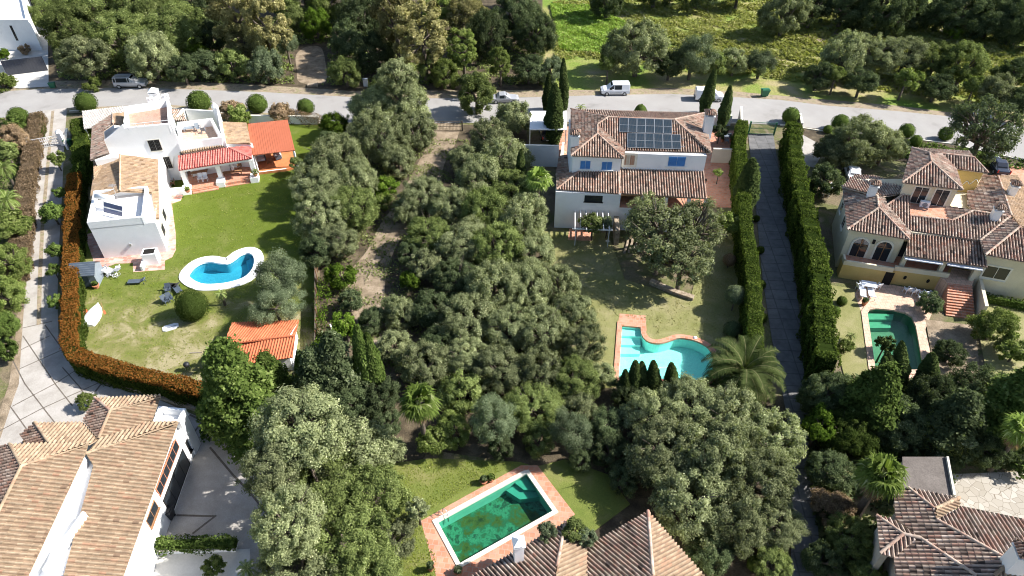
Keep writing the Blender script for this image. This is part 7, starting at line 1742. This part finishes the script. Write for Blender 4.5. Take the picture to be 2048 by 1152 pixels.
mb.build('roof_ribs', M['greyp'], sd); mb = MB(); mb.bar(X @ Vector((-.45,-1.12,.9)), X @ Vector((.45,-1.12,.9)), .03, 1.6); mb.build('door', M['greyd'], sd)
# pile of folded aluminium furniture
fp = thing('furniture_pile', 'heap of folded aluminium garden furniture beside the grey shed', 'furniture pile', P(226,545)); rg = random.Random(8); pc = P(226,548)
for i in range(16):
    a = rg.uniform(0, 3.14); q = pc + Vector((rg.uniform(-1,1), rg.uniform(-.8,.8), 0)); v = Vector((math.cos(a), math.sin(a), rg.uniform(-.2,.7))) * rg.uniform(.5,.9); mb = MB(); c = q + Vector((0,0,rg.uniform(.25,.8)))
    sd_ = v.cross(Vector((0,0,1))).normalized() * .25
    for s1 in (-1, 1): mb.bar(c - v*.5 + sd_*s1, c + v*.5 + sd_*s1, .04, .04)
    mb.bar(c - v*.5 - sd_, c - v*.5 + sd_, .04, .04); mb.bar(c + v*.5 - sd_, c + v*.5 + sd_, .04, .04)
    if i % 2: mb.bar(c - v*.4, c + v*.4, .44, .02)
    mb.build('frame', M['whitep'] if i % 3 else M['metal'], fp)
# small shed with corrugated orange roof
s2 = thing('garden_shed', 'small white shed with a corrugated orange red roof on the left lawn', 'shed', P(525,705)); az = TW
ra, rb_ = P(584,712,2.0), P(455,712,2.0)
fr = Plane(P(540,700,2.25), -92, 16); fb = Plane(fr.hit(545,676), 88, 16)
for pl_, px_ in ((fr, [(448,688),(590,672),(585,715),(440,735)]), (fb, [(464,645),(598,640),(590,672),(448,688)])):
    roof_plane(s2, M['tile_orange'], pl_, px_, col_w=.26, course=3.0, step=0, k=.55)
rr_ = MB(); ridge(rr_, fr.hit(448,688) + Vector((0,0,.05)), fr.hit(590,672) + Vector((0,0,.05)), .12); rr_.build('ridge_tiles', M['tile_orange'], s2)
wall_part(s2, foot([(456,652),(594,643),(582,712),(446,730)], 2.1, .25), 0, 1.65, 'white')
gb = MB(); a, b, c = P(596,643,2.1), P(584,713,2.1), fr.hit(589,673); gb.face([Vector((b.x-.1,b.y+.1,1.9)), Vector((a.x-.1,a.y-.1,1.9)), Vector((a.x-.12,(a.y+b.y)/2,c.z-.05))]); gb.build('gable', M['white'], s2)
bbq = thing('kettle_barbecue', 'black kettle barbecue at the lower end of the left lawn', 'barbecue', P(378,741)); q = P(378,741); mb = MB(); mb.lathe(q + Vector((0,0,.55)), [(.05,0),(.24,.1),(.3,.28),(.24,.44),(.06,.52)], 16); mb.build('bowl', M['blackp'], bbq, True); legs(bbq, [q + Vector((.25,0,0)), q + Vector((-.15,.2,0)), q + Vector((-.15,-.2,0))], .7, 0, 'metal', .04)
pl = thing('pole', 'pale wooden pole lying on the left lawn beside the banana plant', 'pole', P(392,707)); mb = MB(); mb.tube([P(380,707)+Vector((0,0,.08)), P(405,706)+Vector((0,0,.08))], .06, 7); mb.build('pole', M['barkp'], pl)
# white driveway gate with pillars
dg = thing('driveway_gate', 'white barred driveway gate between two white pillars at the upper left', 'gate', P(93,290)); a, b = P(66,300), P(124,290); mb = MB()
for k in range(15): q = a.lerp(b, k/14); mb.bar(q + Vector((0,0,.1)), q + Vector((0,0,1.5)), .04, .04)
for z in (.15, .6, 1.05, 1.5): mb.bar(a + Vector((0,0,z)), b + Vector((0,0,z)), .06, .06)
mb.build('leaf', M['frame'], dg)
for q in (a + Vector((-.35,0,0)), b + Vector((.35,0,0))): mb = MB(); mb.box(q + Vector((0,0,1.0)), (.6,.6,2.0)); mb.lathe(q + Vector((0,0,2.0)), [(.48,0),(.48,.1),(.1,.35)], 4); mb.build('pillar', M['white'], dg)
plain_wall((62,300),(52,278), 1.0, 'short white wall left of the white driveway gate', 'white'); plain_wall((136,300),(139,270), 1.0, 'white pier wall right of the white driveway gate', 'white', .25)
plain_wall((500,247),(640,249), 1.3, 'white street wall behind the orange canopy and lawn', 'whitesh')
plain_wall((290,1104),(474,1098), .5, 'low white planter wall above the pale terrace', 'white', .5)
plain_wall((1600,262),(1596,242), 1.2, 'short wall at the street end of the right lane hedge', 'beige')
# green lane gate, plot gate
def mesh_gate(a, b, h, label, mat, n=18, name='gate'):
    t = thing(name, label, 'gate', (a + b) / 2); mb = MB()
    for k in range(n + 1): q = a.lerp(b, k/n); mb.bar(q + Vector((0,0,.1)), q + Vector((0,0,h)), .03, .03)
    for z in (.12, h*.5, h): mb.bar(a + Vector((0,0,z)), b + Vector((0,0,z)), .05, .05)
    mb.build('bars', M[mat], t)
    for q in (a, b): mb = MB(); mb.box(q + Vector((0,0,h/2+.05)), (.18,.18,h+.1)); mb.build('post', M[mat], t)
mesh_gate(P(1496,268), P(1547,271), 1.9, 'green barred gate at the street end of the lane', 'greenbin', 26)
mesh_gate(P(862,262), P(925,262), 1.5, 'thin rusty gate at the street entrance of the wooded plot', 'bark', 22)
# pergola
pg = thing('pergola', 'white beamed pergola on the front wall of the villa with blue shutters', 'pergola', P(1185,470)); mb = MB()
for k in range(7):
    x = 1150 + 11 * k; u, z = L0.hit(x, 424 + k*.6); a = L0.pt(u, 2.55, -.02); b_ = a + L0.n * 3.7; m_ = MB(); m_.bar(a, b_, .10, .14); m_.build('beam', M['frame'], pg)
u0, _ = L0.hit(1150, 424); u1, _ = L0.hit(1218, 428)
for uu in (u0 + .1, u1 - .1): m_ = MB(); q = L0.pt(uu, 0, 3.4); m_.bar(q, q + Vector((0,0,2.4)), .08, .08); m_.build('post', M['frame'], pg)
m_ = MB(); m_.bar(L0.pt(u0 - .3, 2.42, 3.4), L0.pt(u1 + .3, 2.42, 3.4), .1, .12); m_.build('cross_beam', M['frame'], pg)
ps = thing('stone_wall', 'rough stone pier wall at the right end of the pergola', 'wall', P(1230,455)); mb = MB(); a, b = P(1229,452), P(1232,490); mb.bar(a + Vector((0,0,1.0)), b + Vector((0,0,1.0)), .55, 2.0); mb.build('stonework', M['stone'], ps)
bn = thing('stone_wall', 'curved low stone seat wall under the open lawn oak', 'wall', P(1350,585)); mb = MB(); q = [P(*p) for p in [(1300,566),(1322,576),(1350,588),(1386,600)]]
for a, b in zip(q[:-1], q[1:]): mb.bar(a + Vector((0,0,.2)), b + Vector((0,0,.2)), .5, .4)
mb.build('stonework', M['stone'], bn); mb = MB()
for a, b in zip(q[:-1], q[1:]): mb.bar(a + Vector((0,0,.43)), b + Vector((0,0,.43)), .6, .06)
mb.build('seat_slab', M['stone'], bn)
rs = thing('stone_steps', 'fan of curved stone steps in the shade of the open lawn oak', 'steps', P(1262,490)); mb = MB()
for k in range(5):
    q = [P(1244 + 9*k + 10*math.cos(t*.5) * 1.2, 478 + 12*t) for t in (0, .8, 1.6, 2.4)]
    for a, b in zip(q[:-1], q[1:]): mb.bar(a + Vector((0,0,.1 + .12*k)), b + Vector((0,0,.1 + .12*k)), .25, .2 + .22*k * .5)
mb.build('treads', M['stone'], rs)
sl = thing('stepping_stone', 'single pale square slab in the shade below the pergola', 'slab', P(1215,484)); mb = MB(); mb.box(P(1215,484) + Vector((0,0,.13)), (.4,.4,.08), .7); mb.build('slab', M['trim'], sl)
# furniture on terraces
tb = table(402,352,2.0,.95,.76,12,'long wooden dining table under the red porch roof','wood',.45)
chair(402,362,10,'white chair at the wooden porch table, left one','white chairs at the porch table','wfurn',.45); chair(412,361,10,'white chair at the wooden porch table, right one','white chairs at the porch table','wfurn',.45)
table(466,349,2.4,.5,.45,12,'long wooden bench in the right half of the porch','wood',.45,name='bench'); table(481,338,.6,.6,.7,0,'small round stool table behind the long porch bench','wood',.45,round_=True)
table(336,378,1.0,1.0,.7,12,'square brown table in the small white courtyard','wood',.03); chair(346,372,-60,'brown chair beside the courtyard table','brown courtyard chairs','wood',.03)
def sofa(x, y, w, az, label, z0, mat='whitep'):
    p = P(x, y, z0); t = thing('outdoor_sofa', label, 'sofa', p); X = Matrix.Rotation(R(az), 3, 'Z')
    for nm, c, s_, m_ in (('seat_cushion', (0,0,.3), (w,.75,.3), mat), ('backrest', (0,.36,.55), (w,.18,.6), mat), ('armrest', (-w/2,0,.4), (.16,.8,.5), 'greyd'), ('armrest', (w/2,0,.4), (.16,.8,.5), 'greyd')):
        mb = MB(); mb.box(p + X @ Vector(c), s_, R(az), m=0); mb.build(nm, M[m_], t)
sofa(520,322,1.5,20,'white round cushioned sofa under the orange canopy',.4); sofa(556,316,1.2,-60,'white armchair at the sunny rim of the orange canopy',.4); table(540,324,.9,.9,.4,20,'round brown table under the orange canopy','wood',.4,round_=True)
table(380,262,1.4,.7,.5,12,'grey table on the small upper terrace of the white house','greyp',4.37); lounger(362,262,100,'white lounger on the small upper terrace of the white house','wfurn',4.37,L=1.5)
chair(398,262,40,'grey chair right of the table on the small upper terrace','grey chairs of the upper terrace','greyp',4.37); chair(408,266,200,'grey chair nearest the parapet of the small upper terrace','grey chairs of the upper terrace','greyp',4.37)
G2 = 'shaded furniture at the far end of the terracotta courtyard'
for (x, y, a, l) in ((1446,274,0,'dark chair at the far end of the terracotta courtyard'),(1456,276,180,'dark chair facing the far courtyard table'),(1452,286,90,'dark chair nearest the beige courtyard wall')): chair(x, y, a, l, G2, 'greyp', .1)
table(1451,279,.9,.9,.72,0,'small grey table at the far end of the terracotta courtyard','greyp',.1)
table(1652,392,1.2,.8,.7,60,'white table beside the left flank of the yellow villa','wfurn',.05); chair(1662,382,30,'white chair beside the left flank of the yellow villa','white chairs on the left flank of the yellow villa','wfurn',.05)
lt = thing('floodlight_pole', 'white post lying near the ivy fence below the red roofed shed', 'post', P(664,665)); mb = MB(); mb.tube([P(661,653)+Vector((0,0,.3)), P(669,670)+Vector((0,0,.05))], .08, 7); mb.build('post', M['whitep'], lt)
rk2 = thing('boulder', 'flat pale boulder at the lower end of the sandy path', 'boulder', P(755,690)); mb = MB(); mb.lathe(P(755,690), [(.9,0),(.95,.2),(.6,.42),(.1,.5)], 10, sy=.5); mb.build('rock', M['stone'], rk2)
rk3 = thing('stone_slab', 'grey slab on the verge below the sandy clearing', 'slab', P(626,172)); mb = MB(); mb.box(P(626,172) + Vector((0,0,.2)), (1.6,.9,.3), .1); mb.build('slab', M['stone'], rk3)
bx = thing('utility_box', 'pale utility cabinet on the verge left of the tall grey oak', 'utility box', P(732,172)); mb = MB(); mb.box(P(732,172) + Vector((0,0,.6)), (.7,.4,1.2)); mb.build('cabinet', M['frame'], bx); mb = MB(); mb.box(P(732,172) + Vector((0,0,1.22)), (.8,.5,.06)); mb.build('lid', M['greyp'], bx)
sbx = thing('pool_skimmer', 'small white float on the rim of the turquoise pool', 'float', P(1390,676,.1)); mb = MB(); mb.lathe(P(1390,676,.12), [(.18,0),(.2,.08),(.1,.16)], 12); mb.build('float', M['whitep'], sbx)
hs = thing('cleaning_hose', 'pale pool cleaner hose curled at the near end of the turquoise pool', 'hose', P(1330,748)); mb = MB(); cc = P(1330,746); mb.tube([cc + Vector((1.1*math.cos(k*.45)*(1-k*.012), .8*math.sin(k*.45), -.08)) for k in range(28)], .03, 5, cap=False); mb.build('hose', M['frame'], hs)
